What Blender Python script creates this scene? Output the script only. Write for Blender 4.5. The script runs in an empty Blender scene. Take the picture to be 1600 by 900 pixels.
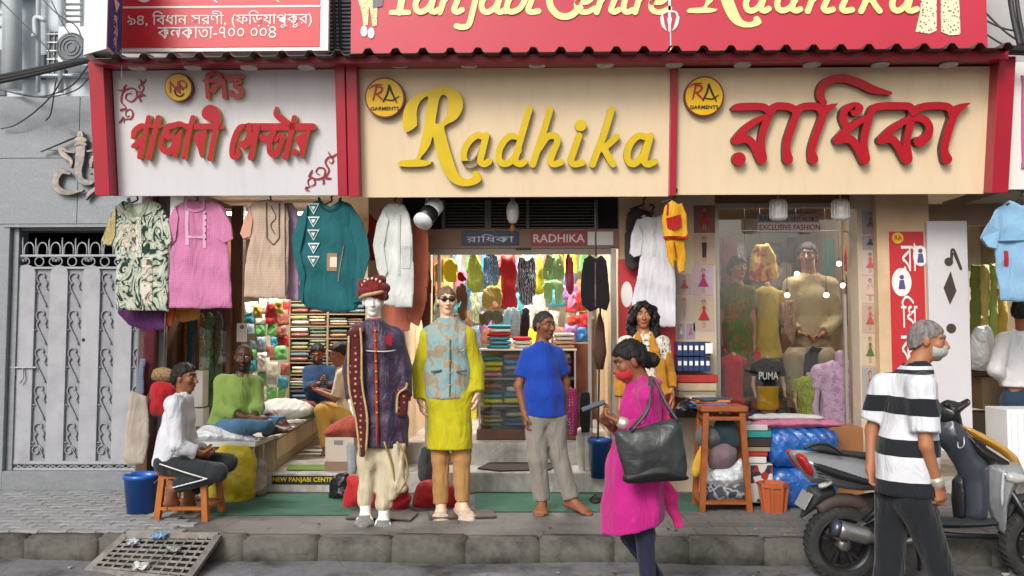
import bpy, bmesh, math, random
import numpy as np
from mathutils import Vector, Matrix
random.seed(7)
R = math.radians
sc = bpy.context.scene
col = sc.collection
# ------------------------------------------------------------------ camera
FPX, CAMZ, PITCH, YAW = 1300.0, 1.65, math.atan(70 / 1300), R(1.2)
cam_d = bpy.data.cameras.new('camera')
cam = bpy.data.objects.new('camera', cam_d)
col.objects.link(cam)
cam_d.sensor_width = 36.0
cam_d.lens = 36.0 * FPX / 1600
cam_d.clip_end = 600
cam.location = (0, 0, CAMZ)
cam.rotation_euler = (R(90) + PITCH, 0, YAW)
sc.camera = cam
# ------------------------------------------------------------------ sky, sun, exposure
SUN_EL, SUN_AZ = 35, 204          # degrees; azimuth measured from +Y clockwise: behind the camera, a little left
w = bpy.data.worlds.new('World')
sc.world = w
w.use_nodes = True
nt = w.node_tree
nt.nodes.clear()
wo = nt.nodes.new('ShaderNodeOutputWorld')
bg = nt.nodes.new('ShaderNodeBackground')
sky = nt.nodes.new('ShaderNodeTexSky')
sky.sky_type = 'NISHITA'
sky.sun_disc = False
sky.sun_elevation = R(SUN_EL)
sky.sun_rotation = R(SUN_AZ)
sky.air_density = 1.6
sky.dust_density = 5.0
sky.ozone_density = 1.0
hs = nt.nodes.new('ShaderNodeHueSaturation')     # thin overcast: the blue of the sky is washed out
hs.inputs['Saturation'].default_value = 0.22
nt.links.new(sky.outputs[0], hs.inputs['Color'])
nt.links.new(hs.outputs[0], bg.inputs[0])
bg.inputs[1].default_value = 0.115
nt.links.new(bg.outputs[0], wo.inputs[0])
sl = bpy.data.lights.new('sun', 'SUN')
sl.energy = 1.5
sl.angle = R(18)
sl.color = (1.0, 0.965, 0.92)
sun = bpy.data.objects.new('sun', sl)
col.objects.link(sun)
_d = Vector((math.sin(R(SUN_AZ)) * math.cos(R(SUN_EL)), math.cos(R(SUN_AZ)) * math.cos(R(SUN_EL)), math.sin(R(SUN_EL))))
sun.rotation_euler = (-_d).to_track_quat('-Z', 'Y').to_euler()
sun.location = (-4, -8, 14)
vs = sc.view_settings
vs.view_transform = 'Standard'
vs.look = 'None'
vs.gamma = 1
vs.use_curve_mapping = False
vs.exposure = 0.4
sc.render.engine = 'CYCLES'
sc.cycles.max_bounces = 8
sc.cycles.diffuse_bounces = 4
sc.cycles.transparent_max_bounces = 8
sc.cycles.sample_clamp_indirect = 6
sc.cycles.use_denoising = True
# ------------------------------------------------------------------ pixels to places
_cy, _sy, _cp, _sp = math.cos(YAW), math.sin(YAW), math.cos(PITCH), math.sin(PITCH)
FWD = np.array((-_sy * _cp, _cy * _cp, _sp))
RGT = np.array((_cy, _sy, 0.0))
UPV = np.array((_sy * _sp, -_cy * _sp, _cp))
CAM = np.array((0, 0, CAMZ))
def ray(u, v):
 return FWD + RGT * ((u - 800) / FPX) - UPV * ((v - 450) / FPX)
def at(u, v, Y):
 """the point on the upright plane y = Y that photo pixel (u, v) looks at"""
 d = ray(u, v)
 return CAM + d * (Y / d[1])
def gz(u, v, z):
 """the point at height z"""
 d = ray(u, v)
 return CAM + d * ((z - CAMZ) / d[2])
ZP = 0.21          # pavement height
# ------------------------------------------------------------------ materials
def C(h):
 h = h.lstrip('#')
 o = []
 for i in (0, 2, 4):
  c = int(h[i:i + 2], 16) / 255
  o.append(c / 12.92 if c <= 0.04045 else ((c + 0.055) / 1.055) ** 2.4)
 return (o[0], o[1], o[2], 1.0)
def mul(c, f):
 return (min(c[0] * f, 1), min(c[1] * f, 1), min(c[2] * f, 1), 1.0)
class NB:
 """small node-tree helper"""
 def __init__(s, name):
  s.m = bpy.data.materials.new(name)
  s.m.use_nodes = True
  s.t = s.m.node_tree
  s.b = s.t.nodes['Principled BSDF']
  s._co = None
 def n(s, typ, **kw):
  nd = s.t.nodes.new(typ)
  for k, v in kw.items():
   setattr(nd, k, v)
  return nd
 def l(s, a, b):
  s.t.links.new(a, b)
 def put(s, sock, v):
  if isinstance(v, bpy.types.NodeSocket):
   s.l(v, sock)
  else:
   sock.default_value = v
 @property
 def co(s):
  if s._co is None:
   s._co = s.n('ShaderNodeTexCoord').outputs['Object']
  return s._co
 def mapped(s, scale=(1, 1, 1), rot=(0, 0, 0), loc=(0, 0, 0), src=None):
  m = s.n('ShaderNodeMapping')
  m.inputs['Scale'].default_value = scale
  m.inputs['Rotation'].default_value = rot
  m.inputs['Location'].default_value = loc
  s.l(src or s.co, m.inputs[0])
  return m.outputs[0]
 def noise(s, scale, detail=4, rough=.55, src=None, dist=0, typ=None):
  t = s.n('ShaderNodeTexNoise')
  if typ:
   t.noise_type = typ
  t.inputs['Scale'].default_value = scale
  t.inputs['Detail'].default_value = detail
  t.inputs['Roughness'].default_value = rough
  t.inputs['Distortion'].default_value = dist
  s.l(src or s.co, t.inputs['Vector'])
  return t.outputs['Fac']
 def wave(s, scale, dist=0, axis='X', typ='BANDS', src=None, prof='SIN', dscale=1):
  t = s.n('ShaderNodeTexWave', wave_type=typ, wave_profile=prof)
  if typ == 'BANDS':
   t.bands_direction = axis
  else:
   t.rings_direction = axis
  t.inputs['Scale'].default_value = scale
  t.inputs['Distortion'].default_value = dist
  t.inputs['Detail Scale'].default_value = dscale
  s.l(src or s.co, t.inputs['Vector'])
  return t.outputs['Fac']
 def voro(s, scale, feature='F1', src=None, rnd=1.0, out='Distance'):
  t = s.n('ShaderNodeTexVoronoi', feature=feature)
  t.inputs['Scale'].default_value = scale
  t.inputs['Randomness'].default_value = rnd
  s.l(src or s.co, t.inputs['Vector'])
  return t.outputs[out]
 def ramp(s, fac, stops, interp='LINEAR'):
  r = s.n('ShaderNodeValToRGB')
  cr = r.color_ramp
  cr.interpolation = interp
  while len(cr.elements) < len(stops):
   cr.elements.new(0.5)
  for e, (p, c) in zip(cr.elements, stops):
   e.position = p
   e.color = c if not isinstance(c, (int, float)) else (c, c, c, 1)
  s.l(fac, r.inputs[0])
  return r.outputs[0]
 def math(s, op, a, b=None):
  m = s.n('ShaderNodeMath', operation=op)
  s.put(m.inputs[0], a)
  if b is not None:
   s.put(m.inputs[1], b)
  return m.outputs[0]
 def sep(s, src=None):
  x = s.n('ShaderNodeSeparateXYZ')
  s.l(src or s.co, x.inputs[0])
  return x.outputs
 def mix(s, fac, a, b, blend='MIX'):
  m = s.n('ShaderNodeMix', data_type='RGBA', blend_type=blend)
  s.put(m.inputs[0], fac)
  s.put(m.inputs[6], a)
  s.put(m.inputs[7], b)
  return m.outputs[2]
 def bump(s, h, strength=.3, dist=.01):
  b = s.n('ShaderNodeBump')
  b.inputs['Strength'].default_value = strength
  b.inputs['Distance'].default_value = dist
  s.l(h, b.inputs['Height'])
  if s.b.inputs['Normal'].is_linked:
   s.l(s.b.inputs['Normal'].links[0].from_socket, b.inputs['Normal'])
  s.l(b.outputs[0], s.b.inputs['Normal'])
 def wrinkle(s, k=.35, z=.3):
  """cloth creases: long ridges over softer swells"""
  r = s.noise(3.4, 2, .45, src=s.mapped((1.5, 1.5, z), (.25, .35, 0)), dist=.9, typ='RIDGED_MULTIFRACTAL')
  s.bump(r, min(1, k * 1.7), .03)
  s.bump(s.noise(8, 3, .55, src=s.mapped((1.4, 1.4, z * 1.6), (0, .5, .3)), dist=1.2), min(1, k * 1.6), .036)
 def color(s, c):
  s.put(s.b.inputs['Base Color'], c)
 def fin(s, rough=.6, metal=0, spec=.5, coat=0, sheen=0):
  s.put(s.b.inputs['Roughness'], rough)
  s.b.inputs['Metallic'].default_value = metal
  s.b.inputs['Specular IOR Level'].default_value = spec
  s.b.inputs['Coat Weight'].default_value = coat
  s.b.inputs['Sheen Weight'].default_value = sheen
  return s.m
_mc = {}
def mat(name, c=(.5, .5, .5, 1), rough=.6, metal=0, var=0, vscale=5, bump=0, bscale=60, spec=.5, coat=0, sheen=0, rnd=0, dirt=0, dirtc=None, dscale=2.5):
 if name in _mc:
  return _mc[name]
 b = NB(name)
 if isinstance(c, str):
  c = C(c)
 out = c
 if var:
  out = b.ramp(b.noise(vscale), [(.3, mul(c, 1 - var)), (.7, mul(c, 1 + var * .7))])
 if dirt:
  f = b.ramp(b.noise(dscale, 6, .65), [(.45, 0), (.72, dirt)])
  out = b.mix(f, out, dirtc or mul(c, .35))
 if rnd:
  oi = b.n('ShaderNodeObjectInfo')
  k = b.ramp(oi.outputs['Random'], [(0, 1 - rnd), (1, 1 + rnd * .4)])
  out = b.mix(1.0, out, k, 'MULTIPLY')
 b.color(out)
 if bump:
  b.bump(b.noise(bscale, 5, .6), bump)
 _mc[name] = b.fin(rough, metal, spec, coat, sheen)
 return _mc[name]
def fab(name, c='#888888', var=.12, rough=.9, sheen=.15, wr=.35):
 """woven cloth: slight colour drift, soft creases, fine weave"""
 if name in _mc:
  return _mc[name]
 b = NB(name)
 c = C(c) if isinstance(c, str) else c
 b.color(b.ramp(b.noise(7, 3), [(.3, mul(c, 1 - var)), (.7, mul(c, 1 + var * .5))]))
 b.wrinkle(wr)
 b.bump(b.noise(260, 2), .12, .002)
 _mc[name] = b.fin(rough, 0, .25, 0, sheen)
 return _mc[name]
def sackm(name, c='#888888', rough=.4, k=.5, coat=.2):
 if name not in _mc:
  b = NB(name)
  b.color(b.ramp(b.noise(6, 3), [(.3, mul(C(c), .85)), (.7, C(c))]))
  b.wrinkle(k, 1.0)
  _mc[name] = b.fin(rough, 0, .5, coat)
 return _mc[name]
def glow(name, c, strength):
 if name in _mc:
  return _mc[name]
 b = NB(name)
 b.color((.8, .8, .8, 1))
 b.b.inputs['Emission Color'].default_value = c
 b.b.inputs['Emission Strength'].default_value = strength
 _mc[name] = b.fin(.4)
 return _mc[name]
def glass(name, tint=(1, 1, 1, 1), rough=.02, kf=1.7):
 """thin window pane: mostly clear, mirrors the street at grazing angles"""
 if name in _mc:
  return _mc[name]
 b = NB(name)
 b.t.nodes.remove(b.b)
 o = b.t.nodes['Material Output']
 tr = b.n('ShaderNodeBsdfTransparent')
 tr.inputs[0].default_value = tint
 gl = b.n('ShaderNodeBsdfGlossy')
 gl.inputs['Roughness'].default_value = rough
 fr = b.n('ShaderNodeFresnel')
 fr.inputs[0].default_value = 1.5
 k = b.math('MULTIPLY', fr.outputs[0], kf)
 mx = b.n('ShaderNodeMixShader')
 b.l(k, mx.inputs[0])
 b.l(tr.outputs[0], mx.inputs[1])
 b.l(gl.outputs[0], mx.inputs[2])
 b.l(mx.outputs[0], o.inputs[0])
 _mc[name] = b.m
 return b.m
# ------------------------------------------------------------------ mesh pieces: (verts, faces)
def join(*ps):
 V, F, n = [], [], 0
 for v, f in ps:
  v = np.asarray(v, float).reshape(-1, 3)
  V.append(v)
  F += [tuple(int(i) + n for i in q) for q in f]
  n += len(v)
 return (np.vstack(V), F)
def box(x0, x1, y0, y1, z0, z1, b=0.0):
 if b <= 0:
  v = [(x, y, z) for x in (x0, x1) for y in (y0, y1) for z in (z0, z1)]
  return (np.array(v), [(0, 1, 3, 2), (4, 6, 7, 5), (0, 4, 5, 1), (2, 3, 7, 6), (0, 2, 6, 4), (1, 5, 7, 3)])
 bm = bmesh.new()
 bmesh.ops.create_cube(bm, size=1)
 for q in bm.verts:
  q.co = ((x0 + x1) / 2 + q.co.x * (x1 - x0), (y0 + y1) / 2 + q.co.y * (y1 - y0), (z0 + z1) / 2 + q.co.z * (z1 - z0))
 bmesh.ops.bevel(bm, geom=bm.edges[:], offset=b, segments=1, affect='EDGES')
 return _take(bm)
def _take(bm):
 bm.verts.index_update()
 r = (np.array([q.co[:] for q in bm.verts]), [tuple(q.index for q in f.verts) for f in bm.faces])
 bm.free()
 return r
def xf(p, m=None, t=(0, 0, 0)):
 v = np.asarray(p[0], float)
 if m is not None:
  v = v @ np.array(m).T
 return (v + np.array(t), p[1])
def rotz(a):
 c, s = math.cos(a), math.sin(a)
 return np.array(((c, -s, 0), (s, c, 0), (0, 0, 1)))
def rotx(a):
 c, s = math.cos(a), math.sin(a)
 return np.array(((1, 0, 0), (0, c, -s), (0, s, c)))
def roty(a):
 c, s = math.cos(a), math.sin(a)
 return np.array(((c, 0, s), (0, 1, 0), (-s, 0, c)))
def obox(p0, p1, wx, wy, up=None):
 """bar from p0 to p1 of section wx (sideways) by wy"""
 a, b = np.array(p0, float), np.array(p1, float)
 d = b - a
 L = np.linalg.norm(d)
 d /= L
 r = np.array(up if up is not None else ((0, 1, 0) if abs(d[1]) < .9 else (1, 0, 0)), float)
 s = np.cross(d, r)
 s /= np.linalg.norm(s)
 n = np.cross(s, d)
 p = box(-wx / 2, wx / 2, -wy / 2, wy / 2, 0, L)
 return xf(p, np.array((s, n, d)).T, a)
def tube(path, r, n=8, closed=False, caps=True):
 P = np.array(path, float)
 N = len(P)
 rr = np.broadcast_to(np.asarray(r, float), (N,))
 T = np.zeros_like(P)
 if closed:
  T = np.roll(P, -1, 0) - np.roll(P, 1, 0)
 else:
  T[1:-1] = P[2:] - P[:-2]
  T[0] = P[1] - P[0]
  T[-1] = P[-1] - P[-2]
 T /= np.linalg.norm(T, axis=1)[:, None] + 1e-12
 u = np.array((0, 0, 1.0)) if abs(T[0][2]) < .9 else np.array((1.0, 0, 0))
 V = []
 for i in range(N):
  u = u - T[i] * (u @ T[i])
  u /= np.linalg.norm(u) + 1e-12
  w_ = np.cross(T[i], u)
  for k in range(n):
   a = 2 * math.pi * k / n
   V.append(P[i] + (u * math.cos(a) + w_ * math.sin(a)) * rr[i])
 F = []
 for i in range(N if closed else N - 1):
  j = (i + 1) % N
  for k in range(n):
   k2 = (k + 1) % n
   F.append((i * n + k, i * n + k2, j * n + k2, j * n + k))
 if not closed and caps:
  F.append(tuple(range(n - 1, -1, -1)))
  F.append(tuple((N - 1) * n + k for k in range(n)))
 return (np.array(V), F)
def cyl(a, b, ra, rb=None, n=16):
 return tube([a, b], [ra, ra if rb is None else rb], n)
def lathe(prof, c=(0, 0, 0), n=24, axis='z', ph=0):
 """prof: list of (radius, height)"""
 V, F = [], []
 m = len(prof)
 for k in range(n):
  a = 2 * math.pi * k / n + ph
  for r, h in prof:
   if axis == 'z':
    V.append((c[0] + r * math.cos(a), c[1] + r * math.sin(a), c[2] + h))
   elif axis == 'y':
    V.append((c[0] + r * math.cos(a), c[1] + h, c[2] + r * math.sin(a)))
   else:
    V.append((c[0] + h, c[1] + r * math.cos(a), c[2] + r * math.sin(a)))
 for k in range(n):
  k2 = (k + 1) % n
  for i in range(m - 1):
   F.append((k * m + i, k2 * m + i, k2 * m + i + 1, k * m + i + 1))
 return (np.array(V), F)
def ball(c, r, n=12, m=8):
 r = np.broadcast_to(np.asarray(r, float), (3,))
 V, F = [], []
 for i in range(m + 1):
  t = math.pi * i / m
  for k in range(n):
   a = 2 * math.pi * k / n
   V.append((c[0] + r[0] * math.sin(t) * math.cos(a), c[1] + r[1] * math.sin(t) * math.sin(a), c[2] + r[2] * math.cos(t)))
 for i in range(m):
  for k in range(n):
   k2 = (k + 1) % n
   F.append((i * n + k, (i + 1) * n + k, (i + 1) * n + k2, i * n + k2))
 return (np.array(V), F)
def smooth_path(pts, n=6, closed=False):
 """Catmull-Rom through points of any dimension"""
 P = np.array(pts, float)
 N = len(P)
 if N < 3 and not closed:
  return np.array([P[0] + (P[-1] - P[0]) * t for t in np.linspace(0, 1, n + 1)])
 out = []
 for i in range(N if closed else N - 1):
  p0 = P[(i - 1) % N] if closed or i > 0 else 2 * P[0] - P[1]
  p1, p2 = P[i], P[(i + 1) % N]
  p3 = P[(i + 2) % N] if closed or i + 2 < N else 2 * P[-1] - P[-2]
  for k in range(n):
   t = k / n
   out.append(.5 * ((2 * p1) + (-p0 + p2) * t + (2 * p0 - 5 * p1 + 4 * p2 - p3) * t * t + (-p0 + 3 * p1 - 3 * p2 + p3) * t ** 3))
 if not closed:
  out.append(P[-1])
 return np.array(out)
def ribbon(pts, w, n=6, cap=True):
 """outline of a brush stroke: pts (x, y), w one width or one per point; returns a polygon"""
 pts = np.array(pts, float)
 w = np.broadcast_to(np.asarray(w, float), (len(pts),))
 P = smooth_path(np.column_stack([pts, w]), n)
 xy, ww = P[:, :2], P[:, 2] / 2
 T = np.gradient(xy, axis=0)
 T /= np.linalg.norm(T, axis=1)[:, None] + 1e-9
 N = np.column_stack([-T[:, 1], T[:, 0]])
 L, Rr = xy + N * ww[:, None], xy - N * ww[:, None]
 poly = list(L)
 if cap:
  a0 = math.atan2(N[-1][1], N[-1][0])
  for k in range(1, 6):
   a = a0 - math.pi * k / 6
   poly.append(xy[-1] + ww[-1] * np.array((math.cos(a), math.sin(a))))
 poly += list(Rr[::-1])
 if cap:
  a0 = math.atan2(-N[0][1], -N[0][0])
  for k in range(1, 6):
   a = a0 - math.pi * k / 6
   poly.append(xy[0] + ww[0] * np.array((math.cos(a), math.sin(a))))
 return np.array(poly)
def circle(c, r, n=24, ry=None):
 return np.array([(c[0] + r * math.cos(2 * math.pi * k / n), c[1] + (ry or r) * math.sin(2 * math.pi * k / n)) for k in range(n)])
def fill2d(polys, ext, bev=0.0):
 """filled 2-D outlines (holes allowed) thickened by ext: local x, y, with the front at +z"""
 cu = bpy.data.curves.new('tmp', 'CURVE')
 cu.dimensions = '2D'
 cu.fill_mode = 'BOTH'
 cu.extrude = ext / 2
 cu.bevel_depth = bev
 cu.bevel_resolution = 0
 for p in polys:
  s = cu.splines.new('POLY')
  s.points.add(len(p) - 1)
  for q, pt in zip(s.points, p):
   q.co = (pt[0], pt[1], 0, 1)
  s.use_cyclic_u = True
 return _cu2mesh(cu, ext / 2)
def _cu2mesh(cu, dz):
 o = bpy.data.objects.new('tmp', cu)
 col.objects.link(o)
 dg = bpy.context.evaluated_depsgraph_get()
 me = o.evaluated_get(dg).to_mesh()
 V = np.array([v.co[:] for v in me.vertices]).reshape(-1, 3) + np.array((0, 0, dz))
 F = [tuple(p.vertices) for p in me.polygons]
 o.to_mesh_clear()
 bpy.data.objects.remove(o)
 bpy.data.curves.remove(cu)
 return (V, F)
def text2d(s, size=1.0, ext=.004, bold=0.0, align='LEFT', shear=0, sx=1.0, space=1.0):
 cu = bpy.data.curves.new('tmp', 'FONT')
 cu.body = s
 cu.size = size
 cu.extrude = ext / 2
 cu.offset = bold
 cu.align_x = align
 cu.shear = shear
 cu.space_character = space
 cu.resolution_u = 3
 p = _cu2mesh(cu, ext / 2)
 p[0][:, 0] *= sx
 return p
def fit_text(s, wid, hei, ext=.004, bold=0.0, shear=0, space=1.0):
 """text stretched to a box wid x hei centred on the origin"""
 p = text2d(s, 1.0, ext, bold, 'LEFT', shear, 1, space)
 v = p[0]
 lo, hi = v.min(0), v.max(0)
 v[:, 0] = (v[:, 0] - (lo[0] + hi[0]) / 2) * wid / (hi[0] - lo[0])
 v[:, 1] = (v[:, 1] - (lo[1] + hi[1]) / 2) * hei / (hi[1] - lo[1])
 return p
class Frame:
 """a flat face in the scene: pixel -> (x, y) on the face, and back out to the world"""
 def __init__(s, org, ex, ey):
  s.o, s.ex, s.ey = np.array(org, float), np.array(ex, float), np.array(ey, float)
  s.ex /= np.linalg.norm(s.ex)
  s.ey /= np.linalg.norm(s.ey)
  s.n = np.cross(s.ex, s.ey)
  s.M = np.array((s.ex, s.ey, s.n)).T
 def px(s, u, v):
  d = ray(u, v)
  t = ((s.o - CAM) @ s.n) / (d @ s.n)
  q = CAM + d * t - s.o
  return np.array((q @ s.ex, q @ s.ey))
 def out(s, p, lift=0.0):
  return (np.asarray(p[0]) @ s.M.T + s.o + s.n * lift, p[1])
def upright(Y, x=0, z=0):
 """face parallel to the street at depth Y, facing the street"""
 return Frame((x, Y, z), (1, 0, 0), (0, 0, 1))
# ------------------------------------------------------------------ objects
def _mesh(p, name, mats, smooth=False, mi=None, colr=None):
 V, F = p
 me = bpy.data.meshes.new(name)
 me.from_pydata([tuple(v) for v in np.asarray(V)], [], F)
 for m in (mats if isinstance(mats, (list, tuple)) else [mats]):
  me.materials.append(m)
 if mi is not None:
  me.polygons.foreach_set('material_index', np.asarray(mi, dtype=np.int32))
 if smooth:
  me.polygons.foreach_set('use_smooth', np.ones(len(me.polygons), dtype=bool))
 if colr is not None:
  a = me.color_attributes.new('Col', 'FLOAT_COLOR', 'POINT')
  a.data.foreach_set('color', np.asarray(colr, dtype=np.float32).ravel())
 me.update()
 return me
def _tag(o, label=None, cat=None, group=None, kind=None):
 if label:
  o['label'] = label
 if cat:
  o['category'] = cat
 if group:
  o['group'] = group
 if kind:
  o['kind'] = kind
 return o
def thing(name, label, cat, loc=(0, 0, 0), group=None):
 o = bpy.data.objects.new(name, None)
 o.empty_display_size = .1
 col.objects.link(o)
 o.location = tuple(float(q) for q in loc)
 o['_w'] = [float(q) for q in loc]
 return _tag(o, label, cat, group)
def part(name, p, m, parent, smooth=False, label=None, mi=None, colr=None, kind=None):
 """world-space piece -> child mesh of a thing (or of a part)"""
 org = np.array(parent['_w'])
 me = _mesh((np.asarray(p[0], float) - org, p[1]), name, m, smooth, mi, colr)
 o = bpy.data.objects.new(name, me)
 col.objects.link(o)
 o.parent = parent
 o['_w'] = list(org)
 if label:
  o['label'] = label
 if kind:
  o['kind'] = kind
 return o
def solo(name, label, cat, p, m, smooth=False, group=None, kind=None, mi=None, base=None):
 """a thing that is one mesh; its origin sits at its base"""
 V = np.asarray(p[0], float)
 lo, hi = V.min(0), V.max(0)
 org = np.array(((lo[0] + hi[0]) / 2, (lo[1] + hi[1]) / 2, lo[2])) if base is None else np.array(base, float)
 me = _mesh((V - org, p[1]), name, m, smooth, mi)
 o = bpy.data.objects.new(name, me)
 col.objects.link(o)
 o.location = org
 o['_w'] = list(org)
 return _tag(o, label, cat, group, kind)
def struct(name, p, m, smooth=False, label=None, mi=None):
 return solo(name, label, None, p, m, smooth, kind='structure', base=(0, 0, 0), mi=mi)
def shared(name, me, parent, loc, rz=0, scale=None):
 """another child that shares mesh data; loc in world"""
 o = bpy.data.objects.new(name, me)
 col.objects.link(o)
 o.parent = parent
 o.location = tuple(np.array(loc, float) - np.array(parent['_w']))
 o.rotation_euler = (0, 0, rz)
 if scale:
  o.scale = scale
 o['_w'] = list(parent['_w'])
 return o
# ------------------------------------------------------------------ solid fields -> continuous surfaces
def nrm(v):
 v = np.array(v, float)
 return v / (np.linalg.norm(v) + 1e-12)
class Field:
 def __init__(s):
  s.p = []
  s.post = []
 def cap(s, a, b, ra, rb=None, k=.02, sub=False, flat=False):
  a, b = np.array(a, float), np.array(b, float)
  rb = ra if rb is None else rb
  r = max(ra, rb)
  s.p.append(('f' if flat else 'c', np.minimum(a, b) - r, np.maximum(a, b) + r, (a, b, ra, rb), k, sub))
 def ecap(s, a, b, side, wa, wb, da, db, k=.03, sub=False):
  """bar of oval section: half-width wa..wb along side, half-depth da..db across it"""
  a, b = np.array(a, float), np.array(b, float)
  r = max(wa, wb, da, db)
  ax = nrm(b - a)
  sd = np.array(side, float)
  sd = nrm(sd - ax * (sd @ ax))
  s.p.append(('e', np.minimum(a, b) - r, np.maximum(a, b) + r, (a, b, sd, np.cross(ax, sd), wa, wb, da, db), k, sub))
 def ell(s, c, r, rot=None, k=.02, sub=False):
  """ellipsoid; rot = three axes as rows"""
  c, r = np.array(c, float), np.array(r, float)
  m = r.max()
  s.p.append(('o', c - m, c + m, (c, r, np.eye(3) if rot is None else np.array(rot)), k, sub))
 def bounds(s):
  add = [q for q in s.p if not q[5]]
  return np.min([q[1] for q in add], 0), np.max([q[2] for q in add], 0)
 def grid(s, lo, hi, h):
  lo = np.array(lo, float)
  n = np.maximum(np.ceil((np.array(hi) - lo) / h).astype(int) + 1, 3)
  ax = [lo[i] + h * np.arange(n[i]) for i in range(3)]
  D = np.full(n, .3, np.float32)
  for typ, b0, b1, q, k, sub in s.p:
   pad = k + 3 * h + .012
   i0 = np.clip(np.floor((b0 - pad - lo) / h).astype(int), 0, n)
   i1 = np.clip(np.ceil((b1 + pad - lo) / h).astype(int) + 1, 0, n)
   if np.any(i1 <= i0):
    continue
   sl_ = tuple(slice(i0[i], i1[i]) for i in range(3))
   X = ax[0][sl_[0]][:, None, None].astype(np.float32)
   Y = ax[1][sl_[1]][None, :, None].astype(np.float32)
   Z = ax[2][sl_[2]][None, None, :].astype(np.float32)
   if typ == 'o':
    c, r, m = q
    dx, dy, dz = X - c[0], Y - c[1], Z - c[2]
    e = [(dx * m[i][0] + dy * m[i][1] + dz * m[i][2]) / r[i] for i in range(3)]
    rho = np.sqrt(e[0] ** 2 + e[1] ** 2 + e[2] ** 2)
    d = (rho - 1) * r.min() * np.clip(1 + 0 * rho, .1, 1)
   else:
    a, b = q[0], q[1]
    ba = b - a
    dx, dy, dz = X - a[0], Y - a[1], Z - a[2]
    t = np.clip((dx * ba[0] + dy * ba[1] + dz * ba[2]) / (ba @ ba + 1e-12), 0, 4 if typ == 'f' else 1)
    dx, dy, dz = dx - t * ba[0], dy - t * ba[1], dz - t * ba[2]
    if typ == 'f':
     d = np.maximum(np.sqrt(dx * dx + dy * dy + dz * dz) - (q[2] + (q[3] - q[2]) * t), (t - 1) * math.sqrt(ba @ ba))
    elif typ == 'c':
     d = np.sqrt(dx * dx + dy * dy + dz * dz) - (q[2] + (q[3] - q[2]) * t)
    else:
     sd, nn, wa, wb, da, db = q[2:]
     w_ = wa + (wb - wa) * t
     g = da + (db - da) * t
     u1 = dx * sd[0] + dy * sd[1] + dz * sd[2]
     u2 = dx * nn[0] + dy * nn[1] + dz * nn[2]
     axu = np.cross(sd, nn)
     u3 = dx * axu[0] + dy * axu[1] + dz * axu[2]
     mm = np.minimum(w_, g)
     d = (np.sqrt((u1 / w_) ** 2 + (u2 / g) ** 2 + (u3 / mm) ** 2) - 1) * mm
   cur = D[sl_]
   if sub:
    d = -d
    hh = np.clip(.5 - .5 * (d - cur) / k, 0, 1)
    D[sl_] = d + (cur - d) * hh + k * hh * (1 - hh)
   else:
    hh = np.clip(.5 + .5 * (cur - d) / k, 0, 1)
    D[sl_] = cur + (d - cur) * hh - k * hh * (1 - hh)
  X, Y, Z = ax[0][:, None, None], ax[1][None, :, None], ax[2][None, None, :]
  for f in s.post:
   D = f(X, Y, Z, D).astype(np.float32)
  return lo, D
 def mesh(s, h=.011, fine=None, hf=.0045, pad=.02):
  """fine: boxes (lo, hi) meshed at spacing hf; the rest at h"""
  lo, hi = s.bounds()
  lo, hi = lo - pad, hi + pad
  o, D = s.grid(lo, hi, h)
  ps = [surfnet(D, o, h, drop=fine)]
  for b0, b1 in (fine or []):
   o, D = s.grid(np.array(b0) - hf * 1.5, np.array(b1) + hf * 1.5, hf)
   ps.append(surfnet(D, o, hf))
  return join(*ps)
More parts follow.
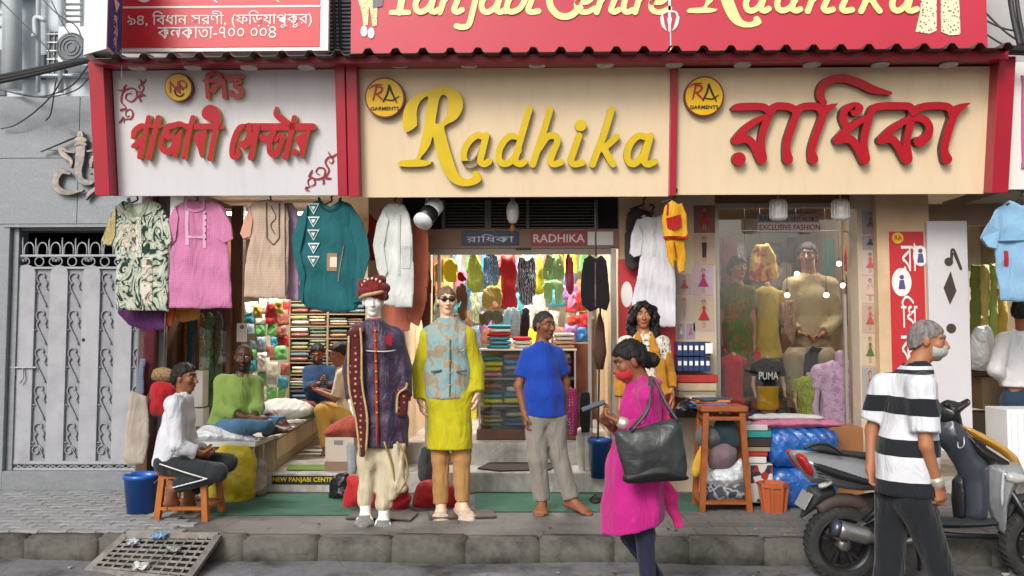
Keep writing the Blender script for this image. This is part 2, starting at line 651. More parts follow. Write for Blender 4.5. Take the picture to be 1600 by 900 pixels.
def surfnet(D, org, h, drop=None):
 S = D < 0
 nx, ny, nz = D.shape
 cnt = np.zeros((nx - 1, ny - 1, nz - 1), np.int8)
 for i in (0, 1):
  for j in (0, 1):
   for k in (0, 1):
    cnt += S[i:nx - 1 + i, j:ny - 1 + j, k:nz - 1 + k]
 act = (cnt > 0) & (cnt < 8)
 idx = np.argwhere(act)
 if len(idx) == 0:
  return (np.zeros((0, 3)), [])
 num = -np.ones(act.shape, np.int64)
 num[act] = np.arange(len(idx))
 I, J, K = idx.T
 acc = np.zeros((len(idx), 3))
 w_ = np.zeros(len(idx))
 for a in range(3):
  o1, o2 = [(1, 2), (0, 2), (0, 1)][a]
  for p in (0, 1):
   for q in (0, 1):
    off = [0, 0, 0]
    off[o1], off[o2] = p, q
    d0 = D[I + off[0], J + off[1], K + off[2]]
    off2 = list(off)
    off2[a] = 1
    d1 = D[I + off2[0], J + off2[1], K + off2[2]]
    m = (d0 < 0) != (d1 < 0)
    t = np.where(m, d0 / (d0 - d1 + 1e-20), 0)
    pos = np.tile(np.array(off, float), (len(idx), 1))
    pos[:, a] = t
    acc += np.where(m[:, None], pos, 0)
    w_ += m
 V = org + (idx + acc / w_[:, None]) * h
 keep = np.ones(len(idx), bool)
 for b0, b1 in (drop or []):
  keep &= ~np.all((V > np.array(b0)) & (V < np.array(b1)), axis=1)
 F = []
 for a in range(3):
  o1, o2 = [(1, 2), (2, 0), (0, 1)][a]
  sl0 = [slice(None)] * 3
  sl1 = [slice(None)] * 3
  sl0[a], sl1[a] = slice(0, -1), slice(1, None)
  ch = S[tuple(sl0)] != S[tuple(sl1)]
  e = np.argwhere(ch)
  ok = (e[:, o1] > 0) & (e[:, o2] > 0) & (e[:, o1] < D.shape[o1] - 1) & (e[:, o2] < D.shape[o2] - 1)
  e = e[ok]
  if not len(e):
   continue
  q = []
  for p1, p2 in ((-1, -1), (0, -1), (0, 0), (-1, 0)):
   c = e.copy()
   c[:, o1] += p1
   c[:, o2] += p2
   q.append(num[c[:, 0], c[:, 1], c[:, 2]])
  q = np.array(q).T
  ins = S[e[:, 0], e[:, 1], e[:, 2]]
  q = np.where(ins[:, None], q, q[:, ::-1])
  if drop:
   q = q[keep[q].any(axis=1)]
  F.append(q)
 F = np.vstack(F)
 used = np.unique(F)
 re = -np.ones(len(V), np.int64)
 re[used] = np.arange(len(used))
 return (V[used], [tuple(r) for r in re[F].tolist()])
def ripple(seed, amp, freq, stretch=(1, 1, 1), n=5):
 """a field displacement: soft cloth folds"""
 rg = np.random.default_rng(seed)
 ks = rg.normal(size=(n, 3)) * np.array(stretch) * freq
 ph = rg.uniform(0, 6.28, n)
 am = rg.uniform(.5, 1, n)
 am = am / am.sum() * 1.6
 def f(X, Y, Z, D):
  s_ = 0
  for k, p, a in zip(ks, ph, am):
   s_ = s_ + a * np.sin(k[0] * X + k[1] * Y + k[2] * Z + p)
  return D + amp * s_
 return f
def crease(seed, amp, freq, stretch=(1, 1, .3), n=3):
 """sparse sharper folds: narrow valleys on bent sheets that fade in and out"""
 rg = np.random.default_rng(seed)
 ks = rg.normal(size=(n, 3)) * np.array(stretch) * freq
 kw = rg.normal(size=(n, 3)) * freq * .3
 km = rg.normal(size=(n, 3)) * freq * .35
 ph = rg.uniform(0, 6.28, (n, 3))
 def f(X, Y, Z, D):
  s_ = 0
  for k, w_, m, p in zip(ks, kw, km, ph):
   m_ = np.clip(np.sin(m[0] * X + m[1] * Y + m[2] * Z + p[2]) * 1.5 + .2, 0, 1)
   s_ = s_ + m_ * (np.abs(np.sin(k[0] * X + k[1] * Y + k[2] * Z + p[0] + .8 * np.sin(w_[0] * X + w_[1] * Y + w_[2] * Z + p[1]))) ** .6 - .75)
  return D - amp * s_
 return f
def clip_plane(n, d0):
 """keep the side where n.p < d0"""
 def f(X, Y, Z, D):
  return np.maximum(D, n[0] * X + n[1] * Y + n[2] * Z - d0)
 return f
# ------------------------------------------------------------------ ground
def m_asphalt():
 b = NB('asphalt')
 n1 = b.ramp(b.noise(140, 3), [(.3, C('#3c3b3d')), (.7, C('#5d5b5c'))])
 n2 = b.ramp(b.noise(1.6, 5, .6, src=b.mapped((1, 3, 1))), [(.4, 0), (.65, .75)])
 b.color(b.mix(n2, n1, C('#77736f')))
 b.bump(b.noise(160, 3), .5, .006)
 return b.fin(b.ramp(b.noise(2.2, 4), [(.4, .45), (.6, .9)]), 0, .4)
def m_concrete(name, c, dark, sc_=3.0, amt=.75):
 b = NB(name)
 base = b.ramp(b.noise(24, 6, .7), [(.25, mul(C(c), .74)), (.75, mul(C(c), 1.16))])
 st = b.ramp(b.noise(sc_, 6, .68, src=b.mapped((1, 1.6, 1))), [(.47, 0), (.66, amt)])
 out = b.mix(st, base, C(dark))
 cr = b.ramp(b.voro(2.2, 'DISTANCE_TO_EDGE', src=b.mapped((1, .7, 1), (0, 0, .4))), [(.0, .7), (.012, 0)])
 sp = b.ramp(b.noise(9, 2), [(.5, 0), (.55, 1)])
 out = b.mix(b.math('MULTIPLY', cr, sp), out, C('#3a3734'))
 b.color(out)
 b.bump(b.noise(70, 6, .7), .35, .006)
 return b.fin(b.ramp(b.noise(3, 4), [(.35, .6), (.65, .92)]), 0, .35)
M_ASPH = m_asphalt()
M_PAVE = m_concrete('pavement_concrete', '#6a6764', '#444240', 1.8, .75)
M_KERB = m_concrete('kerb_concrete', '#5a5750', '#201e1c', 2.2, .92)
M_GUT = m_concrete('gutter_concrete', '#6b686b', '#2e2c2e', 2.0, .85)
KY = 5.9
struct('ground', (np.array([(-90, -60, -.05), (90, -60, -.05), (90, 120, -.05), (-90, 120, -.05)]), [(0, 1, 2, 3)]), mat('earth', '#5c564e', .95, var=.2, vscale=2))
struct('road', box(-60, 60, -40, KY - .02, -.045, 0.0), M_ASPH)
def _gutter():
 xs = np.linspace(-8, 8, 110)
 rg = np.random.default_rng(3)
 e = .16 + .03 * np.sin(xs * 2.1) + .02 * rg.normal(size=110)
 V = [(x, KY + .02, .046 + .012 * math.sin(x * 3.1)) for x in xs] + [(x, KY - .09 - .3 * q, .03) for x, q in zip(xs, e)] + [(x, KY - .12 - q, .003) for x, q in zip(xs, e)]
 n = 110
 F = [(r * n + n + i, r * n + n + i + 1, r * n + i + 1, r * n + i) for r in (0, 1) for i in range(n - 1)]
 return (np.array(V), F)
struct('gutter', _gutter(), M_GUT)
pave = struct('pavement', box(-40, 40, KY + .13, 14, -.04, ZP), M_PAVE)
# kerb stones, one by one
for i in range(-9, 11):
 x0 = i * .52 + .07
 rg = random.Random(i)
 zt = ZP + .004 + rg.uniform(-.006, .006)
 bm = bmesh.new()
 bmesh.ops.create_cube(bm, size=1)
 yf = KY + rg.uniform(-.012, .008)
 for q in bm.verts:
  q.co = (x0 + .26 + q.co.x * .5188, (yf + KY + .132) / 2 + q.co.y * (KY + .132 - yf), (zt - .03) / 2 + q.co.z * (zt + .03))
 ed = [e for e in bm.edges if all(v.co.z > .1 for v in e.verts)]
 bmesh.ops.bevel(bm, geom=ed, offset=.018, segments=2, affect='EDGES')
 bmesh.ops.subdivide_edges(bm, edges=[e for e in bm.edges if e.calc_length() > .3], cuts=5, use_grid_fill=True)
 for q in bm.verts:
  q.co.y += rg.uniform(-.004, .004) * (q.co.y < KY + .05)
  q.co.z += rg.uniform(-.003, .003)
 if -2.9 < x0 + .26 < -2.1 and False:
  pass
 part('kerb_stone', _take(bm), M_KERB, pave, smooth=True)
# wavy interlocking pavers in front of the gate
def _paver():
 P = []
 L, W, a = .205, .098, .012
 n = 6
 for k in range(n + 1):
  x = -L / 2 + L * k / n
  P.append((x, -W / 2 + a * math.sin(2 * math.pi * k / n)))
 for k in range(n, -1, -1):
  x = -L / 2 + L * k / n
  P.append((x, W / 2 + a * math.sin(2 * math.pi * k / n)))
 P = np.array(P)
 N = len(P)
 V = [(x, y, 0) for x, y in P] + [(x, y, .014) for x, y in P] + [(x * .93, y * .86, .02) for x, y in P]
 F = [tuple(range(2 * N, 3 * N))]
 for r in (0, 1):
  for k in range(N):
   k2 = (k + 1) % N
   F.append((r * N + k, r * N + k2, (r + 1) * N + k2, (r + 1) * N + k))
 return (np.array(V), F)
M_PAVER = mat('paver_concrete', '#8d8d8f', .85, var=.22, vscale=14, bump=.3, bscale=60, rnd=.16, dirt=.5, dirtc=C('#6b6865'), dscale=3)
pme = _mesh(_paver(), 'paver', M_PAVER)
row = 0
y = KY + .16
while y < 7.6:
 x = -5.75 + (.104 if row % 2 else 0)
 lim = at(330, 820, y)[0] if False else -2.42 - (y - 6.0) * .28
 while x < lim - .1:
  shared('paver', pme, pave, (x, y, ZP - .006 + random.uniform(-.002, .002)), random.uniform(-.02, .02))
  x += .21
 y += .104
 row += 1
M_FLAG = mat('flag_concrete', '#6d6a66', .85, var=.25, vscale=9, bump=.35, bscale=40, rnd=.2, dirt=.6, dirtc=C('#45423f'), dscale=3)
fme = _mesh(box(-.146, .146, -.096, .096, 0, .012, .004), 'paving_stone', M_FLAG)
for j in range(8):
 for i in range(16):
  shared('paving_stone', fme, pave, (.75 + i * .3 + (.15 if j % 2 else 0), 6.15 + j * .2, ZP - .004 + random.uniform(-.003, .002)), random.uniform(-.012, .012))
# ------------------------------------------------------------------ grey granite gate wall
def m_granite(name, c, joint=True):
 b = NB(name)
 base = b.ramp(b.noise(55, 5, .75), [(.25, mul(C(c), .72)), (.5, C(c)), (.8, mul(C(c), 1.3))])
 sc1 = b.ramp(b.noise(5, 5, .7, src=b.mapped((1, 1, 3.2), (0, R(38), 0))), [(.5, 0), (.75, .5)])
 b.color(b.mix(sc1, base, mul(C(c), 1.5)))
 b.bump(b.noise(40, 4), .08, .003)
 return b.fin(.42, 0, .5)
M_GRAN = m_granite('grey_granite', '#7b8186')
M_GRAN2 = m_granite('speckled_granite', '#75787c')
WY = 7.62
xL, xO, xR = -7.5, at(12, 500, WY)[0], at(262, 500, WY)[0]
zT = at(80, 350, WY)[2]
zW = at(80, 150, WY)[2]
zS = at(80, 736, WY)[2]
xq = at(250, 500, 7.66)[0]
gw = thing('gate_wall', 'pale grey granite house wall with a recessed gateway', 'wall', (xO, WY, ZP))
cols = np.linspace(xO - 1.9, xO - .004, 4)
for i in range(3):
 part('stone_panel', box(cols[i] + .003, cols[i + 1] - .003, WY, WY + .3, ZP, zT - .003, .004), M_GRAN, gw)
xs = [xO - 1.9, xO - .35, xO + .62, xR]
zs = [zT, zT + .62, zW]
for i in range(3):
 for j in range(2):
  part('stone_panel', box(xs[i] + .0015, xs[i + 1] - .0015, WY + .001 * i, WY + .3, zs[j] + .0015, zs[j + 1] - .0015, .003), M_GRAN, gw)
part('door_step', box(xO + .01, xR, WY - .03, WY + .32, ZP, zS, .006), M_GRAN2, gw)
part('jamb', box(xO - .002, xO + .05, WY + .05, WY + .2, zS + .002, zT - .003), M_GRAN, gw)
part('soffit_trim', box(xO - .06, xR, WY - .012, WY + .02, zT - .03, zT - .004), M_GRAN, gw)
part('lintel', box(xO - .03, xR, WY + .08, WY + .3, zT - .05, zT - .006), M_GRAN, gw)
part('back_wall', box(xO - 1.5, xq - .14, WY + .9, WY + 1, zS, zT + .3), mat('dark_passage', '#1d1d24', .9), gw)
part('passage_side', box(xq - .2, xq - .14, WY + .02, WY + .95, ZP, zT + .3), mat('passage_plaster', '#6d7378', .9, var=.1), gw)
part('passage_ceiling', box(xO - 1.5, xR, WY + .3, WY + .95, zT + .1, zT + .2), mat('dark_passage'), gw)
# ------------------------------------------------------------------ painted iron gate
GY = 7.72
gf = upright(GY)
M_GATE = mat('gate_paint', '#999a9f', .5, var=.1, vscale=3, bump=.12, bscale=30, dirt=.35, dirtc=C('#65636a'), dscale=5)
M_GATE2 = mat('gate_paint_dark', '#888990', .5, var=.12, vscale=4, dirt=.4, dirtc=C('#5a5961'), dscale=6)
def grect(u0, v0, u1, v1, t0, t1, b=0):
 a, c = gf.px(u0, v1), gf.px(u1, v0)
 return box(a[0], c[0], GY - t1, GY - t0, a[1], c[1], b)
gate = thing('iron_gate', 'closed grey painted iron gate with plank panels and scrollwork', 'gate', (gf.px(130, 720)[0], GY, zS))
part('back_sheet', grect(18, 420, 262, 721, -.02, .0), M_GATE2, gate)
for k in range(5):
 u0 = 22 + 51.2 * k
 p = [gf.px(u0 - 2 * (k == 0), 720), gf.px(u0 + 27, 720), gf.px(u0 + 27, 428)]
 c = gf.px(u0 + 13.5, 428)
 r = (p[1][0] - p[0][0]) / 2
 cx = (p[0][0] + p[1][0]) / 2
 poly = [p[0], p[1]] + [(cx + r * math.cos(a), c[1] + r * .95 * math.sin(a)) for a in np.linspace(0, math.pi, 13)]
 part('plank', gf.out(fill2d([np.array(poly)], .022, .002), .006), M_GATE, gate)
# scroll ornament, shared by all
sp = [(math.cos(a) * r, math.sin(a) * r) for a, r in zip(np.linspace(-.5, 4.3, 22), np.linspace(.012, .066, 22))]
px1 = .0058
path = [(.012 + x, .0 + z) for x, z in sp] + [(-.035, -.09), (-.005, -.16), (.035, -.235), (.055, -.28)]
path = smooth_path(path, 2)
curl = [(-.062 + math.cos(a) * r, -.165 + math.sin(a) * r) for a, r in zip(np.linspace(6.5, 0.6, 16), np.linspace(.006, .03, 16))]
lf = [(.03, -.02), (.055, -.055), (.045, -.09), (.06, -.12)]
sv = join(*[tube([(x, 0, z) for x, z in q], .0075, 6) for q in (path, curl, smooth_path(lf, 3))])
sme = _mesh(sv, 'scroll', M_GATE2, True)
for k in range(4):
 for j in range(5):
  c = gf.px(66 + 51 * k - 1.2 * j, 433 + 58.6 * j)
  shared('scroll', sme, gate, (c[0], GY - .012, c[1]))
 c = gf.px(58 + 51 * k, 704)
 ring = [(c[0] + math.cos(a) * r, GY - .012, c[1] + math.sin(a) * r) for a, r in zip(np.linspace(0, 7.5, 24), np.linspace(.055, .012, 24))]
 part('scroll_foot', tube(ring, .0075, 6), M_GATE2, gate, True)
for vv in (400, 419):
 a, b_ = gf.px(24, vv), gf.px(262, vv)
 part('rail', box(a[0], b_[0], GY - .03, GY - .005, a[1] - .011, a[1] + .011, .003), M_GATE, gate)
part('rail', grect(16, 731, 262, 736, 0, .035), M_GATE, gate)
part('rail', grect(16, 720, 262, 724, .001, .034), M_GATE, gate)
part('stile', grect(16, 410, 20, 722, .002, .03), M_GATE, gate)
zz = [gf.px(18 + 9 * k, 730 if k % 2 else 724.5) for k in range(27)]
part('lattice', join(tube([(q[0], GY - .012, q[1]) for q in zz], .006, 5), tube([(q[0], GY - .02, zz[0][1] + zz[1][1] - q[1]) for q in zz], .006, 5)), M_GATE, gate)
for k in range(9):
 c = gf.px(38 + 25.5 * k, 409)
 rr = .042 if k % 2 else .05
 ring = [(c[0] + math.cos(a) * rr * (1.25 if k % 2 == 0 else 1), GY - .018, c[1] + math.sin(a) * .043) for a in np.linspace(0, 2 * math.pi, 20)[:-1]]
 pc = [tube(ring, .0065, 5, True)]
 if k % 2 == 0:
  for s in (-1, 1):
   pc.append(tube([(c[0] + s * (.022 + math.cos(a) * r), GY - .018, c[1] + .012 + math.sin(a) * r) for a, r in zip(np.linspace(-2, 4, 14), np.linspace(.004, .02, 14))], .005, 5))
 part('ring_ornament', join(*pc), M_GATE, gate, True)
for k in range(11):
 u0 = 38 + 20.6 * k
 a, b_ = gf.px(u0, 400), gf.px(u0 - .5, 371 + (k % 3))
 part('spike', tube([(a[0], GY - .018, a[1]), (b_[0], GY - .018, b_[1] - .03), (b_[0] + .004, GY - .018, b_[1])], [.008, .007, .002], 6), M_GATE, gate)
 arc = [(a[0] + .012 + .045 * (1 - math.cos(t)) , GY - .018, a[1] + .06 + .065 * math.sin(t)) for t in np.linspace(0, math.pi, 10)]
 part('hoop', tube([(a[0] + .012, GY - .018, a[1])] + arc + [(arc[-1][0], GY - .018, a[1])], .007, 6), M_GATE, gate, True)
lt = thing('gate_latch', 'small sliding bolt on the edge of the grey gate', 'latch', (gf.px(35, 574)[0], GY - .03, gf.px(35, 590)[1]))
M_IRON = mat('worn_iron', '#8a8891', .45, .3, var=.2, vscale=20)
a, b_ = gf.px(17, 574), gf.px(61, 574)
part('bolt', cyl((a[0], GY - .045, a[1]), (b_[0], GY - .045, b_[1]), .009, n=8), M_IRON, lt)
part('handle', tube(smooth_path([(gf.px(41, 574)[0], GY - .05, gf.px(41, 574)[1]), (gf.px(42, 590)[0], GY - .06, gf.px(42, 590)[1]), (gf.px(37, 598)[0], GY - .06, gf.px(37, 598)[1])], 4), .008, 6), M_IRON, lt)
for u_, v_ in ((26, 589), (133, 531)):
 c = gf.px(u_, v_)
 part('lock_hole', lathe([(0, -.004), (.013, -.004), (.017, 0), (.017, .006)], (c[0], GY - .032, c[1]), 12, 'y'), mat('black_hole', '#17161a', .7), lt)
# ------------------------------------------------------------------ metal elephant-head ornament on the wall
of = upright(WY - .004)
orn = thing('wall_ornament', 'aged bronze elephant-head outline fixed to the granite wall', 'ornament', (of.px(130, 305)[0], WY, of.px(130, 305)[1]))
M_ORN = mat('aged_bronze', '#77726f', .45, .55, var=.35, vscale=18, dirt=.5, dirtc=C('#a8988a'), dscale=9)
def orn_stroke(name, pts, ws, z=.02):
 q = np.array([of.px(545 / 545 * x, y) for x, y in pts])
 k = 7.0 / 1300
 pl = ribbon(q, np.array(ws) * k, 5)
 part(name, of.out(fill2d([pl], .03, .004), z), M_ORN, orn)
Z2 = lambda pts: [(x / 2.725, y / 2.727) for x, y in pts]
orn_stroke('trunk', Z2([(355, 620), (352, 680), (345, 735), (360, 775), (395, 780), (420, 755), (410, 735), (395, 742)]), [17, 15, 12, 10, 9, 8, 5, 3])
orn_stroke('tusk_curl', Z2([(310, 745), (275, 735), (250, 765), (255, 805), (300, 825), (365, 815)]), [3, 9, 12, 11, 8, 2], .022)
orn_stroke('ear', Z2([(315, 715), (315, 690), (280, 660), (275, 640), (300, 650), (330, 655)]), [3, 6, 9, 8, 4, 2], .024)
orn_stroke('ear', Z2([(400, 715), (402, 690), (425, 660), (430, 640), (415, 645), (385, 650)]), [3, 6, 9, 8, 4, 2], .024)
orn_stroke('crown', Z2([(335, 622), (355, 612), (376, 622)]), [5, 8, 5], .026)
orn_stroke('crown', Z2([(338, 603), (356, 596), (376, 603)]), [6, 8, 6], .028)
orn_stroke('crown', Z2([(348, 585), (356, 572), (364, 585)]), [4, 7, 4], .03)
orn_stroke('tail_stroke', Z2([(378, 850), (395, 825), (432, 798)]), [3, 6, 5], .02)
# ------------------------------------------------------------------ pale house set back above the gate wall
HY = 9.4
hf = upright(HY)
M_HOUSE = mat('pale_plaster', '#c4ccd2', .9, var=.1, vscale=1.5, bump=.2, bscale=25, dirt=.4, dirtc=C('#98a0a6'), dscale=1.2)
M_PIPE = mat('pipe_plastic', '#b9c1c8', .5, var=.08)
M_WHITE = mat('white_paint', '#dadcdd', .5, var=.05)
def hrect(u0, v0, u1, v1, t0, t1, f=None, Y=None):
 f, Y = f or hf, Y or HY
 a, c = f.px(u0, v1), f.px(u1, v0)
 return box(a[0], c[0], Y - t1, Y - t0, a[1], c[1])
hs_ = thing('upper_house', 'pale plastered house rising behind the granite wall', 'house', (hf.px(80, 0)[0], HY, 3.0))
part('wall', hrect(-160, -260, 330, 320, -.2, 0), M_HOUSE, hs_)
part('ledge', hrect(-160, 118, 330, 124, .001, .1), M_HOUSE, hs_)
part('ledge', hrect(-160, -6, 60, 2, .001, .14), M_HOUSE, hs_)
for i in range(6):
 part('louvre', hrect(101, -6 + i * 9, 129, -1 + i * 9, .002, .06), M_WHITE, hs_)
win = part('window', hrect(76, 50, 110, 122, .001, .012), mat('dark_window', '#454d57', .25), hs_)
for i in range(5):
 part('window_bar', hrect(77 + i * 8, 51, 79.5 + i * 8, 121, .014, .035), M_WHITE, win)
for i in range(6):
 part('window_bar', hrect(76, 54 + i * 13, 110, 56 + i * 13, .036, .045), M_WHITE, win)
part('window', hrect(62, 86, 73, 124, .001, .02), mat('dark_window'), hs_)
part('window', hrect(-60, 78, 12, 150, .001, .02), mat('dark_window'), hs_)
for u0, r, t in ((38, .09, .12), (102, .03, .06), (68, .025, .08), (27, .03, .2)):
 a, b_ = hf.px(u0, 148), hf.px(u0, -200)
 part('drain_pipe', cyl((a[0], HY - t - r, a[1]), (b_[0], HY - t - r, b_[1]), r, n=12), M_PIPE, hs_, True)
for pts in ([(4, 30), (27, 33), (30, 70), (33, 140)], [(64, 62), (68, 62), (68, 36), (84, 40)], [(0, 60), (20, 48), (34, 92)]):
 part('service_pipe', tube(smooth_path([tuple(np.array((hf.px(*q)[0], HY - .16, hf.px(*q)[1]))) for q in pts], 4), .028, 8), M_PIPE, hs_, True)
ac = thing('condenser_unit', 'white air conditioner condenser with a round wire fan guard', 'air conditioner', (hf.px(139, 115)[0], HY - .3, hf.px(139, 115)[1]))
part('casing', hrect(119, 60, 164, 118, .08, .38), M_WHITE, ac)
c = hf.px(140, 92)
for r in (.05, .09, .13, .165):
 part('guard_ring', tube([(c[0] + r * math.cos(a), HY - .392, c[1] + r * math.sin(a)) for a in np.linspace(0, 6.283, 25)[:-1]], .006, 5, True), mat('grey_wire', '#7a8087', .5), ac, True)
part('fan_recess', lathe([(0, 0), (.15, 0), (.16, .004)], (c[0], HY - .386, c[1]), 24, 'y'), mat('dark_window'), ac)
# service cables
M_CABLE = mat('black_cable', '#1c1c1f', .55)
M_WIRE = mat('grey_cable', '#4b4d50', .6)
def wire(label, pts, r=.006, m=None, sag=0):
 P = smooth_path([at(*q) for q in pts], 8)
 solo('cable', label, 'cable', tube(P, r, 6), m or M_WIRE, True, group=None)
for k, (lb, dv, r) in enumerate((('thick black power cable, topmost strand of the bundle reaching the awning', 0, .02), ('thick black power cable, middle strand of the bundle reaching the awning', 5, .022), ('thick black power cable, lowest strand of the bundle reaching the awning', 10, .018))):
 wire(lb, [(-60, 128 + dv, 7.3), (0, 119 + dv * .9, 7.2), (60, 107 + dv * .8, 7.1), (120, 95 + dv * .5, 6.95), (152, 90 + dv * .3, 6.85)], r, M_CABLE)
wire('thin grey wire drooping from the awning end to the wall foot of the house', [(140, 100, 6.9), (110, 135, 7.3), (60, 151, 7.5), (0, 140, 7.6), (-40, 130, 7.7)], .007)
wire('thin grey wire with a frayed end hanging over the granite wall', [(100, 118, 7.3), (80, 150, 7.4), (50, 178, 7.5), (22, 196, 7.55), (2, 201, 7.58)], .007)
wire('short grey wire dangling above the bronze ornament', [(88, 120, 7.35), (84, 150, 7.4), (79, 178, 7.5), (72, 188, 7.55)], .007)
wire('grey wire looping back towards the house window', [(148, 108, 6.9), (120, 140, 7.2), (70, 152, 7.4), (25, 145, 7.6)], .006)
wire('pale wire sloping down across the house pipes', [(-20, -20, 8.8), (30, 30, 8.7), (60, 60, 8.6), (92, 98, 8.4)], .007)
wire('dark wire sloping across the house louvres', [(62, -5, 8.6), (90, 22, 8.4), (118, 40, 8.2), (128, 60, 8.0)], .007)
wire('slack dark wire running past the condenser', [(75, -10, 8.4), (100, 40, 8.2), (128, 75, 7.9), (150, 92, 7.0)], .006)
wire('thin pale string hanging down the white sign panel', [(188, 79, 6.6), (190, 95, 6.66), (190, 122, 6.72)], .004, M_WHITE)
# ------------------------------------------------------------------ leaning fascia: frame, panels, letters
zb = at(800, 305, 7.0)[2]
zt = at(800, 84, 6.82)[2]
FF = Frame((0, 7.0, zb), (1, 0, 0), (0, 6.82 - 7.0, zt - zb))
M_RED = mat('red_composite', '#a3182f', .35, var=.08, vscale=2, coat=.2, dirt=.25, dirtc=C('#7a1a28'), dscale=3)
def m_panel(name, c, streak):
 b = NB(name)
 base = b.ramp(b.noise(1.3, 3), [(.3, mul(C(c), .95)), (.7, C(c))])
 st = b.ramp(b.noise(5, 5, .65, src=b.mapped((2.2, 2.2, .22))), [(.5, 0), (.8, .2)])
 b.color(b.mix(st, base, C(streak)))
 return b.fin(b.ramp(b.noise(3, 4), [(.3, .35), (.7, .6)]), 0, .45)
M_CREAM = m_panel('cream_composite', '#dbc5a4', '#b3946a')
M_WPAN = m_panel('white_composite', '#cbc9cc', '#9a9490')
M_DARK = mat('dark_soffit', '#3a2418', .8)
def frect(f, u0, v0, u1, v1, t0, t1, b=0):
 """box on a face: pixel rectangle, from t0 to t1 in front of the face"""
 q = [f.px(u0, v1), f.px(u1, v1), f.px(u1, v0), f.px(u0, v0)]
 p = box((q[0][0] + q[3][0]) / 2, (q[1][0] + q[2][0]) / 2, (q[0][1] + q[1][1]) / 2, (q[2][1] + q[3][1]) / 2, t0, t1, b)
 return f.out(p)
fas = thing('sign_frame', 'red fascia frame over the shop fronts with recessed downlights', 'sign frame', (0, 6.9, zb))
part('post', frect(FF, 155, 100, 179, 306, -.25, .13, .006), M_RED, fas)
part('post', frect(FF, 530, 98, 545, 306, -.25, .11, .004), M_RED, fas)
part('post', frect(FF, 546, 98, 563, 307, -.25, .10, .004), M_RED, fas)
part('post', frect(FF, 1046, 97, 1056, 306, -.05, .06, .003), M_RED, fas)
part('post', frect(FF, 1542, 92, 1568, 302, -.25, .13, .006), M_RED, fas)
FB = Frame(FF.o + FF.n * .26, FF.ex, FF.ey)
part('beam', join(frect(FB, 146, 88, 545, 100, -.44, 0, .006), frect(FB, 541, 82, 1576, 96, -.44, .002, .006)), M_RED, fas)
part('backing', frect(FF, 160, 90, 1562, 300, -.24, -.06), M_DARK, fas)
M_LAMP = mat('lamp_bezel', '#c9c4be', .4)
for u_, v_ in ((216, 107), (303, 107), (390, 107), (480, 107), (625, 104), (733, 104), (839, 104), (945, 104), (1053, 103), (1159, 103), (1268, 102), (1376, 101), (1485, 100)):
 zq = FB.out((np.array([[0, FB.px(u_, 100 if u_ < 540 else 96)[1], -.1]]), []))[0][0][2]
 c = gz(u_, v_, zq)
 c[1] = 6.72
 part('downlight', lathe([(0, .004), (.045, .004), (.05, 0), (.068, -.004), (.072, .006)], c - np.array((0, 0, .004)), 20), M_LAMP, fas, True)
def sign(name, label, u0, v0, u1, v1, m, cat='shop sign'):
 t = thing(name, label, cat, FF.out((np.array([[*FF.px((u0 + u1) / 2, v1), 0]]), []))[0][0])
 part('panel', frect(FF, u0, v0, u1, v1, -.05, .0, .003), m, t)
 return t
S1 = sign('shop_sign', 'white shop sign panel with red Bengali lettering edged in gold', 180, 109, 531, 306, M_WPAN)
S2 = sign('shop_sign', 'cream shop sign panel reading Radhika in large yellow script', 563, 106, 1046, 308, M_CREAM)
S3 = sign('shop_sign', 'cream shop sign panel with large red Bengali lettering', 1056, 105, 1542, 304, M_CREAM)
def face_side(p, fm, sm, parent, name, f, lift, label=None):
 """raised letter: front in one material, sides in another"""
 q = f.out(p, lift)
 V = np.asarray(p[0])
 mi = [0 if V[list(fc)][:, 2].min() > V[:, 2].max() - 1e-4 else 1 for fc in p[1]]
 return part(name, q, [fm, sm], parent, mi=mi, label=label)
def px_poly(f, pts):
 return np.array([f.px(u, v) for u, v in pts])
def stroke_poly(f, tr, pts, w, n=6):
 """brush stroke given in a traced grid; tr maps grid -> photo pixels"""
 a = np.array([tr(*p) for p in pts], float)
 k = abs(tr(1, 0)[0] - tr(0, 0)[0])
 q = np.array([f.px(u, v) for u, v in a])
 sc_ = np.linalg.norm(f.px(a[0][0] + 1, a[0][1]) - f.px(*a[0]))
 return ribbon(q, np.asarray(w, float) * k * sc_, n)
M_YEL = mat('yellow_letter', '#cfb012', .38, var=.08, vscale=6, bump=.05, bscale=90)
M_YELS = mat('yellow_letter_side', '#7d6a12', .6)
M_RLET = mat('red_letter', '#a90f20', .32, var=.1, vscale=6)
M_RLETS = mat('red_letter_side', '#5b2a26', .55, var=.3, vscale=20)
M_GOLD = mat('gold_side', '#caa23c', .4, .3)
# --- Radhika (traced grid A: zoom of 700,150; grid B: zoom of 560,110)
trA = lambda x, y: (700 + x * .225, 150 + y * .225)
trB = lambda x, y: (560 + x * .2111, 110 + y * .2111)
R_OUT = [(350, 455), (332, 390), (345, 290), (385, 225), (450, 180), (520, 158), (575, 135), (625, 126), (700, 136), (748, 168), (775, 222), (777, 280), (750, 340), (710, 380), (640, 415), (652, 480), (672, 560), (700, 650), (730, 740), (758, 786), (795, 805), (828, 802), (848, 785), (848, 757), (880, 746), (903, 778), (910, 815), (870, 845), (800, 859), (740, 850), (680, 815), (630, 740), (592, 640), (567, 545), (556, 490), (538, 550), (500, 610), (462, 662), (550, 676), (495, 712), (303, 712), (322, 668), (425, 660), (452, 600), (490, 430), (512, 270), (522, 200), (485, 212), (450, 258), (436, 330), (440, 410), (380, 455)]
R_HOLE = [(575, 390), (588, 300), (602, 222), (625, 187), (655, 197), (670, 240), (664, 310), (640, 372), (600, 396)]
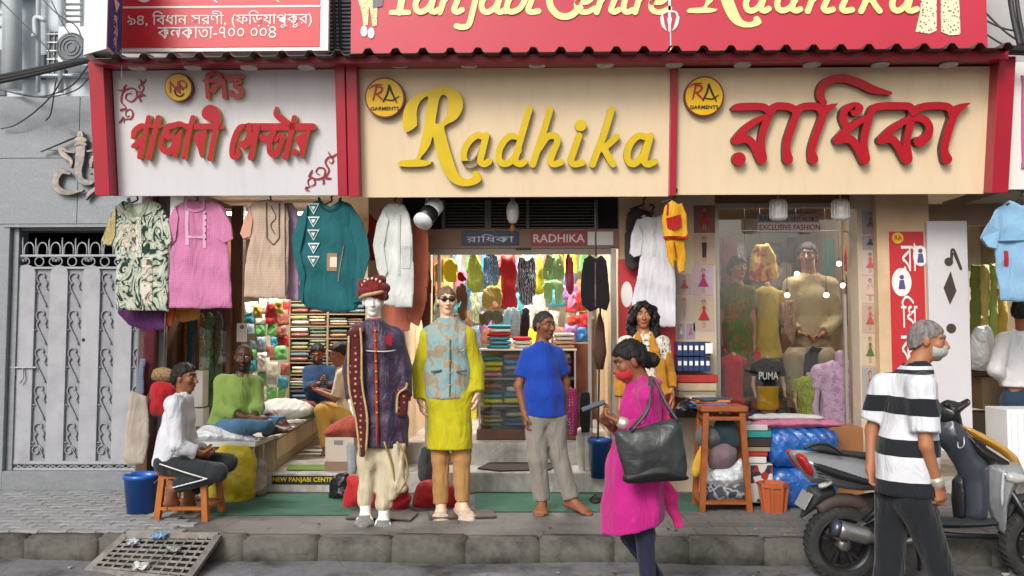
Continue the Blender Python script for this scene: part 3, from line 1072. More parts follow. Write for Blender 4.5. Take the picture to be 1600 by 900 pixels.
LET = {
 'a': ([(250, 285), (200, 278), (145, 325), (112, 400), (125, 462), (165, 472), (215, 430), (250, 350), (268, 280)], [(268, 275), (240, 390), (228, 455), (255, 474), (288, 455)]),
 'd': ([(480, 300), (440, 280), (390, 318), (355, 390), (362, 455), (402, 472), (455, 440), (490, 380)], [(565, 95), (520, 250), (478, 400), (468, 455), (500, 474), (530, 460)]),
 'h': ([(708, 100), (660, 260), (620, 380), (588, 478)], [(630, 370), (685, 290), (738, 280), (758, 315), (730, 390), (712, 450), (735, 475), (782, 462)]),
 'i': ([(908, 280), (870, 390), (852, 450), (875, 475), (930, 465)],),
 'k': ([(1132, 100), (1080, 270), (1030, 400), (1000, 478)], [(1165, 287), (1120, 330), (1068, 372)], [(1078, 360), (1112, 430), (1142, 476)]),
 'A': ([(1370, 290), (1320, 280), (1268, 325), (1240, 400), (1250, 458), (1290, 472), (1345, 420), (1380, 330)], [(1400, 278), (1368, 400), (1358, 458), (1385, 476), (1428, 458)])}
def script_word(f, parent, trR, trL, fm, sm, ext, lift, w=46):
 polys = [smooth_path(px_poly(f, [trR(*p) for p in R_OUT]), 2, True), smooth_path(px_poly(f, [trR(*p) for p in R_HOLE]), 3, True)]
 face_side(fill2d(polys, ext, .0), fm, sm, parent, 'letter', f, lift)
 for n_, ch in enumerate('adhikA'):
  ps = []
  for i, st in enumerate(LET[ch]):
   ps.append(fill2d([stroke_poly(f, trL, st, w)], ext + .0012 * i + .0025 * (1 + n_ % 2)))
  if ch == 'i':
   c = trL(918, 208)
   ps.append(fill2d([circle(f.px(*c), np.linalg.norm(f.px(*trL(958, 208)) - f.px(*c)))], ext))
  V, F = join(*ps)
  mi = []
  for fc in F:
   zz_ = V[list(fc)][:, 2]
   mi.append(0 if zz_.min() > ext * .8 else 1)
  part('letter', f.out((V, F), lift), [fm, sm], parent, mi=mi)
script_word(FF, S2, trB, trA, M_YEL, M_YELS, .045, .004)
# --- red Bengali word on the right panel (grid: zoom of 1120,110)
trC = lambda x, y: (1120 + x * .2, 110 + y * .2)
def bengali(f, parent, tr, letters, fm, sm, ext, lift):
 for n_, L in enumerate(letters):
  ps = []
  for i, s in enumerate(L):
   e = ext + .0013 * i + .0065 * (n_ % 2)
   if s[0] == 'dot':
    c = f.px(*tr(*s[1]))
    r = np.linalg.norm(f.px(*tr(s[1][0] + s[2], s[1][1])) - c)
    ps.append(fill2d([circle(c, r)], e))
   elif s[0] == 'poly':
    ps.append(fill2d([smooth_path(px_poly(f, [tr(*q) for q in s[1]]), 3, True)], e))
   else:
    ps.append(fill2d([stroke_poly(f, tr, s[0], s[1])], e))
  V, F = join(*ps)
  mi = [0 if V[list(fc)][:, 2].min() > ext * .8 else 1 for fc in F]
  part('letter', f.out((V, F), lift), [fm, sm], parent, mi=mi)
W = 58
bengali(FF, S3, trC, [
 [([(110, 305), (160, 292), (330, 290), (385, 318)], [30, W, W, W]), ([(415, 310), (378, 390), (345, 480), (330, 580), (335, 690)], [50, W, W, W, 84]), ([(380, 365), (300, 395), (200, 465), (130, 548)], [40, 48, 55, 60]), ([(130, 552), (215, 540), (275, 590), (330, 700)], [60, 62, 62, 70]), ('dot', (158, 695), 52)],
 [([(400, 340), (435, 292), (500, 286), (565, 300), (600, 340), (575, 420), (535, 540), (525, 620), (537, 698)], [50, W, W, W, W, W, W, W, 78])],
 [([(605, 340), (645, 295), (740, 286), (790, 310), (805, 365), (765, 480), (730, 590), (722, 640), (735, 698)], [50, W, W, W, W, W, W, W, 78]), ([(805, 345), (850, 302), (920, 268)], [60, 56, 8]), ([(815, 262), (788, 200), (805, 130), (855, 90), (930, 72), (1010, 80), (1100, 112), (1200, 158), (1330, 186)], [50, 62, 64, 66, 66, 64, 64, 60, 26])],
 [([(1055, 330), (1088, 305), (1050, 285), (985, 310), (962, 370), (988, 440)], [70, 66, 60, 58, W, W]), ([(1140, 375), (1010, 455), (915, 548)], [48, 56, 58]), ([(915, 552), (1005, 540), (1065, 590), (1130, 705)], [58, 62, 62, 74]), ([(1165, 370), (1135, 480), (1122, 580), (1130, 695)], [56, W, W, 84]), ([(1160, 385), (1195, 308), (1260, 287), (1400, 285), (1475, 292), (1505, 335)], [50, W, W, W, W, W])],
 [([(1510, 320), (1480, 450), (1458, 560), (1462, 695)], [60, W, W, 84]), ([(1475, 385), (1355, 455), (1255, 548)], [44, 54, 58]), ([(1255, 552), (1340, 542), (1400, 610), (1455, 700)], [58, 62, 62, 72]), ([(1510, 375), (1590, 390), (1632, 445), (1622, 510), (1580, 555), (1550, 560)], [50, W, W, 62, 72, 80])],
 [([(1525, 330), (1585, 290), (1740, 285), (1795, 310), (1810, 355)], [46, W, W, W, W]), ([(1825, 340), (1785, 460), (1752, 580), (1748, 640), (1768, 698)], [56, W, W, W, 78]), ([(1825, 350), (1870, 296), (1945, 262)], [56, 52, 6])],
], M_RLET, M_RLETS, .06, .004)
# --- red and gold Bengali words on the white panel (grids: zooms of 190,150 / 345,150 / 180,100)
trD = lambda x, y: (190 + x * .1444, 150 + y * .1444)
trE = lambda x, y: (345 + x * .1444, 150 + y * .1444)
trG = lambda x, y: (180 + x * .225, 100 + y * .225)
w5 = 52
bengali(FF, S1, trD, [
 [([(150, 455), (170, 385), (240, 330), (300, 330)], [36, 56, 56, 40]), ([(155, 550), (205, 515), (290, 420)], [44, 62, 40]), ([(325, 240), (285, 420), (225, 665)], w5)],
 [([(430, 240), (385, 430), (322, 675)], w5), ([(330, 330), (440, 330)], [40, 50])],
 [([(600, 320), (520, 350), (520, 440), (600, 445)], [60, 66, 66, 50]), ([(590, 320), (660, 310), (680, 345), (620, 430)], [50, 60, 55, 50]), ([(470, 440), (458, 545), (505, 605), (575, 580), (625, 470), (665, 400)], [40, 54, 64, 64, 56, 46]), ([(650, 430), (625, 560), (605, 650)], [50, 56, 44])],
 [([(800, 240), (765, 380), (705, 665)], w5)],
 [([(720, 335), (1095, 335)], 62), ('poly', [(820, 425), (900, 390), (945, 372), (925, 500), (895, 665), (870, 640), (850, 570), (810, 480)])],
 [([(1055, 340), (1020, 480), (982, 685)], w5), ('poly', [(1085, 345), (1092, 220), (1070, 150), (1010, 105), (945, 115), (900, 170), (905, 235), (960, 275), (1020, 285), (1030, 345)])],
], M_RLET, M_GOLD, .05, .004)
bengali(FF, S1, trE, [
 [([(300, 325), (225, 350), (165, 470), (142, 600), (160, 665), (205, 640), (205, 585)], [40, 55, 56, 56, 58, 50, 40])],
 [([(335, 320), (330, 420), (300, 500), (250, 530)], [50, 52, 60, 70]), ([(270, 560), (340, 500), (400, 390)], [40, 56, 50]), ([(425, 330), (385, 520), (345, 672)], [w5, w5, 60])],
 [([(310, 338), (1010, 338)], 74), ([(470, 450), (525, 480), (590, 400)], [70, 76, 50]), ([(590, 390), (548, 520), (555, 615), (605, 640), (655, 560), (690, 450), (662, 425), (615, 480)], [60, 56, 60, 62, 56, 50, 44, 40])],
 [([(620, 130), (622, 205), (680, 255), (745, 300)], [16, 60, 74, 60])],
 [([(815, 240), (775, 420), (718, 672)], 54)],
 [('poly', [(985, 372), (960, 470), (908, 672), (880, 640), (868, 560), (822, 470), (900, 410)]), ('dot', (822, 612), 34)],
], M_RLET, M_GOLD, .05, .004)
bengali(FF, S1, trG, [
 [([(632, 122), (745, 122)], 24), ([(748, 118), (735, 82), (695, 68), (655, 88), (652, 150), (658, 232)], [20, 26, 28, 30, 30, 34]), ([(690, 190), (712, 160), (760, 130)], [36, 30, 24]), ([(765, 120), (768, 180), (772, 232)], [24, 28, 34])],
 [([(785, 92), (895, 92)], 26), ([(800, 112), (880, 122), (840, 158), (885, 180), (880, 222), (830, 226), (812, 195)], [24, 26, 26, 28, 28, 26, 24])],
], M_RLET, M_GOLD, .04, .004)
# --- scroll flourishes printed on the white panel
M_MAR = mat('maroon_print', '#8f1a2c', .5)
def flourish(tr, strokes):
 ps = [fill2d([stroke_poly(FF, tr, p, w_)], .004 + .0008 * i) for i, (p, w_) in enumerate(strokes)]
 part('flourish', FF.out(join(*ps), .003), M_MAR, S1)
flourish(trG, [([(62, 410), (70, 385), (110, 380), (125, 345), (105, 315), (75, 335), (80, 365), (100, 360)], [4, 8, 12, 12, 10, 8, 7, 6]),
               ([(75, 300), (45, 260), (55, 200), (100, 170), (145, 180), (150, 230), (115, 262), (75, 240), (85, 210), (115, 205)], [8, 12, 12, 11, 11, 11, 10, 9, 8, 7]),
               ([(150, 190), (185, 195), (200, 165), (185, 145), (165, 160), (175, 175)], [8, 9, 9, 8, 7, 6]), ([(190, 140), (210, 120), (215, 105)], [12, 8, 2]), ([(188, 140), (180, 115), (165, 110)], [12, 8, 2]), ([(165, 225), (190, 215), (215, 222)], [16, 20, 3]), ([(165, 230), (180, 255), (175, 262)], [14, 10, 3]), ([(62, 180), (70, 155), (85, 145)], [14, 10, 2]), ([(55, 185), (35, 185), (18, 178)], [12, 8, 2]), ([(60, 370), (38, 400), (30, 410)], [10, 6, 2]), ([(75, 310), (50, 315), (38, 325)], [10, 8, 3])])
flourish(trG, [([(1330, 860), (1360, 850), (1390, 830), (1370, 790), (1340, 810), (1350, 850), (1375, 845)], [8, 10, 12, 12, 10, 9, 6]),
               ([(1345, 780), (1400, 800), (1450, 780), (1455, 730), (1415, 720), (1395, 750), (1420, 770)], [10, 12, 12, 11, 9, 8, 6]),
               ([(1455, 790), (1485, 740), (1460, 680), (1490, 645), (1515, 665), (1505, 690), (1488, 680)], [9, 12, 12, 11, 10, 8, 6]), ([(1500, 640), (1485, 620), (1480, 608)], [12, 8, 2]), ([(1505, 645), (1530, 630), (1540, 622)], [12, 8, 2]), ([(1465, 790), (1490, 795), (1500, 790)], [18, 12, 3]), ([(1445, 800), (1450, 825), (1440, 832)], [16, 10, 3]), ([(1350, 775), (1365, 745), (1370, 735)], [14, 10, 3]), ([(1330, 855), (1325, 870), (1350, 880)], [12, 10, 3])])
# --- round badges
M_BADGE = mat('badge_yellow', '#dcae1a', .35, var=.05)
M_BRIM = mat('badge_rim', '#6e2413', .45)
M_BLK = mat('black_print', '#1d1714', .6)
def badge(label, u_, v_, rpx, kind):
 c = FF.px(u_, v_)
 k = np.linalg.norm(FF.px(u_ + 1, v_) - c)
 r = rpx * k
 t = thing('round_badge', label, 'badge', FF.out((np.array([[c[0], c[1], 0]]), []))[0][0])
 part('rim', FF.out(fill2d([circle(c, r, 40)], .05), .003), M_BRIM, t)
 part('disc', FF.out(fill2d([circle(c, r * .925, 40)], .004), .0545), M_BADGE, t)
 tr = lambda x, y: (u_ + x, v_ + y)
 def mono(ps, m):
  part('monogram', FF.out(join(*[fill2d([stroke_poly(FF, tr, q, w_)], .004 + .0008 * i) for i, (q, w_) in enumerate(ps)]), .06), m, t)
 if kind == 'RA':
  mono([([(-24, -14), (-16, -19), (-4, -20)], [1, 3, 2]), ([(-13, -17), (-15, -8), (-18, 4)], [3, 2.6, 2]), ([(-12, -17), (-4, -15), (-6, -9), (-13, -5)], [2, 2.6, 2.6, 2]), ([(-12, -6), (-7, 0), (-2, 4)], [2.4, 2.8, 1.5])], M_RLET)
  mono([([(-2, 6), (4, -6), (7, -19)], [2.4, 3, 2.6]), ([(7, -19), (12, -6), (19, 8)], [2.6, 3, 1.6]), ([(2, 3), (12, 4), (22, -2)], [1.6, 2, 1.2])], M_BLK)
  p = fit_text('GARMENTS', 44 * k, 5.5 * k, .004, .012)
  part('lettering', FF.out((p[0] + np.array((c[0], c[1] - 16.5 * k, 0)), p[1]), .06), M_BLK, t)
 else:
  mono([([(-12, 8), (-12, -8)], 2.6), ([(-12, -8), (0, 7)], [3, 2.6]), ([(0, 7), (0, -9)], 2.4), ([(3, 9), (3, -9), (12, -7), (12, 0), (4, 1)], [2.4, 2.6, 2.4, 2.4, 2])], M_RLET)
  mono([([(8, 4), (4, -2), (-2, 0), (-5, 6), (-2, 12), (4, 14), (9, 10)], [2, 2.2, 2.2, 2.6, 2.4, 2.2, 2])], M_BLK)
badge('round yellow badge with an NCP monogram on the white sign', 283, 138, 21.5, 'NCP')
badge('round yellow RA Garments badge beside the yellow Radhika script', 603, 154, 31, 'RA')
badge('round yellow RA Garments badge beside the large red Bengali letters', 1098, 152, 31, 'RA')
# ------------------------------------------------------------------ corrugated awning on top of the frame
def awning(u0, u1, v0, v1, Y0, Y1, dz, n0):
 a, b_ = at(u0, v0, Y0), at(u1, v1, Y0)
 N = int((u1 - u0) / 43.2 * 14)
 V, F = [], []
 for r, (Yq, dzq) in enumerate(((Y0, 0), (Y0, .004), (Y1, dz), (Y1, dz + .004))):
  for i in range(N + 1):
   t = i / N
   ph = ((u0 + (u1 - u0) * t) - n0) / 43.2 % 1.0
   d = min(ph, 1 - ph)
   h_ = .042 * max(0.0, min(1.0, (.2 - d) / .1))
   x = a[0] + (b_[0] - a[0]) * t
   z = a[2] + (b_[2] - a[2]) * t
   V.append((x, Yq, z + dzq + h_ + (-.0 if r % 2 == 0 else .0)))
 for (r0, r1) in ((0, 1), (1, 3), (3, 2), (2, 0)):
  for i in range(N):
   F.append((r0 * (N + 1) + i, r1 * (N + 1) + i, r1 * (N + 1) + i + 1, r0 * (N + 1) + i + 1))
 return (np.array(V), F)
M_TIN = mat('dark_tin', '#4a2a27', .5, .1, var=.3, vscale=5, dirt=.4, dirtc=C('#241a1a'), dscale=8)
aw = thing('tin_awning', 'dark corrugated tin awning running above the red fascia', 'awning', (0, 6.6, at(800, 85, 6.6)[2]))
part('sheet', awning(136, 548, 92, 86, 6.44, 7.6, .1, 225), mat('grey_tin', '#4a4744', .5, .1, var=.3, vscale=5), aw)
part('sheet', awning(545, 1050, 84, 80, 6.43, 7.6, .1, 575), M_TIN, aw)
part('sheet', awning(1047, 1585, 80, 75, 6.44, 7.6, .1, 1057), M_TIN, aw)
# ------------------------------------------------------------------ upper boards
M_PINK = mat('pink_red_vinyl', '#b52a3e', .45, var=.06, vscale=1.2)
M_CRL = mat('pale_yellow_letter', '#e6dc92', .45)
M_OFFW = mat('white_print', '#dcd9d4', .5)
BF = upright(7.12)
ban = thing('banner_board', 'broad pink-red board with pale yellow script above the awning', 'signboard', (BF.px(1044, 80)[0], 7.12, BF.px(1044, 80)[1]))
part('board', frect(BF, 549, -150, 1540, 82, -.05, 0), M_PINK, ban)
part('joint', frect(BF, 1046, -150, 1047.5, 82, .0, .003), M_OFFW, ban)
trR = lambda x, y: (1074 + (560 + x * .2111 - 624) * .9, 20 + (110 + y * .2111 - 260) * .75)
trL = lambda x, y: (1074 + (700 + x * .225 - 624) * .9, 20 + (150 + y * .225 - 260) * .75)
script_word(BF, ban, trR, trL, M_CRL, M_CRL, .006, .002, 46)
# Panjabi Centre in the same hand: letters in a unit grid (baseline 478, x-height 280, ascender 95)
LX = {'P': [([(70, 100), (40, 300), (10, 478)], 52), ([(-50, 478), (80, 478)], 40), ([(0, 110), (90, 90), (150, 150), (120, 240), (60, 270)], 46)],
      'a': [([(170, 285), (120, 278), (65, 325), (32, 400), (45, 462), (85, 472), (135, 430), (170, 350), (188, 280)], 44), ([(188, 275), (160, 390), (148, 455), (175, 474), (208, 455)], 44)],
      'n': [([(70, 285), (45, 380), (15, 478)], 44), ([(35, 400), (95, 300), (150, 285), (165, 320), (140, 400), (125, 455), (150, 474), (185, 455)], 44)],
      'j': [([(80, 285), (40, 480), (10, 590), (-40, 610), (-80, 600)], 44)],
      'b': [([(105, 100), (60, 280), (20, 470)], 44), ([(40, 380), (90, 295), (150, 290), (170, 350), (130, 440), (70, 474), (25, 460)], 44)],
      'i': [([(58, 280), (20, 390), (2, 450), (25, 475), (80, 465)], 44)],
      'C': [([(250, 190), (220, 110), (120, 120), (30, 260), (10, 400), (70, 500), (160, 510), (240, 440)], 52)],
      'e': [([(30, 390), (110, 380), (150, 320), (120, 280), (60, 320), (25, 400), (40, 460), (100, 474), (165, 440)], 42)],
      't': [([(110, 140), (60, 330), (40, 440), (65, 474), (110, 455)], 44), ([(20, 290), (140, 290)], 34)],
      'r': [([(60, 285), (35, 380), (10, 478)], 44), ([(35, 380), (80, 310), (130, 285)], 42)]}
for n_, (ch, u0) in enumerate((('P', 622), ('a', 643), ('n', 684), ('j', 730), ('a', 746), ('b', 786), ('i', 825), ('C', 857), ('e', 896), ('n', 929), ('t', 966), ('r', 990), ('e', 1012))):
 tr = lambda x, y, u0=u0: (u0 + x * .205, 20 + (y - 478) * .175)
 ps = [fill2d([stroke_poly(BF, tr, q, w_)], .006 + .001 * i + .004 * (n_ % 2)) for i, (q, w_) in enumerate(LX[ch])]
 part('letter', BF.out(join(*ps), .002), M_CRL, ban)
trI = lambda x, y: (x, y)
tri = [([(1046, -30), (1046, 48)], 4), ([(1034, 28), (1036, 20), (1046, 18), (1056, 20), (1059, 28)], 3), ([(1034, 28), (1036, 40), (1041, 48)], [5, 5, 1]), ([(1059, 28), (1056, 40), (1051, 48)], [5, 5, 1]), ([(1046, 30), (1046, 50)], [7, 1])]
part('trident_print', BF.out(join(*[fill2d([stroke_poly(BF, trI, q, w_)], .005 + .0008 * i) for i, (q, w_) in enumerate(tri)]), .003), M_OFFW, ban)
# printed garments on the board: skirt at the right end, trousers and shoes at the left end
def m_dots(name, base, dot, s):
 b = NB(name)
 b.color(b.ramp(b.voro(s), [(.0, C(dot)), (.28, C(dot)), (.34, C(base))]))
 return b.fin(.6)
M_SKIRT = m_dots('dotted_print', '#dcd6b4', '#6e6a48', 36)
skirt = [[(1441, -20), (1437, 20), (1430, 50), (1452, 53), (1463, 48), (1463, -20)], [(1469, -20), (1470, 50), (1484, 56), (1500, 54), (1499, 20), (1496, -20)]]
part('skirt_print', BF.out(join(*[fill2d([px_poly(BF, q)], .004 + .001 * i) for i, q in enumerate(skirt)]), .003), M_SKIRT, ban)
trou = [[(554, -20), (566, 22), (568, 40), (575, 40), (577, 10), (580, 24), (582, 42), (589, 40), (590, 10), (598, -20)]]
part('trousers_print', BF.out(fill2d([px_poly(BF, trou[0])], .004), .003), m_dots('wrap_print', '#d8cfa0', '#a39560', 50), ban)
part('shoe_print', BF.out(join(*[fill2d([circle(BF.px(*q), .03, 14, .05)], .006) for q in ((569, 49), (580, 52))]), .003), M_OFFW, ban)
part('satchel_print', BF.out(fill2d([px_poly(BF, [(582, -20), (600, -20), (598, 10), (583, 14)])], .006), .003), mat('grey_print', '#6f6a72', .6), ban)
AF = upright(6.98)
adr = thing('address_board', 'white framed red board with the shop address in Bengali', 'signboard', (AF.px(350, 78)[0], 6.98, AF.px(350, 78)[1]))
part('frame', frect(AF, 186, -170, 514, 80, -.05, 0), M_OFFW, adr)
part('face', frect(AF, 190, -160, 501, 74, .001, .006), mat('red_vinyl', '#bb1d2a', .4, var=.06), adr)
part('rule', frect(AF, 190, 9.5, 501, 12.5, .007, .009), M_OFFW, adr)
def ftext(f, s, u0, u1, v0, v1, m, parent, lift=.008, bold=0.0, ext=.003, name='lettering', shear=0):
 a, b_ = f.px(u0, v1), f.px(u1, v0)
 p = fit_text(s, b_[0] - a[0], b_[1] - a[1], ext, bold, shear)
 return part(name, f.out((p[0] + np.array(((a[0] + b_[0]) / 2, (a[1] + b_[1]) / 2, 0)), p[1]), lift), m, parent)
ftext(AF, '৯৪, িবধান সরণী, (ফিড়য়াপুকুর)', 200, 488, 16, 46, M_OFFW, adr, bold=0)
ftext(AF, 'কলকাতা-৭০০ ০০৪', 247, 432, 40, 61, M_OFFW, adr, bold=0)
# lower edges of the line above, cut by the picture's edge
ftext(AF, 'পাঞ্জাবী সেন্টার', 290, 470, -28, 6, M_OFFW, adr, bold=0)
part('emblem', AF.out(join(fill2d([circle(AF.px(226, -8), .07, 24)], .003), fill2d([circle(AF.px(226, -8), .05, 20)], .004)), .007), M_OFFW, adr)
# projecting light box
lb = thing('projecting_light_box', 'white projecting sign box with a blue lettered face', 'sign box', at(158, 74, 6.6))
a0, a1, a2 = at(131, 64, 6.5), at(166, 76, 6.36), at(190, 80, 6.72)
H = 1.0
def quadbox(p, q, r, h):
 s = p + (r - q)
 V = []
 for zc in (0, h):
  for t in (p, q, r, s):
   V.append((t[0], t[1], a1[2] + zc))
 return (np.array(V), [(3, 2, 1, 0), (4, 5, 6, 7), (0, 1, 5, 4), (1, 2, 6, 5), (2, 3, 7, 6), (3, 0, 4, 7)])
part('case', quadbox(a0, a1, a2, H), M_OFFW, lb)
fb = Frame((a1[0], a1[1], a1[2]), (a2 - a1) * np.array((1, 1, 0)), (0, 0, 1))
Lb = np.linalg.norm((a2 - a1)[:2])
part('blue_face', fb.out(box(.02, Lb - .02, .03, H - .02, .001, .006)), mat('blue_vinyl', '#27327f', .4), lb)
pt = fit_text('রািধকা', Lb * .8, .10, .003, .012)
part('lettering', fb.out((pt[0] @ np.array(((0.0, 1, 0), (-1, 0, 0), (0, 0, 1))).T * np.array((1, 1.0, 1)) * 1.0 + np.array((Lb / 2, .19, 0)), pt[1]), .008), M_OFFW, lb)
part('arrow_print', fb.out(fill2d([np.array([(Lb * .3, .46), (Lb * .5, .36), (Lb * .7, .46)])], .003), .008), M_OFFW, lb)
# ------------------------------------------------------------------ people and mannequins
def m_skin(name, rough=.55):
 b = NB(name)
 a = b.n('ShaderNodeVertexColor', layer_name='Col')
 b.color(b.mix(.12, a.outputs[0], b.ramp(b.noise(60, 3), [(.3, .35), (.7, .9)]), 'OVERLAY'))
 b.b.inputs['Subsurface Weight'].default_value = .06
 b.b.inputs['Subsurface Radius'].default_value = (.02, .008, .005)
 b.bump(b.noise(180, 3), .08, .002)
 return b.fin(rough, 0, .4)
M_SKIN = m_skin('skin')
M_MANN = m_skin('mannequin_skin', .35)
SK = {'tan': '#9a6547', 'brown': '#7c4c33', 'dark': '#4a2d20', 'deep': '#5f3b29', 'pale': '#dcb497', 'white': '#d8d3cf'}
def jp(q, Y):
 return at(q[0], q[1], Y + (q[2] if len(q) > 2 else 0))
class Fig:
 """joints from photo pixels at a known distance, then body, hair and clothes"""
 def __init__(s, name, label, cat, Y, J, skin='brown', face=0, nod=0, roll=0, hs=1.0, g=1.0, base=None, group=None, h=.011, sm=None):
  s.Y, s.g, s.hs, s.h = Y, g, hs, h
  s.j = {k: jp(v, Y) for k, v in J.items()}
  j = s.j
  fa = R(face)
  f0 = np.array((math.sin(fa), -math.cos(fa), 0))
  u0 = np.array((0, 0, 1.0))
  r0 = np.cross(u0, f0)            # the figure's own left, seen from the front
  cn, sn = math.cos(R(nod)), math.sin(R(nod))
  s.f = f0 * cn - u0 * sn
  s.u = u0 * cn + f0 * sn
  cr, sr = math.cos(R(roll)), math.sin(R(roll))
  s.r = r0 * cr + s.u * sr
  s.u = s.u * cr - r0 * sr
  s.skin = C(SK[skin])
  s.mat = sm or M_SKIN
  s.hc = j['head']
  side = nrm(j['sR'] - j['sL'])
  s.side = side
  ax = nrm(j['neck'] - j['pel'])
  s.front = nrm(np.cross(side, ax))
  if 'hipL' not in j:
   hw = .085 * g
   sd = side if 'hipdir' not in J else None
   j['hipL'], j['hipR'] = j['pel'] - side * hw, j['pel'] + side * hw
  s.t = thing(name, label, cat, base if base is not None else (j['pel'][0], j['pel'][1], min(q[2] for q in j.values()) - .03), group)
  s.fine = []
 # ---- head and face
 def H(s, a, b, c):
  return s.hc + (s.r * a + s.f * b + s.u * c) * s.hs
 def head(s, B, nose=1.0, ears=True, detail=True):
  k, H = s.hs, s.H
  rot = (s.r, s.f, s.u)
  B.ell(H(0, -.012, .03), np.array((.075, .096, .09)) * k, rot, .01)
  B.ell(H(0, .02, -.042), np.array((.058, .07, .078)) * k, rot, .03)
  B.ell(H(0, .062, -.098), np.array((.026, .022, .02)) * k, rot, .02)
  if detail:
   B.cap(H(0, .084, .018), H(0, .108 + .004 * nose, -.03), .008 * k, .013 * k, .012)
   B.ell(H(0, .098, -.036), np.array((.019, .013, .009)) * k, rot, .008)
   for e in (-1, 1):
    B.cap(H(.014 * e, .088, .034), H(.05 * e, .068, .03), .009 * k, .008 * k, .012)
    B.ell(H(.032 * e, .1, .012), np.array((.017, .014, .011)) * k, rot, .01, True)
    B.ell(H(.032 * e, .078, .011), np.array((.013, .011, .009)) * k, rot, .004)
    B.ell(H(.04 * e, .064, -.022), np.array((.024, .022, .024)) * k, rot, .02)
    if ears:
     B.ell(H(.078 * e, -.004, -.006), np.array((.009, .02, .031)) * k, rot, .008)
   B.ell(H(0, .088, -.058), np.array((.023, .012, .007)) * k, rot, .007)
   B.ell(H(0, .086, -.069), np.array((.02, .012, .008)) * k, rot, .006)
  nb = s.j['neck']
  B.cap(H(0, -.018, -.07), nb, .055 * k * s.g ** .5, .06 * k * s.g ** .5, .025)
  lo = s.hc - .15 * k
  s.fine.append((lo, s.hc + .15 * k))
 # ---- hand: palm, four fingers, thumb
 def hand(s, B, w, tip, palm, thumb, curl=.45, k=1.0, pinch=False):
  d = nrm(tip - w)
  n = np.array(palm, float)
  n = nrm(n - d * (n @ d))
  sd = np.array(thumb, float)
  sd = nrm(sd - d * (sd @ d) - n * (sd @ n))
  B.ecap(w - d * .01, w + d * .075 * k, sd, .026 * k, .04 * k, .018 * k, .015 * k, .015)
  for i, (o, L) in enumerate(((.031, .066), (.0105, .076), (-.0105, .07), (-.031, .055))):
   p = w + d * (.083 - .006 * abs(i - 1.2)) * k + sd * o * k
   a = 0
   for q, fr in enumerate((.42, .32, .26)):
    a += curl * (1.0, 1.2, .8)[q] * (1 + .12 * i)
    e = p + (d * math.cos(a) + n * math.sin(a)) * L * fr * k
    B.cap(p, e, (.0092 - .0009 * q) * k, (.0085 - .0009 * q) * k, .004)
    p = e
  p = w + d * .02 * k + sd * .03 * k
  e = p + nrm(d * .75 + sd * .55 + n * .35) * .036 * k
  B.cap(p, e, .013 * k, .0105 * k, .008)
  B.cap(e, e + nrm(d * .95 + sd * .1 + n * .5) * .03 * k, .0105 * k, .008 * k, .004)
  c = w + d * .07 * k
  s.fine.append((c - .1 * k, c + .1 * k))
 def foot(s, B, an, toe, k=1.0, bare=True):
  d = toe - an
  d = nrm(d)
  dn = np.array((0, 0, -1.0))
  sd = nrm(np.cross(d, dn))
  dn = np.cross(sd, d) * (1 if np.cross(sd, d)[2] < 0 else -1)
  L = np.linalg.norm(toe - an)
  heel = an - d * .035 * k + dn * .045 * k
  ball_ = an + d * (L - .05) + dn * .05 * k
  B.cap(an, heel, .036 * k, .03 * k, .02)
  B.ecap(heel, ball_, sd, .032 * k, .046 * k, .03 * k, .017 * k, .025)
  B.ecap(an + d * .02, ball_, sd, .03 * k, .04 * k, .032 * k, .016 * k, .03)
  if bare:
   for i, o in enumerate((-.034, -.018, -.003, .012, .027)):
    p = ball_ + sd * o * k
    B.cap(p, p + d * (.052 - .004 * abs(i - 1)) * k + dn * .003, .011 * k, .0085 * k, .006)
   c = (ball_ + toe) / 2
   s.fine.append((c - .08 * k, c + .08 * k))
  else:
   B.ecap(ball_, ball_ + d * .045 * k, sd, .045 * k, .03 * k, .018 * k, .014 * k, .02)
 # ---- whole body
 def torso(s, B, inf=0.0, k=.05, belly=0.0):
  j, g = s.j, s.g
  ch = j['pel'] * .32 + j['neck'] * .68
  wa = j['pel'] * .68 + j['neck'] * .32
  sw = np.linalg.norm(j['sR'] - j['sL']) / 2
  B.ecap(j['pel'], wa, s.side, .15 * g + inf, .132 * g + inf, .1 * g + inf, (.092 + belly) * g + inf, k)
  B.ecap(wa, ch, s.side, .132 * g + inf, min(sw, .165 * g) + inf, (.092 + belly) * g + inf, .104 * g + inf, k)
  nb = j['neck'] - nrm(j['neck'] - j['pel']) * .03
  for q in 'LR':
   B.cap(nb, j['s' + q], .05 * g + inf * .7, .042 * g + inf, .05)
  B.cap(nb, ch, .06 * g + inf * .6, .09 * g + inf, .05)
 def limb(s, B, a, b, c, r0, r1, r2, k=.02):
  B.cap(s.j[a], s.j[b], r0, r1, k)
  B.cap(s.j[b], s.j[c], r1, r2, k)
 def body(s, arms='LR', legs='LR', hands=None, feet=None, bare=True, nose=1.0, paint=None, belly=0.0, detail=True, fs=1.0):
  B = Field()
  g = s.g
  s.torso(B, 0, belly=belly)
  for q in arms:
   s.limb(B, 's' + q, 'e' + q, 'w' + q, .046 * g, .036 * g, .026 * g)
  for q in legs:
   s.limb(B, 'hip' + q, 'k' + q, 'a' + q, .078 * g, .052 * g, .036 * g, .03)
  s.head(B, nose, detail=detail)
  for q, (palm, thumb, curl) in (hands or {}).items():
   s.hand(B, s.j['w' + q], s.j['h' + q], palm, thumb, curl, fs)
  for q in (feet or ''):
   s.foot(B, s.j['a' + q], s.j['t' + q], 1.0, bare)
  V, F = B.mesh(s.h, s.fine, .0048)
  colr = np.tile(np.array(s.skin), (len(V), 1))
  L = (V - s.hc) / s.hs
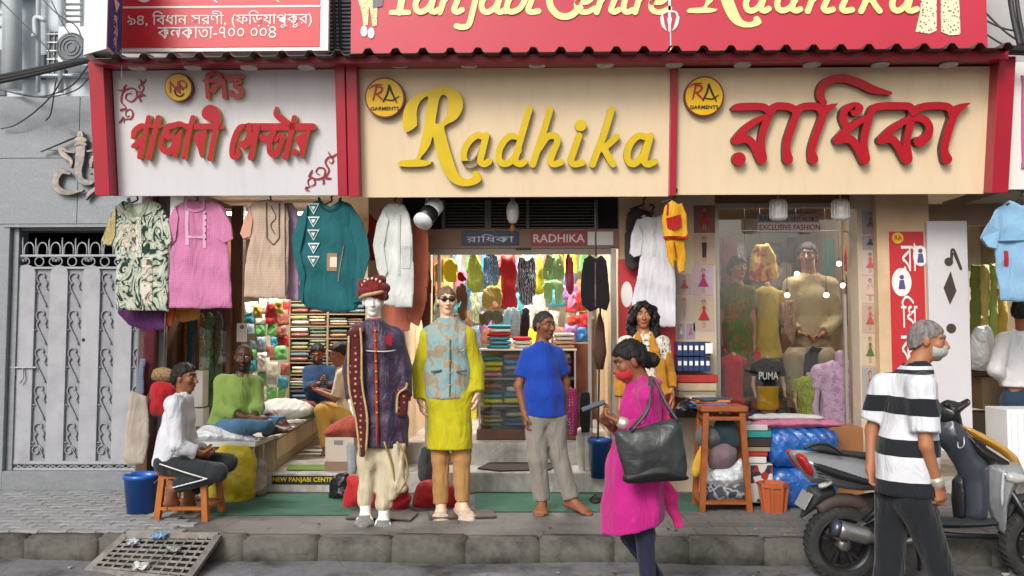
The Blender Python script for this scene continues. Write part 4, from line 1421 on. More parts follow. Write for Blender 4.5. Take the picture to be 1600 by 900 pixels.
  a, b, c = L @ s.r, L @ s.f, L @ s.u
  near = np.abs(a) < .12
  near &= (np.abs(b) < .13) & (np.abs(c) < .14)
  pt = dict(brow='#241a15', lip=None, beard=None, eyes=True)
  pt.update(paint or {})
  def put(mask, hexc, f=1.0):
   m = mask & near
   colr[m] = colr[m] * (1 - f) + np.array(C(hexc)) * f
  if pt['lip'] is None:
   lipc = mul(s.skin, .78)
   m = near & ((a / .024) ** 2 + ((c + .064) / .011) ** 2 < 1) & (b > .05)
   colr[m] = np.array((min(lipc[0] * 1.05, 1), lipc[1] * .75, lipc[2] * .75, 1))
  elif pt['lip']:
   put(((a / .024) ** 2 + ((c + .064) / .011) ** 2 < 1) & (b > .05), pt['lip'])
  if pt['beard']:
   hexc, f, top = pt['beard']
   put((c < top) & (b > -.02) & ~(((a / .02) ** 2 + ((c + .064) / .009) ** 2 < 1)) & (np.abs(a) < .075) & ((c < -.05) | (np.abs(a) > .04)) & (c > -.125), hexc, f)
   put((np.abs(c + .047) < .007) & (np.abs(a) < .03) & (b > .05), hexc, f)
  if pt['eyes']:
   for e in (-1, 1):
    put((((a - .032 * e) / .016) ** 2 + ((c - .012) / .0085) ** 2 < 1) & (b > .04), '#2a1d17', .75)
    put((((a - .032 * e) / .012) ** 2 + ((c - .0115) / .0048) ** 2 < 1) & (b > .04), '#cfc8c0', .9)
    put((np.abs(a - .032 * e) < .0055) & (np.abs(c - .012) < .006) & (b > .04), '#120d0b')
    put((np.abs(c - .036 + .12 * np.abs(np.abs(a) - .03)) < .0058) & (np.abs(a) > .012) & (np.abs(a) < .052) & (b > .03), pt['brow'], .85)
  s.bodyobj = part('body', (V, F), s.mat, s.t, True, colr=colr)
  return s
 # ---- hair cap cut by planes in head space
 def hair(s, m, thick=.012, cuts=(), extra=None, seed=1, name='hair', amp=.004):
  B = Field()
  rot = (s.r, s.f, s.u)
  B.ell(s.H(0, -.012, .03), (np.array((.075, .096, .09)) + thick) * s.hs, rot, .01)
  B.ell(s.H(0, -.05, -.02), (np.array((.066, .055, .075)) + thick) * s.hs, rot, .03)
  for q in (extra or []):
   q(B)
  cut = cuts or ((-.97, 1.0, -.012),)
  def post(X, Y, Z, D):
   X, Y, Z = X - s.hc[0], Y - s.hc[1], Z - s.hc[2]
   b = (X * s.f[0] + Y * s.f[1] + Z * s.f[2]) / s.hs
   c = (X * s.u[0] + Y * s.u[1] + Z * s.u[2]) / s.hs
   a = (X * s.r[0] + Y * s.r[1] + Z * s.r[2]) / s.hs
   for kb, kc, d0 in cut:
    D = np.maximum(D, -(kb * b + kc * c - d0 + .007 * np.sin(130 * a + seed) * np.sin(47 * a + 2 * seed)) * s.hs / math.hypot(kb, kc))
   return D + amp * np.sin(90 * a + 30 * b) * np.sin(60 * b + 40 * c) - amp * .5 * np.sin(170 * a) * np.sin(140 * c + 3)
  B.post.append(post)
  lo, hi = B.bounds()
  o, D = B.grid(lo - .02, hi + .02, .006)
  part(name, surfnet(D, o, .006), m, s.t, True)
  return s
 # ---- clothes
 def garment(s, name, m, build, folds=(), clips=(), h=None, parent=None, seed=0):
  B = Field()
  build(B)
  for f in folds:
   B.post.append(f)
  for n, p in clips:
   n = nrm(n)
   B.post.append(clip_plane(n, n @ np.array(p)))
  lo, hi = B.bounds()
  hh = h or s.h
  o, D = B.grid(lo - .03, hi + .03, hh)
  return part(name, surfnet(D, o, hh), m, parent or s.t, True)
 def pt(s, a, b, t):
  return s.j[a] * (1 - t) + s.j[b] * t
 def sleeves(s, B, which='LR', inf=.016, upto=2.0, flare=0.0):
  """upto: 0..1 along the upper arm, 1..2 along the forearm"""
  g = s.g
  for q in which:
   S, E, W_ = s.j['s' + q], s.j['e' + q], s.j['w' + q]
   r0, r1, r2 = .05 * g + inf, .038 * g + inf, .028 * g + inf
   if upto <= 1:
    B.cap(S, S + (E - S) * upto, r0, r0 + (r1 - r0) * upto + flare, .03, flat=True)
   else:
    B.cap(S, E, r0, r1, .035)
    t = upto - 1
    B.cap(E, E + (W_ - E) * t, r1, r1 + (r2 - r1) * t + flare, .02, flat=True)
 def trousers(s, B, which='LR', inf=.016, upto=1.0, flare=0.01, hip=True):
  g = s.g
  if hip:
   B.ecap(s.j['pel'], s.pt('pel', 'neck', .16), s.side, .142 * g + inf * .6, .13 * g + inf * .6, .098 * g + inf * .6, .09 * g + inf * .6, .04)
  for q in which:
   Hh, K, A = s.j['hip' + q], s.j['k' + q], s.j['a' + q]
   B.cap(Hh, K, .082 * g + inf, .056 * g + inf + flare * .5, .04)
   B.cap(K, K + (A - K) * upto, .056 * g + inf + flare * .5, .038 * g + inf + flare, .02, flat=True)
UP, DN = np.array((0, 0, 1.0)), np.array((0, 0, -1.0))
TOCAM = np.array((0, -1.0, 0))
def m_hair(name, c, rough=.6):
 b = NB(name)
 n = b.noise(55, 4, .6, src=b.mapped((1, 1, .25)), dist=.6)
 b.color(b.ramp(n, [(.3, mul(C(c), .5)), (.7, mul(C(c), 1.7))]))
 b.bump(n, .9, .012)
 return b.fin(rough, 0, .3)
M_HAIR = m_hair('black_hair', '#120e0d')
M_HAIRB = mat('brown_hair', '#5b4636', .6, var=.3, vscale=60)
M_GREYH = m_hair('grey_hair', '#6e6867', .7)
def fold_v(seed, amp=.006, f=38):
 return ripple(seed, amp, f, (1, 1, .12))
def fold_d(seed, amp=.007, f=26):
 return crease(seed, amp * 1.2, f * .8)
def neckhole(p, B, r=.066):
 B.cap(p.j['neck'] + UP * .012 * p.hs, p.H(0, -.01, -.02), r * p.hs * p.g ** .5, r * 1.05 * p.hs, .008, True)
def collar(p, m, hgt=.03, r=.07):
 fr = nrm(p.f * np.array((1, 1, 0)))
 def b(B):
  k = p.hs * p.g ** .5
  n = p.j['neck'] + fr * .004
  B.ecap(n - UP * .012, n + UP * hgt, nrm(np.cross(fr, UP)), r * 1.18 * k, r * k, r * 1.15 * k, r * .95 * k, .01)
  B.cap(n + fr * .075 - UP * .03, n + fr * .06 + UP * .09, .018, .034, .008, True)
  B.cap(n + UP * (hgt - .012), n + UP * .2, r * .86 * k, r * k, .006, True)
 p.garment('collar', m, b, [], [(UP - fr * .25, p.j['neck'] + UP * (hgt + .006))], .006)
def strip(f, pts, w, m, parent, name, lift, ext=.006):
 """thin strip on an upright face, in pixels"""
 return part(name, f.out(fill2d([stroke_poly(f, lambda x, y: (x, y), pts, w)], ext), lift), m, parent)
# ================= man in the blue polo shirt
p = Fig('person', 'man in blue polo shirt and grey trousers standing barefoot on the green mat', 'person', 6.76,
  dict(head=(851, 508), neck=(846, 541), pel=(852, 648), sL=(827, 556, .02), sR=(868, 554, .05), eL=(810, 603, -.02), wL=(820, 648, -.06), hL=(822, 678, -.08), eR=(884, 597, .1), wR=(883, 638, .08), hR=(884, 660, .05),
             kL=(840, 717, -.03), kR=(872, 708, .03), aL=(847, 783, .0), aR=(893, 780, .03), tL=(843, 796, -.16), tR=(926, 794, -.1)),
  'brown', face=42, nod=3, hs=.93, g=.96, base=at(865, 797, 6.76))
p.body(hands={'L': ((.9, .2, 0), (.2, -1, 0), .35), 'R': ((-.9, 0, 0), (0, -1, 0), .3)}, feet='LR', paint=dict(beard=('#3a2c25', .35, -.03)))
p.hair(m_hair('salt_hair', '#2b2726'), .006, ((-.8, 1.0, .012),), amp=.002)
M_BLUE = fab('blue_pique', '#113a96', .15, .85)
def bld(B):
 p.torso(B, .02, belly=.022)
 p.sleeves(B, 'LR', .024, .72, .004)
 B.ecap(p.j['pel'] + UP * .02, p.pt('pel', 'neck', .3), p.side, .158, .16, .115, .12, .04)
 neckhole(p, B)
hem = at(850, 650, 6.76)[2]
p.garment('polo_shirt', M_BLUE, bld, [fold_d(11, .006, 24), fold_v(12, .005, 30)], [((0, 0, -1), (0, 0, hem))])
collar(p, M_BLUE)
M_GREYT = fab('grey_cotton', '#817a72', .12)
p.garment('trousers', M_GREYT, lambda B: p.trousers(B, 'LR', .014, .97, .016), [fold_d(13, .007, 24)], [((0, 0, 1), (0, 0, hem + .01))])
p.garment('spectacles', mat('dark_plastic', '#1d1a1a', .3), lambda B: [B.cap(p.H(x0, y0, .012), p.H(x1, y1, .012), .0035, .0035, .003) for x0, y0, x1, y1 in ((-.055, .09, -.012, .106), (.012, .106, .055, .09), (-.055, .09, -.078, 0), (.055, .09, .078, 0), (-.012, .106, .012, .106))], h=.005)
# ================= boy in white shirt on the stool
p = Fig('person', 'young man in white shirt and striped black track pants sitting on the stool', 'person', 6.5,
  dict(head=(289, 590), neck=(287, 620), pel=(266, 722), sL=(272, 632, -.17), sR=(282, 630, .17), eL=(278, 697, -.2), wL=(314, 709, -.1), hL=(334, 712, -.02), eR=(300, 695, .18), wR=(320, 705, .06), hR=(338, 708, .0),
             kL=(341, 738, -.14), kR=(358, 722, .12), aL=(270, 762, -.12), aR=(298, 768, .1), tL=(271, 797, -.14), tR=(300, 800, .08)),
  'brown', face=82, nod=2, hs=.92, g=.84, base=at(283, 815, 6.5))
p.j['hipL'], p.j['hipR'] = p.j['pel'] + np.array((0, -.09, 0)), p.j['pel'] + np.array((0, .09, 0))
p.body(hands={'L': ((.1, .8, .3), (.1, -.1, 1), .7), 'R': ((.1, -.8, .3), (.1, .1, 1), .6)}, feet='LR')
p.hair(M_HAIR, .01, ((-.75, 1.0, .012),), seed=4)
M_WHS = fab('white_shirt', '#bfc0c6', .06, .8)
def bld(B):
 p.torso(B, .03)
 B.ecap(p.j['pel'] + np.array((.0, 0, .0)), p.pt('pel', 'neck', .4), p.side, .16, .16, .125, .12, .05)
 p.sleeves(B, 'LR', .026, 1.78, .004)
 neckhole(p, B)
p.garment('shirt', M_WHS, bld, [fold_d(21, .008, 26)], [((0, 0, -1), at(270, 727, 6.5))])
collar(p, M_WHS)
M_TRK = fab('black_track', '#24282c', .2)
p.garment('track_pants', M_TRK, lambda B: p.trousers(B, 'LR', .018, .93, .006), [fold_d(23, .007, 26)])
def side_stripe(B):
 g = p.g
 k = p.j['kL'] + np.array((.02, 0, -.02))
 for d0 in (-.0,):
  a = p.j['hipL'] + np.array((-.0, -.098, .015))
  b = p.j['kL'] + np.array((-.055, -.083, -.035))
  c = p.j['aL'] + np.array((.03, -.064, .012))
  B.cap(a, a * .45 + b * .55 + np.array((0, -.012, .0)), .006, .006, .004)
  B.cap(a * .45 + b * .55 + np.array((0, -.012, .0)), b, .006, .006, .004)
  B.cap(b, (b + c) / 2 + np.array((0, -.004, 0)), .006, .006, .004)
  B.cap((b + c) / 2 + np.array((0, -.004, 0)), c, .006, .006, .004)
p.garment('side_stripe', fab('white_stripe', '#c9c9c9'), side_stripe, h=.006)
# ================= man in the green shirt, cross-legged
p = Fig('person', 'bald bearded man in lime green shirt and jeans seated cross-legged at the stall', 'person', 7.5,
  dict(head=(381, 559), neck=(377, 592), pel=(358, 668), sL=(348, 598, -.02), sR=(398, 600, .1), eL=(346, 640, -.12), wL=(380, 650, -.2), hL=(396, 652, -.24), eR=(402, 636, .0), wR=(398, 650, -.16), hR=(386, 655, -.2),
             kL=(410, 660, -.28), kR=(424, 652, .1), aL=(420, 668, -.1), aR=(440, 662, .0), tL=(456, 662, -.12), tR=(460, 660, .02)),
  'dark', face=14, nod=0, hs=.99, g=1.05, base=at(370, 692, 7.5))
p.body(hands={'L': ((.2, -.1, -1), (.4, 1, 0), .4), 'R': ((-.2, 0, -1), (0, -1, 0), .4)}, feet='LR', paint=dict(beard=('#120d0b', .9, -.035)))
p.hair(mat('stubble_hair', '#2c1d16', .8), .002, ((-.55, 1.0, .055),), amp=.001)
M_GRN = fab('lime_shirt', '#6d8440', .1)
def bld(B):
 p.torso(B, .024, belly=.03)
 B.ecap(p.j['pel'], p.pt('pel', 'neck', .4), p.side, .17, .165, .13, .13, .05)
 p.sleeves(B, 'LR', .024, 1.75, .003)
 neckhole(p, B)
p.garment('shirt', M_GRN, bld, [fold_d(31, .007, 26)], [((0, 0, -1), at(360, 664, 7.4))])
collar(p, M_GRN)
M_JEAN = fab('blue_denim', '#3f627e', .18)
p.garment('jeans', M_JEAN, lambda B: p.trousers(B, 'LR', .018, .95, .008), [fold_d(33, .009, 28)], [((0, 0, 1), at(360, 652, 7.4))])
# ================= man with the phone at the back of the stall
p = Fig('person', 'young man in navy sweatshirt looking at his phone inside the stall', 'person', 9.7,
  dict(head=(496, 553), neck=(497, 573), pel=(503, 634), sL=(482, 581), sR=(516, 581), eL=(481, 606, -.1), wL=(498, 599, -.22), hL=(508, 595, -.26), eR=(524, 606, -.08), wR=(514, 600, -.2), hR=(506, 597, -.24),
             kL=(480, 636, -.4), kR=(522, 638, -.4), aL=(500, 646, -.5), aR=(506, 648, -.45)),
  'brown', face=8, nod=22, hs=.95, g=.9, h=.013)
p.body(hands={'L': ((0, -.4, 1), (1, 0, .2), .6), 'R': ((0, -.3, 1), (-1, 0, .2), .6)}, paint=dict(beard=('#1c1411', .75, -.035)))
p.hair(M_HAIR, .014, ((-.75, 1.0, .02),))
M_NAVY = fab('navy_jersey', '#1c3557', .15)
def bld(B):
 p.torso(B, .028)
 B.ecap(p.j['pel'], p.pt('pel', 'neck', .4), p.side, .16, .155, .125, .12, .05)
 p.sleeves(B, 'LR', .022, 1.85)
 neckhole(p, B)
p.garment('sweatshirt', M_NAVY, bld, [fold_d(41, .008, 26)], [])
p.garment('trousers', fab('dark_denim', '#39414d'), lambda B: p.trousers(B, 'LR', .016, .95), [fold_d(43, .008, 28)], [((0, 0, 1), p.j['pel'] + UP * .04)])
ph = thing('mobile_phone', 'dark phone in the hands of the man in the navy sweatshirt', 'phone', p.j['hL'])
part('case', xf(box(-.035, .035, -.006, .006, -.07, .07, .004), rotx(-.7) @ rotz(.3), (p.j['hL'] + p.j['hR']) / 2 + np.array((0, -.03, .02))), mat('phone_black', '#131418', .2), ph)
part('screen', xf(box(-.031, .031, .0065, .0075, -.064, .064), rotx(-.7) @ rotz(.3), (p.j['hL'] + p.j['hR']) / 2 + np.array((0, -.03, .02))), mat('screen_grey', '#5b6b78', .1), ph)
# printed lettering band on the sweatshirt
solo_f = upright(9.7 - .165)
# ================= man in mustard trousers facing him
p = Fig('person', 'man in beige shirt and mustard trousers sitting opposite inside the stall', 'person', 8.9,
  dict(head=(530, 553), neck=(537, 576), pel=(548, 650), sL=(536, 586, -.18), sR=(542, 586, .18), eL=(524, 622, -.2), wL=(500, 612, -.15), hL=(488, 607, -.12), eR=(530, 618, .2), wR=(504, 610, .12), hR=(492, 606, .08),
             kL=(503, 642, -.2), kR=(508, 638, .12), aL=(512, 700, -.2), aR=(516, 696, .12), tL=(496, 706, -.2), tR=(500, 700, .12)),
  'brown', face=-72, nod=12, hs=.98, g=.95, h=.013)
p.j['hipL'], p.j['hipR'] = p.j['pel'] + np.array((0, -.09, 0)), p.j['pel'] + np.array((0, .09, 0))
p.body(hands={'L': ((0, .3, 1), (0, 1, 0), .5), 'R': ((0, -.3, 1), (0, -1, 0), .5)}, feet='LR')
p.hair(M_HAIR, .014, ((-.75, 1.0, .015),))
M_BEI = fab('beige_shirt', '#b9a68f', .12)
def bld(B):
 p.torso(B, .026)
 p.sleeves(B, 'LR', .022, .95)
 neckhole(p, B)
p.garment('shirt', M_BEI, bld, [fold_d(51, .008, 26)], [])
p.garment('trousers', fab('mustard_twill', '#a5803a', .12), lambda B: p.trousers(B, 'LR', .02, .95, .01), [fold_d(53, .009, 28)])
# ================= woman in pink walking past
PY = 4.9
p = Fig('person', 'woman in magenta kurta and red face mask walking with a phone', 'person', PY,
  dict(head=(984, 564), neck=(1004, 602), pel=(994, 728), sL=(1014, 618, -.17), sR=(1006, 614, .15), eL=(1018, 680, -.2), wL=(968, 659, -.16), hL=(941, 647, -.12), eR=(998, 680, .2), wR=(956, 668, .08), hR=(938, 655, .0),
             kL=(1008, 836, -.05), kR=(984, 836, .1), aL=(1014, 945, -.05), aR=(1040, 925, .14), tL=(982, 962, -.05), tR=(1012, 950, .14)),
  'brown', face=-80, nod=20, hs=.98, g=.9, base=(at(1000, 900, PY)[0], PY, 0))
p.j['hipL'], p.j['hipR'] = p.j['pel'] + np.array((.01, -.085, 0)), p.j['pel'] + np.array((-.01, .085, 0))
for q in 'LR':
 p.j['t' + q][2] = .03
 p.j['a' + q][2] = max(p.j['a' + q][2], .075)
p.body(hands={'L': ((-.2, .3, 1), (-.3, 1, .2), .55), 'R': ((-.2, -.3, 1), (-.3, -1, .2), .5)}, feet='LR', bare=False, paint=dict(eyes=True))
def bun(B):
 B.ell(p.H(0, -.135, -.045), (.042, .04, .045), None, .02)
p.hair(M_HAIR, .01, ((-.85, 1.0, -.004),), [bun])
M_MAG = fab('magenta_cotton', '#ad1b74', .12, .8)
hemz = .40
def bld(B):
 p.torso(B, .024)
 p.sleeves(B, 'LR', .022, 1.7, .004)
 wa = p.pt('pel', 'neck', .25)
 B.ecap(wa, p.j['pel'], p.side, .145, .165, .135, .155, .05)
 B.ecap(p.j['pel'], np.array((p.j['pel'][0] - .02, PY, .62)), p.side, .158, .18, .148, .172, .05)
 B.ecap(np.array((p.j['pel'][0] - .02, PY, .62)), np.array((p.j['pel'][0] - .03, PY, .42)), p.side, .18, .19, .172, .175, .03)
 neckhole(p, B)
p.garment('kurta', M_MAG, bld, [fold_v(61, .014, 20), fold_d(62, .007, 26)], [((.25, 0, -1), at(990, 822, PY))], .012)
M_NVL = fab('navy_leggings', '#1e2238', .15, .75)
p.garment('leggings', M_NVL, lambda B: p.trousers(B, 'LR', .006, .97, .0, False), [fold_d(63, .004, 40)])
M_MASK = fab('red_mask', '#b02a2e', .08)
def mk(B):
 B.ell(p.H(0, .035, -.055), np.array((.065, .078, .052)), (p.r, p.f, p.u), .01)
 for e in (-1, 1):
  B.cap(p.H(.066 * e, .03, -.03), p.H(.08 * e, -.008, .0), .004, .004, .006)
p.garment('face_mask', M_MASK, mk, [], [(-p.f, p.H(0, .03, 0))], .006)
def dup(B):
 n = p.j['neck']
 B.ecap(n + np.array((.04, -.06, .01)), n + np.array((.075, -.1, -.12)), (1, 0, 0), .05, .06, .018, .02, .02)
 B.cap(n + np.array((-.04, -.06, -.03)), n + np.array((.06, -.08, .02)), .03, .032, .03)
 B.cap(n + np.array((-.04, .06, -.03)), n + np.array((.06, .08, .02)), .03, .032, .03)
 B.ecap(n + np.array((.075, -.1, -.12)), n + np.array((.115, -.09, -.38)), (1, 0, 0), .06, .05, .02, .018, .02)
 B.ecap(at(1030, 730, PY + .1), at(1045, 780, PY + .12), (1, 0, -.5), .05, .055, .014, .014, .02)
 B.ecap(at(1045, 780, PY + .12), at(1062, 822, PY + .12), (1, 0, -.5), .055, .03, .014, .012, .02)
p.garment('scarf', fab('pink_scarf', '#d8327f', .15, .8), dup, [ripple(64, .006, 60)], h=.009)
p.garment('bangle', mat('pale_metal', '#c9c3b4', .3, .6), lambda B: B.cap(p.pt('eL', 'wL', .86), p.pt('eL', 'wL', .92), .036, .035, .003), h=.006)
PINK = p
ph = thing('mobile_phone', 'grey phone held out by the woman in magenta', 'phone', p.j['hL'])
part('case', xf(box(-.07, .07, -.036, .036, -.005, .005, .003), roty(-.35) @ rotx(.2), p.j['hL'] + np.array((-.05, .0, .045))), mat('phone_black'), ph)
part('screen', xf(box(-.064, .064, -.032, .032, .0055, .0065), roty(-.35) @ rotx(.2), p.j['hL'] + np.array((-.05, .0, .045))), mat('screen_grey'), ph)
# her shoulder bag
bagY = PY - .29
bf = upright(bagY)
bt = thing('shoulder_bag', 'large black leather tote hanging from the shoulder of the woman in magenta', 'bag', at(1016, 752, bagY))
def slab_sdf(poly, y0, t, seed, h=.012, folds=(), rnd=.02, puff=True, cr=None):
 """thick cloth or leather with the outline poly (x, z); middle plane y0, half-thickness t"""
 poly = np.asarray(poly, float)
 lo = np.array((poly[:, 0].min() - .03, y0 - t - .07, poly[:, 1].min() - .03))
 hi = np.array((poly[:, 0].max() + .03, y0 + t + .07, poly[:, 1].max() + .03))
 n = np.ceil((hi - lo) / h).astype(int) + 1
 xs_, ys_, zs_ = [lo[i] + h * np.arange(n[i]) for i in range(3)]
 X, Z = xs_[:, None], zs_[None, :]
 d2 = np.full((n[0], n[2]), 1e9)
 ins = np.zeros((n[0], n[2]), bool)
 for i in range(len(poly)):
  a, b = poly[i], poly[(i + 1) % len(poly)]
  e = b - a
  tt = np.clip(((X - a[0]) * e[0] + (Z - a[1]) * e[1]) / (e @ e + 1e-12), 0, 1)
  d2 = np.minimum(d2, (X - a[0] - tt * e[0]) ** 2 + (Z - a[1] - tt * e[1]) ** 2)
  c1 = (a[1] > Z) != (b[1] > Z)
  xi = a[0] + (Z - a[1]) / (b[1] - a[1] + 1e-12) * e[0]
  ins ^= c1 & (X < xi)
 d2 = np.sqrt(d2) * np.where(ins, -1, 1)
 off = 0
 for f in folds:
  off = off + f(X, Z)
 tl = t * np.clip(np.sqrt(np.clip(-d2, 0, 1) / .12), .3, 1) if puff else t * np.clip(.45 + np.clip(-d2, 0, 1) / .05, 0, 1)
 dy = np.abs(ys_[None, :, None] - y0 - (off + 0 * d2)[:, None, :]) - tl[:, None, :]
 q = np.maximum(d2[:, None, :], -1)
 r = min(rnd, t * .8)
 D = np.minimum(np.maximum(q, dy), 0) + np.sqrt(np.maximum(q + r, 0) ** 2 + np.maximum(dy + r, 0) ** 2) - r
 D = np.where((q + r > 0) | (dy + r > 0), np.sqrt(np.maximum(q + r, 0) ** 2 + np.maximum(dy + r, 0) ** 2) - r, np.maximum(q, dy))
 if cr:
  D = crease(seed, cr[0], cr[1], cr[2], 4)(xs_[:, None, None], ys_[None, :, None], zs_[None, None, :], D)
 return surfnet(D.astype(np.float32), lo, h)
def pxz(pts, Y, sm=3):
 q = np.array([(lambda w_: (w_[0], w_[2]))(at(u, v, Y)) for u, v in pts])
 return smooth_path(q, sm, True) if sm else q
def vf(seed, amp, f, z0=None):
 """vertical drape"""
 rg = np.random.default_rng(seed)
 ph_ = rg.uniform(0, 6, 4)
 fr = f * rg.uniform(.6, 1.4, 4)
 sl_ = rg.uniform(-.25, .25, 4)
 return lambda X, Z: amp * sum(np.sin(fr[i] * (X + sl_[i] * Z) + ph_[i]) for i in range(4)) / 2 + amp * .5 * np.sin(23 * Z + 9 * X + ph_[0])
def m_leather():
 b = NB('black_leather')
 b.color(b.ramp(b.noise(6, 3), [(.3, C('#1f2122')), (.7, C('#3c3f40'))]))
 b.wrinkle(.14, .8)
 return b.fin(.4, 0, .5)
M_LEA = m_leather()
part('pouch', slab_sdf(pxz([(960, 676), (985, 672), (1020, 662), (1060, 655), (1068, 690), (1072, 745), (1030, 750), (985, 753), (972, 730)], bagY), bagY, .07, 3, .012, [vf(5, .012, 16)]), M_LEA, bt, True)
part('base_panel', slab_sdf(pxz([(974, 740), (1010, 722), (1045, 722), (1073, 742), (1072, 750), (1030, 752), (980, 755)], bagY), bagY - .012, .07, 3, .012), mat('matte_black', '#141414', .6), bt, True)
sA, sB, sC = at(985, 674, bagY), at(1019, 600, PY - .19), at(1058, 657, bagY)
for dy in (-.03, .05):
 part('strap', tube(smooth_path([sA + np.array((0, dy, 0)), (sA + sB) / 2 + np.array((.03, dy * .7 - .05, 0)), sB + np.array((.0, dy, .035)), (sC + sB) / 2 + np.array((0, dy * .7 - .03, 0)), sC + np.array((0, dy, 0))], 6), .008, 8), M_LEA, bt, True)
# ================= man in striped polo walking past
SY = 4.85
p = Fig('person', 'grey haired man in black and white striped polo shirt walking past the scooter', 'person', SY,
  dict(head=(1450, 532), neck=(1432, 575), pel=(1412, 778), sL=(1383, 604, .13), sR=(1440, 606, -.14), eL=(1362, 672, .17), wL=(1360, 735, .1), hL=(1368, 772, .05), eR=(1447, 697, -.2), wR=(1466, 758, -.18), hR=(1474, 796, -.17),
             kL=(1390, 888, .05), kR=(1464, 876, -.08), aL=(1372, 990, .08), aR=(1492, 985, -.1), tL=(1420, 1000, .08), tR=(1535, 995, -.1)),
  'tan', face=62, nod=6, hs=.94, g=1.0, base=(at(1425, 900, SY)[0], SY, 0))
for q in 'LR':
 p.j['a' + q][2] = .085
 p.j['t' + q][2] = .03
 p.j['t' + q][0] = p.j['a' + q][0] + .18
p.side = nrm(p.j['sR'] - p.j['sL'])
p.j['hipL'], p.j['hipR'] = p.j['pel'] + np.array((-.03, .08, 0)), p.j['pel'] + np.array((.03, -.08, 0))
p.body(hands={'L': ((.5, -.6, 0), (1, 0, 0), .5), 'R': ((-.4, .8, 0), (.8, .3, 0), .45)}, feet='LR', bare=False, belly=.02, paint=dict(brow='#77706c'))
p.hair(M_GREYH, .006, ((-.75, 1.0, -.002),), amp=.002)
def m_bands():
 b = NB('striped_pique')
 z = b.sep()[2]
 zr = lambda v: at(1420, v, SY)[2]
 lo, hi = zr(800), zr(560)
 fac = b.math('DIVIDE', b.math('SUBTRACT', z, lo), hi - lo)
 fac = b.math('ADD', fac, b.math('MULTIPLY', b.math('SUBTRACT', b.noise(4, 2), .5), .02))
 ed = [(769, 0), (748, 1), (709, 0), (684, 1), (645, 0), (619, 1), (584, 0), (577, 1), (572, 0)]
 wht, blk = C('#c9cbd0'), C('#1b1e24')
 stops = [(0, blk)]
 for i, (v, k) in enumerate(ed[1:]):
  stops.append(((zr(v) - lo) / (hi - lo), wht if k else blk))
 b.color(b.ramp(fac, stops, 'CONSTANT'))
 b.wrinkle(.4)
 return b.fin(.88, 0, .25, 0, .1)
M_BANDS = m_bands()
def bld(B):
 p.torso(B, .026, belly=.03)
 B.ecap(p.j['pel'] + UP * .0, p.pt('pel', 'neck', .4), p.side, .165, .175, .135, .14, .05)
 p.sleeves(B, 'LR', .03, .78, .006)
 neckhole(p, B)
o = p.garment('polo_shirt', M_BANDS, bld, [fold_d(71, .006, 24), fold_v(72, .006, 24)], [((0, 0, -1), at(1420, 771, SY))], .012)
collar(p, fab('black_pique', '#1c1f25'))
p.garment('trousers', fab('charcoal_trousers', '#1a1d22', .15), lambda B: p.trousers(B, 'LR', .015, .97, .01), [fold_d(73, .009, 22)], [((0, 0, 1), at(1420, 765, SY))], .012)
def mk(B):
 B.ell(p.H(0, .035, -.055), np.array((.064, .076, .052)), (p.r, p.f, p.u), .01)
 for e in (-1, 1):
  B.cap(p.H(.066 * e, .03, -.03), p.H(.082 * e, -.012, .01), .0035, .0035, .006)
p.garment('face_mask', fab('grey_mask', '#a3a79f', .1), mk, [], [(-p.f, p.H(0, .03, 0))], .006)
p.garment('wristwatch', mat('pale_metal'), lambda B: B.cap(p.pt('eR', 'wR', .9), p.pt('eR', 'wR', .95), .036, .035, .003), h=.006)
# ================= man in white shirt at the neighbouring shop
p = Fig('person', 'man in white shirt and jeans seen from behind at the neighbouring shop', 'person', 7.9,
  dict(head=(1597, 487), neck=(1598, 520), pel=(1592, 628), sL=(1570, 533, -.05), sR=(1632, 533, .1), eL=(1556, 578, -.1), wL=(1575, 598, .08), hL=(1590, 600, .16), eR=(1645, 580, .1), wR=(1630, 610, .2), hR=(1625, 630, .25),
             kL=(1585, 700), kR=(1612, 700), aL=(1585, 770), aR=(1612, 770), tL=(1590, 775, .12), tR=(1620, 775, .12)),
  'brown', face=140, nod=8, hs=1.0, g=1.0, h=.013)
p.body(hands={'L': ((.3, .8, 0), (0, 0, 1), .5)}, feet='LR')
p.hair(M_HAIR, .012, ((-.8, 1.0, -.008),))
def bld(B):
 p.torso(B, .03)
 p.sleeves(B, 'LR', .026, 1.7)
 B.ecap(p.j['pel'], p.pt('pel', 'neck', .4), p.side, .165, .165, .13, .125, .05)
 neckhole(p, B)
p.garment('shirt', fab('pale_shirt', '#c9c7c9', .06), bld, [fold_d(81, .009, 24), fold_v(82, .006, 26)], [((0, 0, -1), at(1590, 604, 7.9))], .012)
p.garment('jeans', fab('indigo_denim', '#23354a', .15), lambda B: p.trousers(B, 'LR', .016, .97), [fold_d(83, .008, 26)], [((0, 0, 1), at(1590, 598, 7.9))], .013)
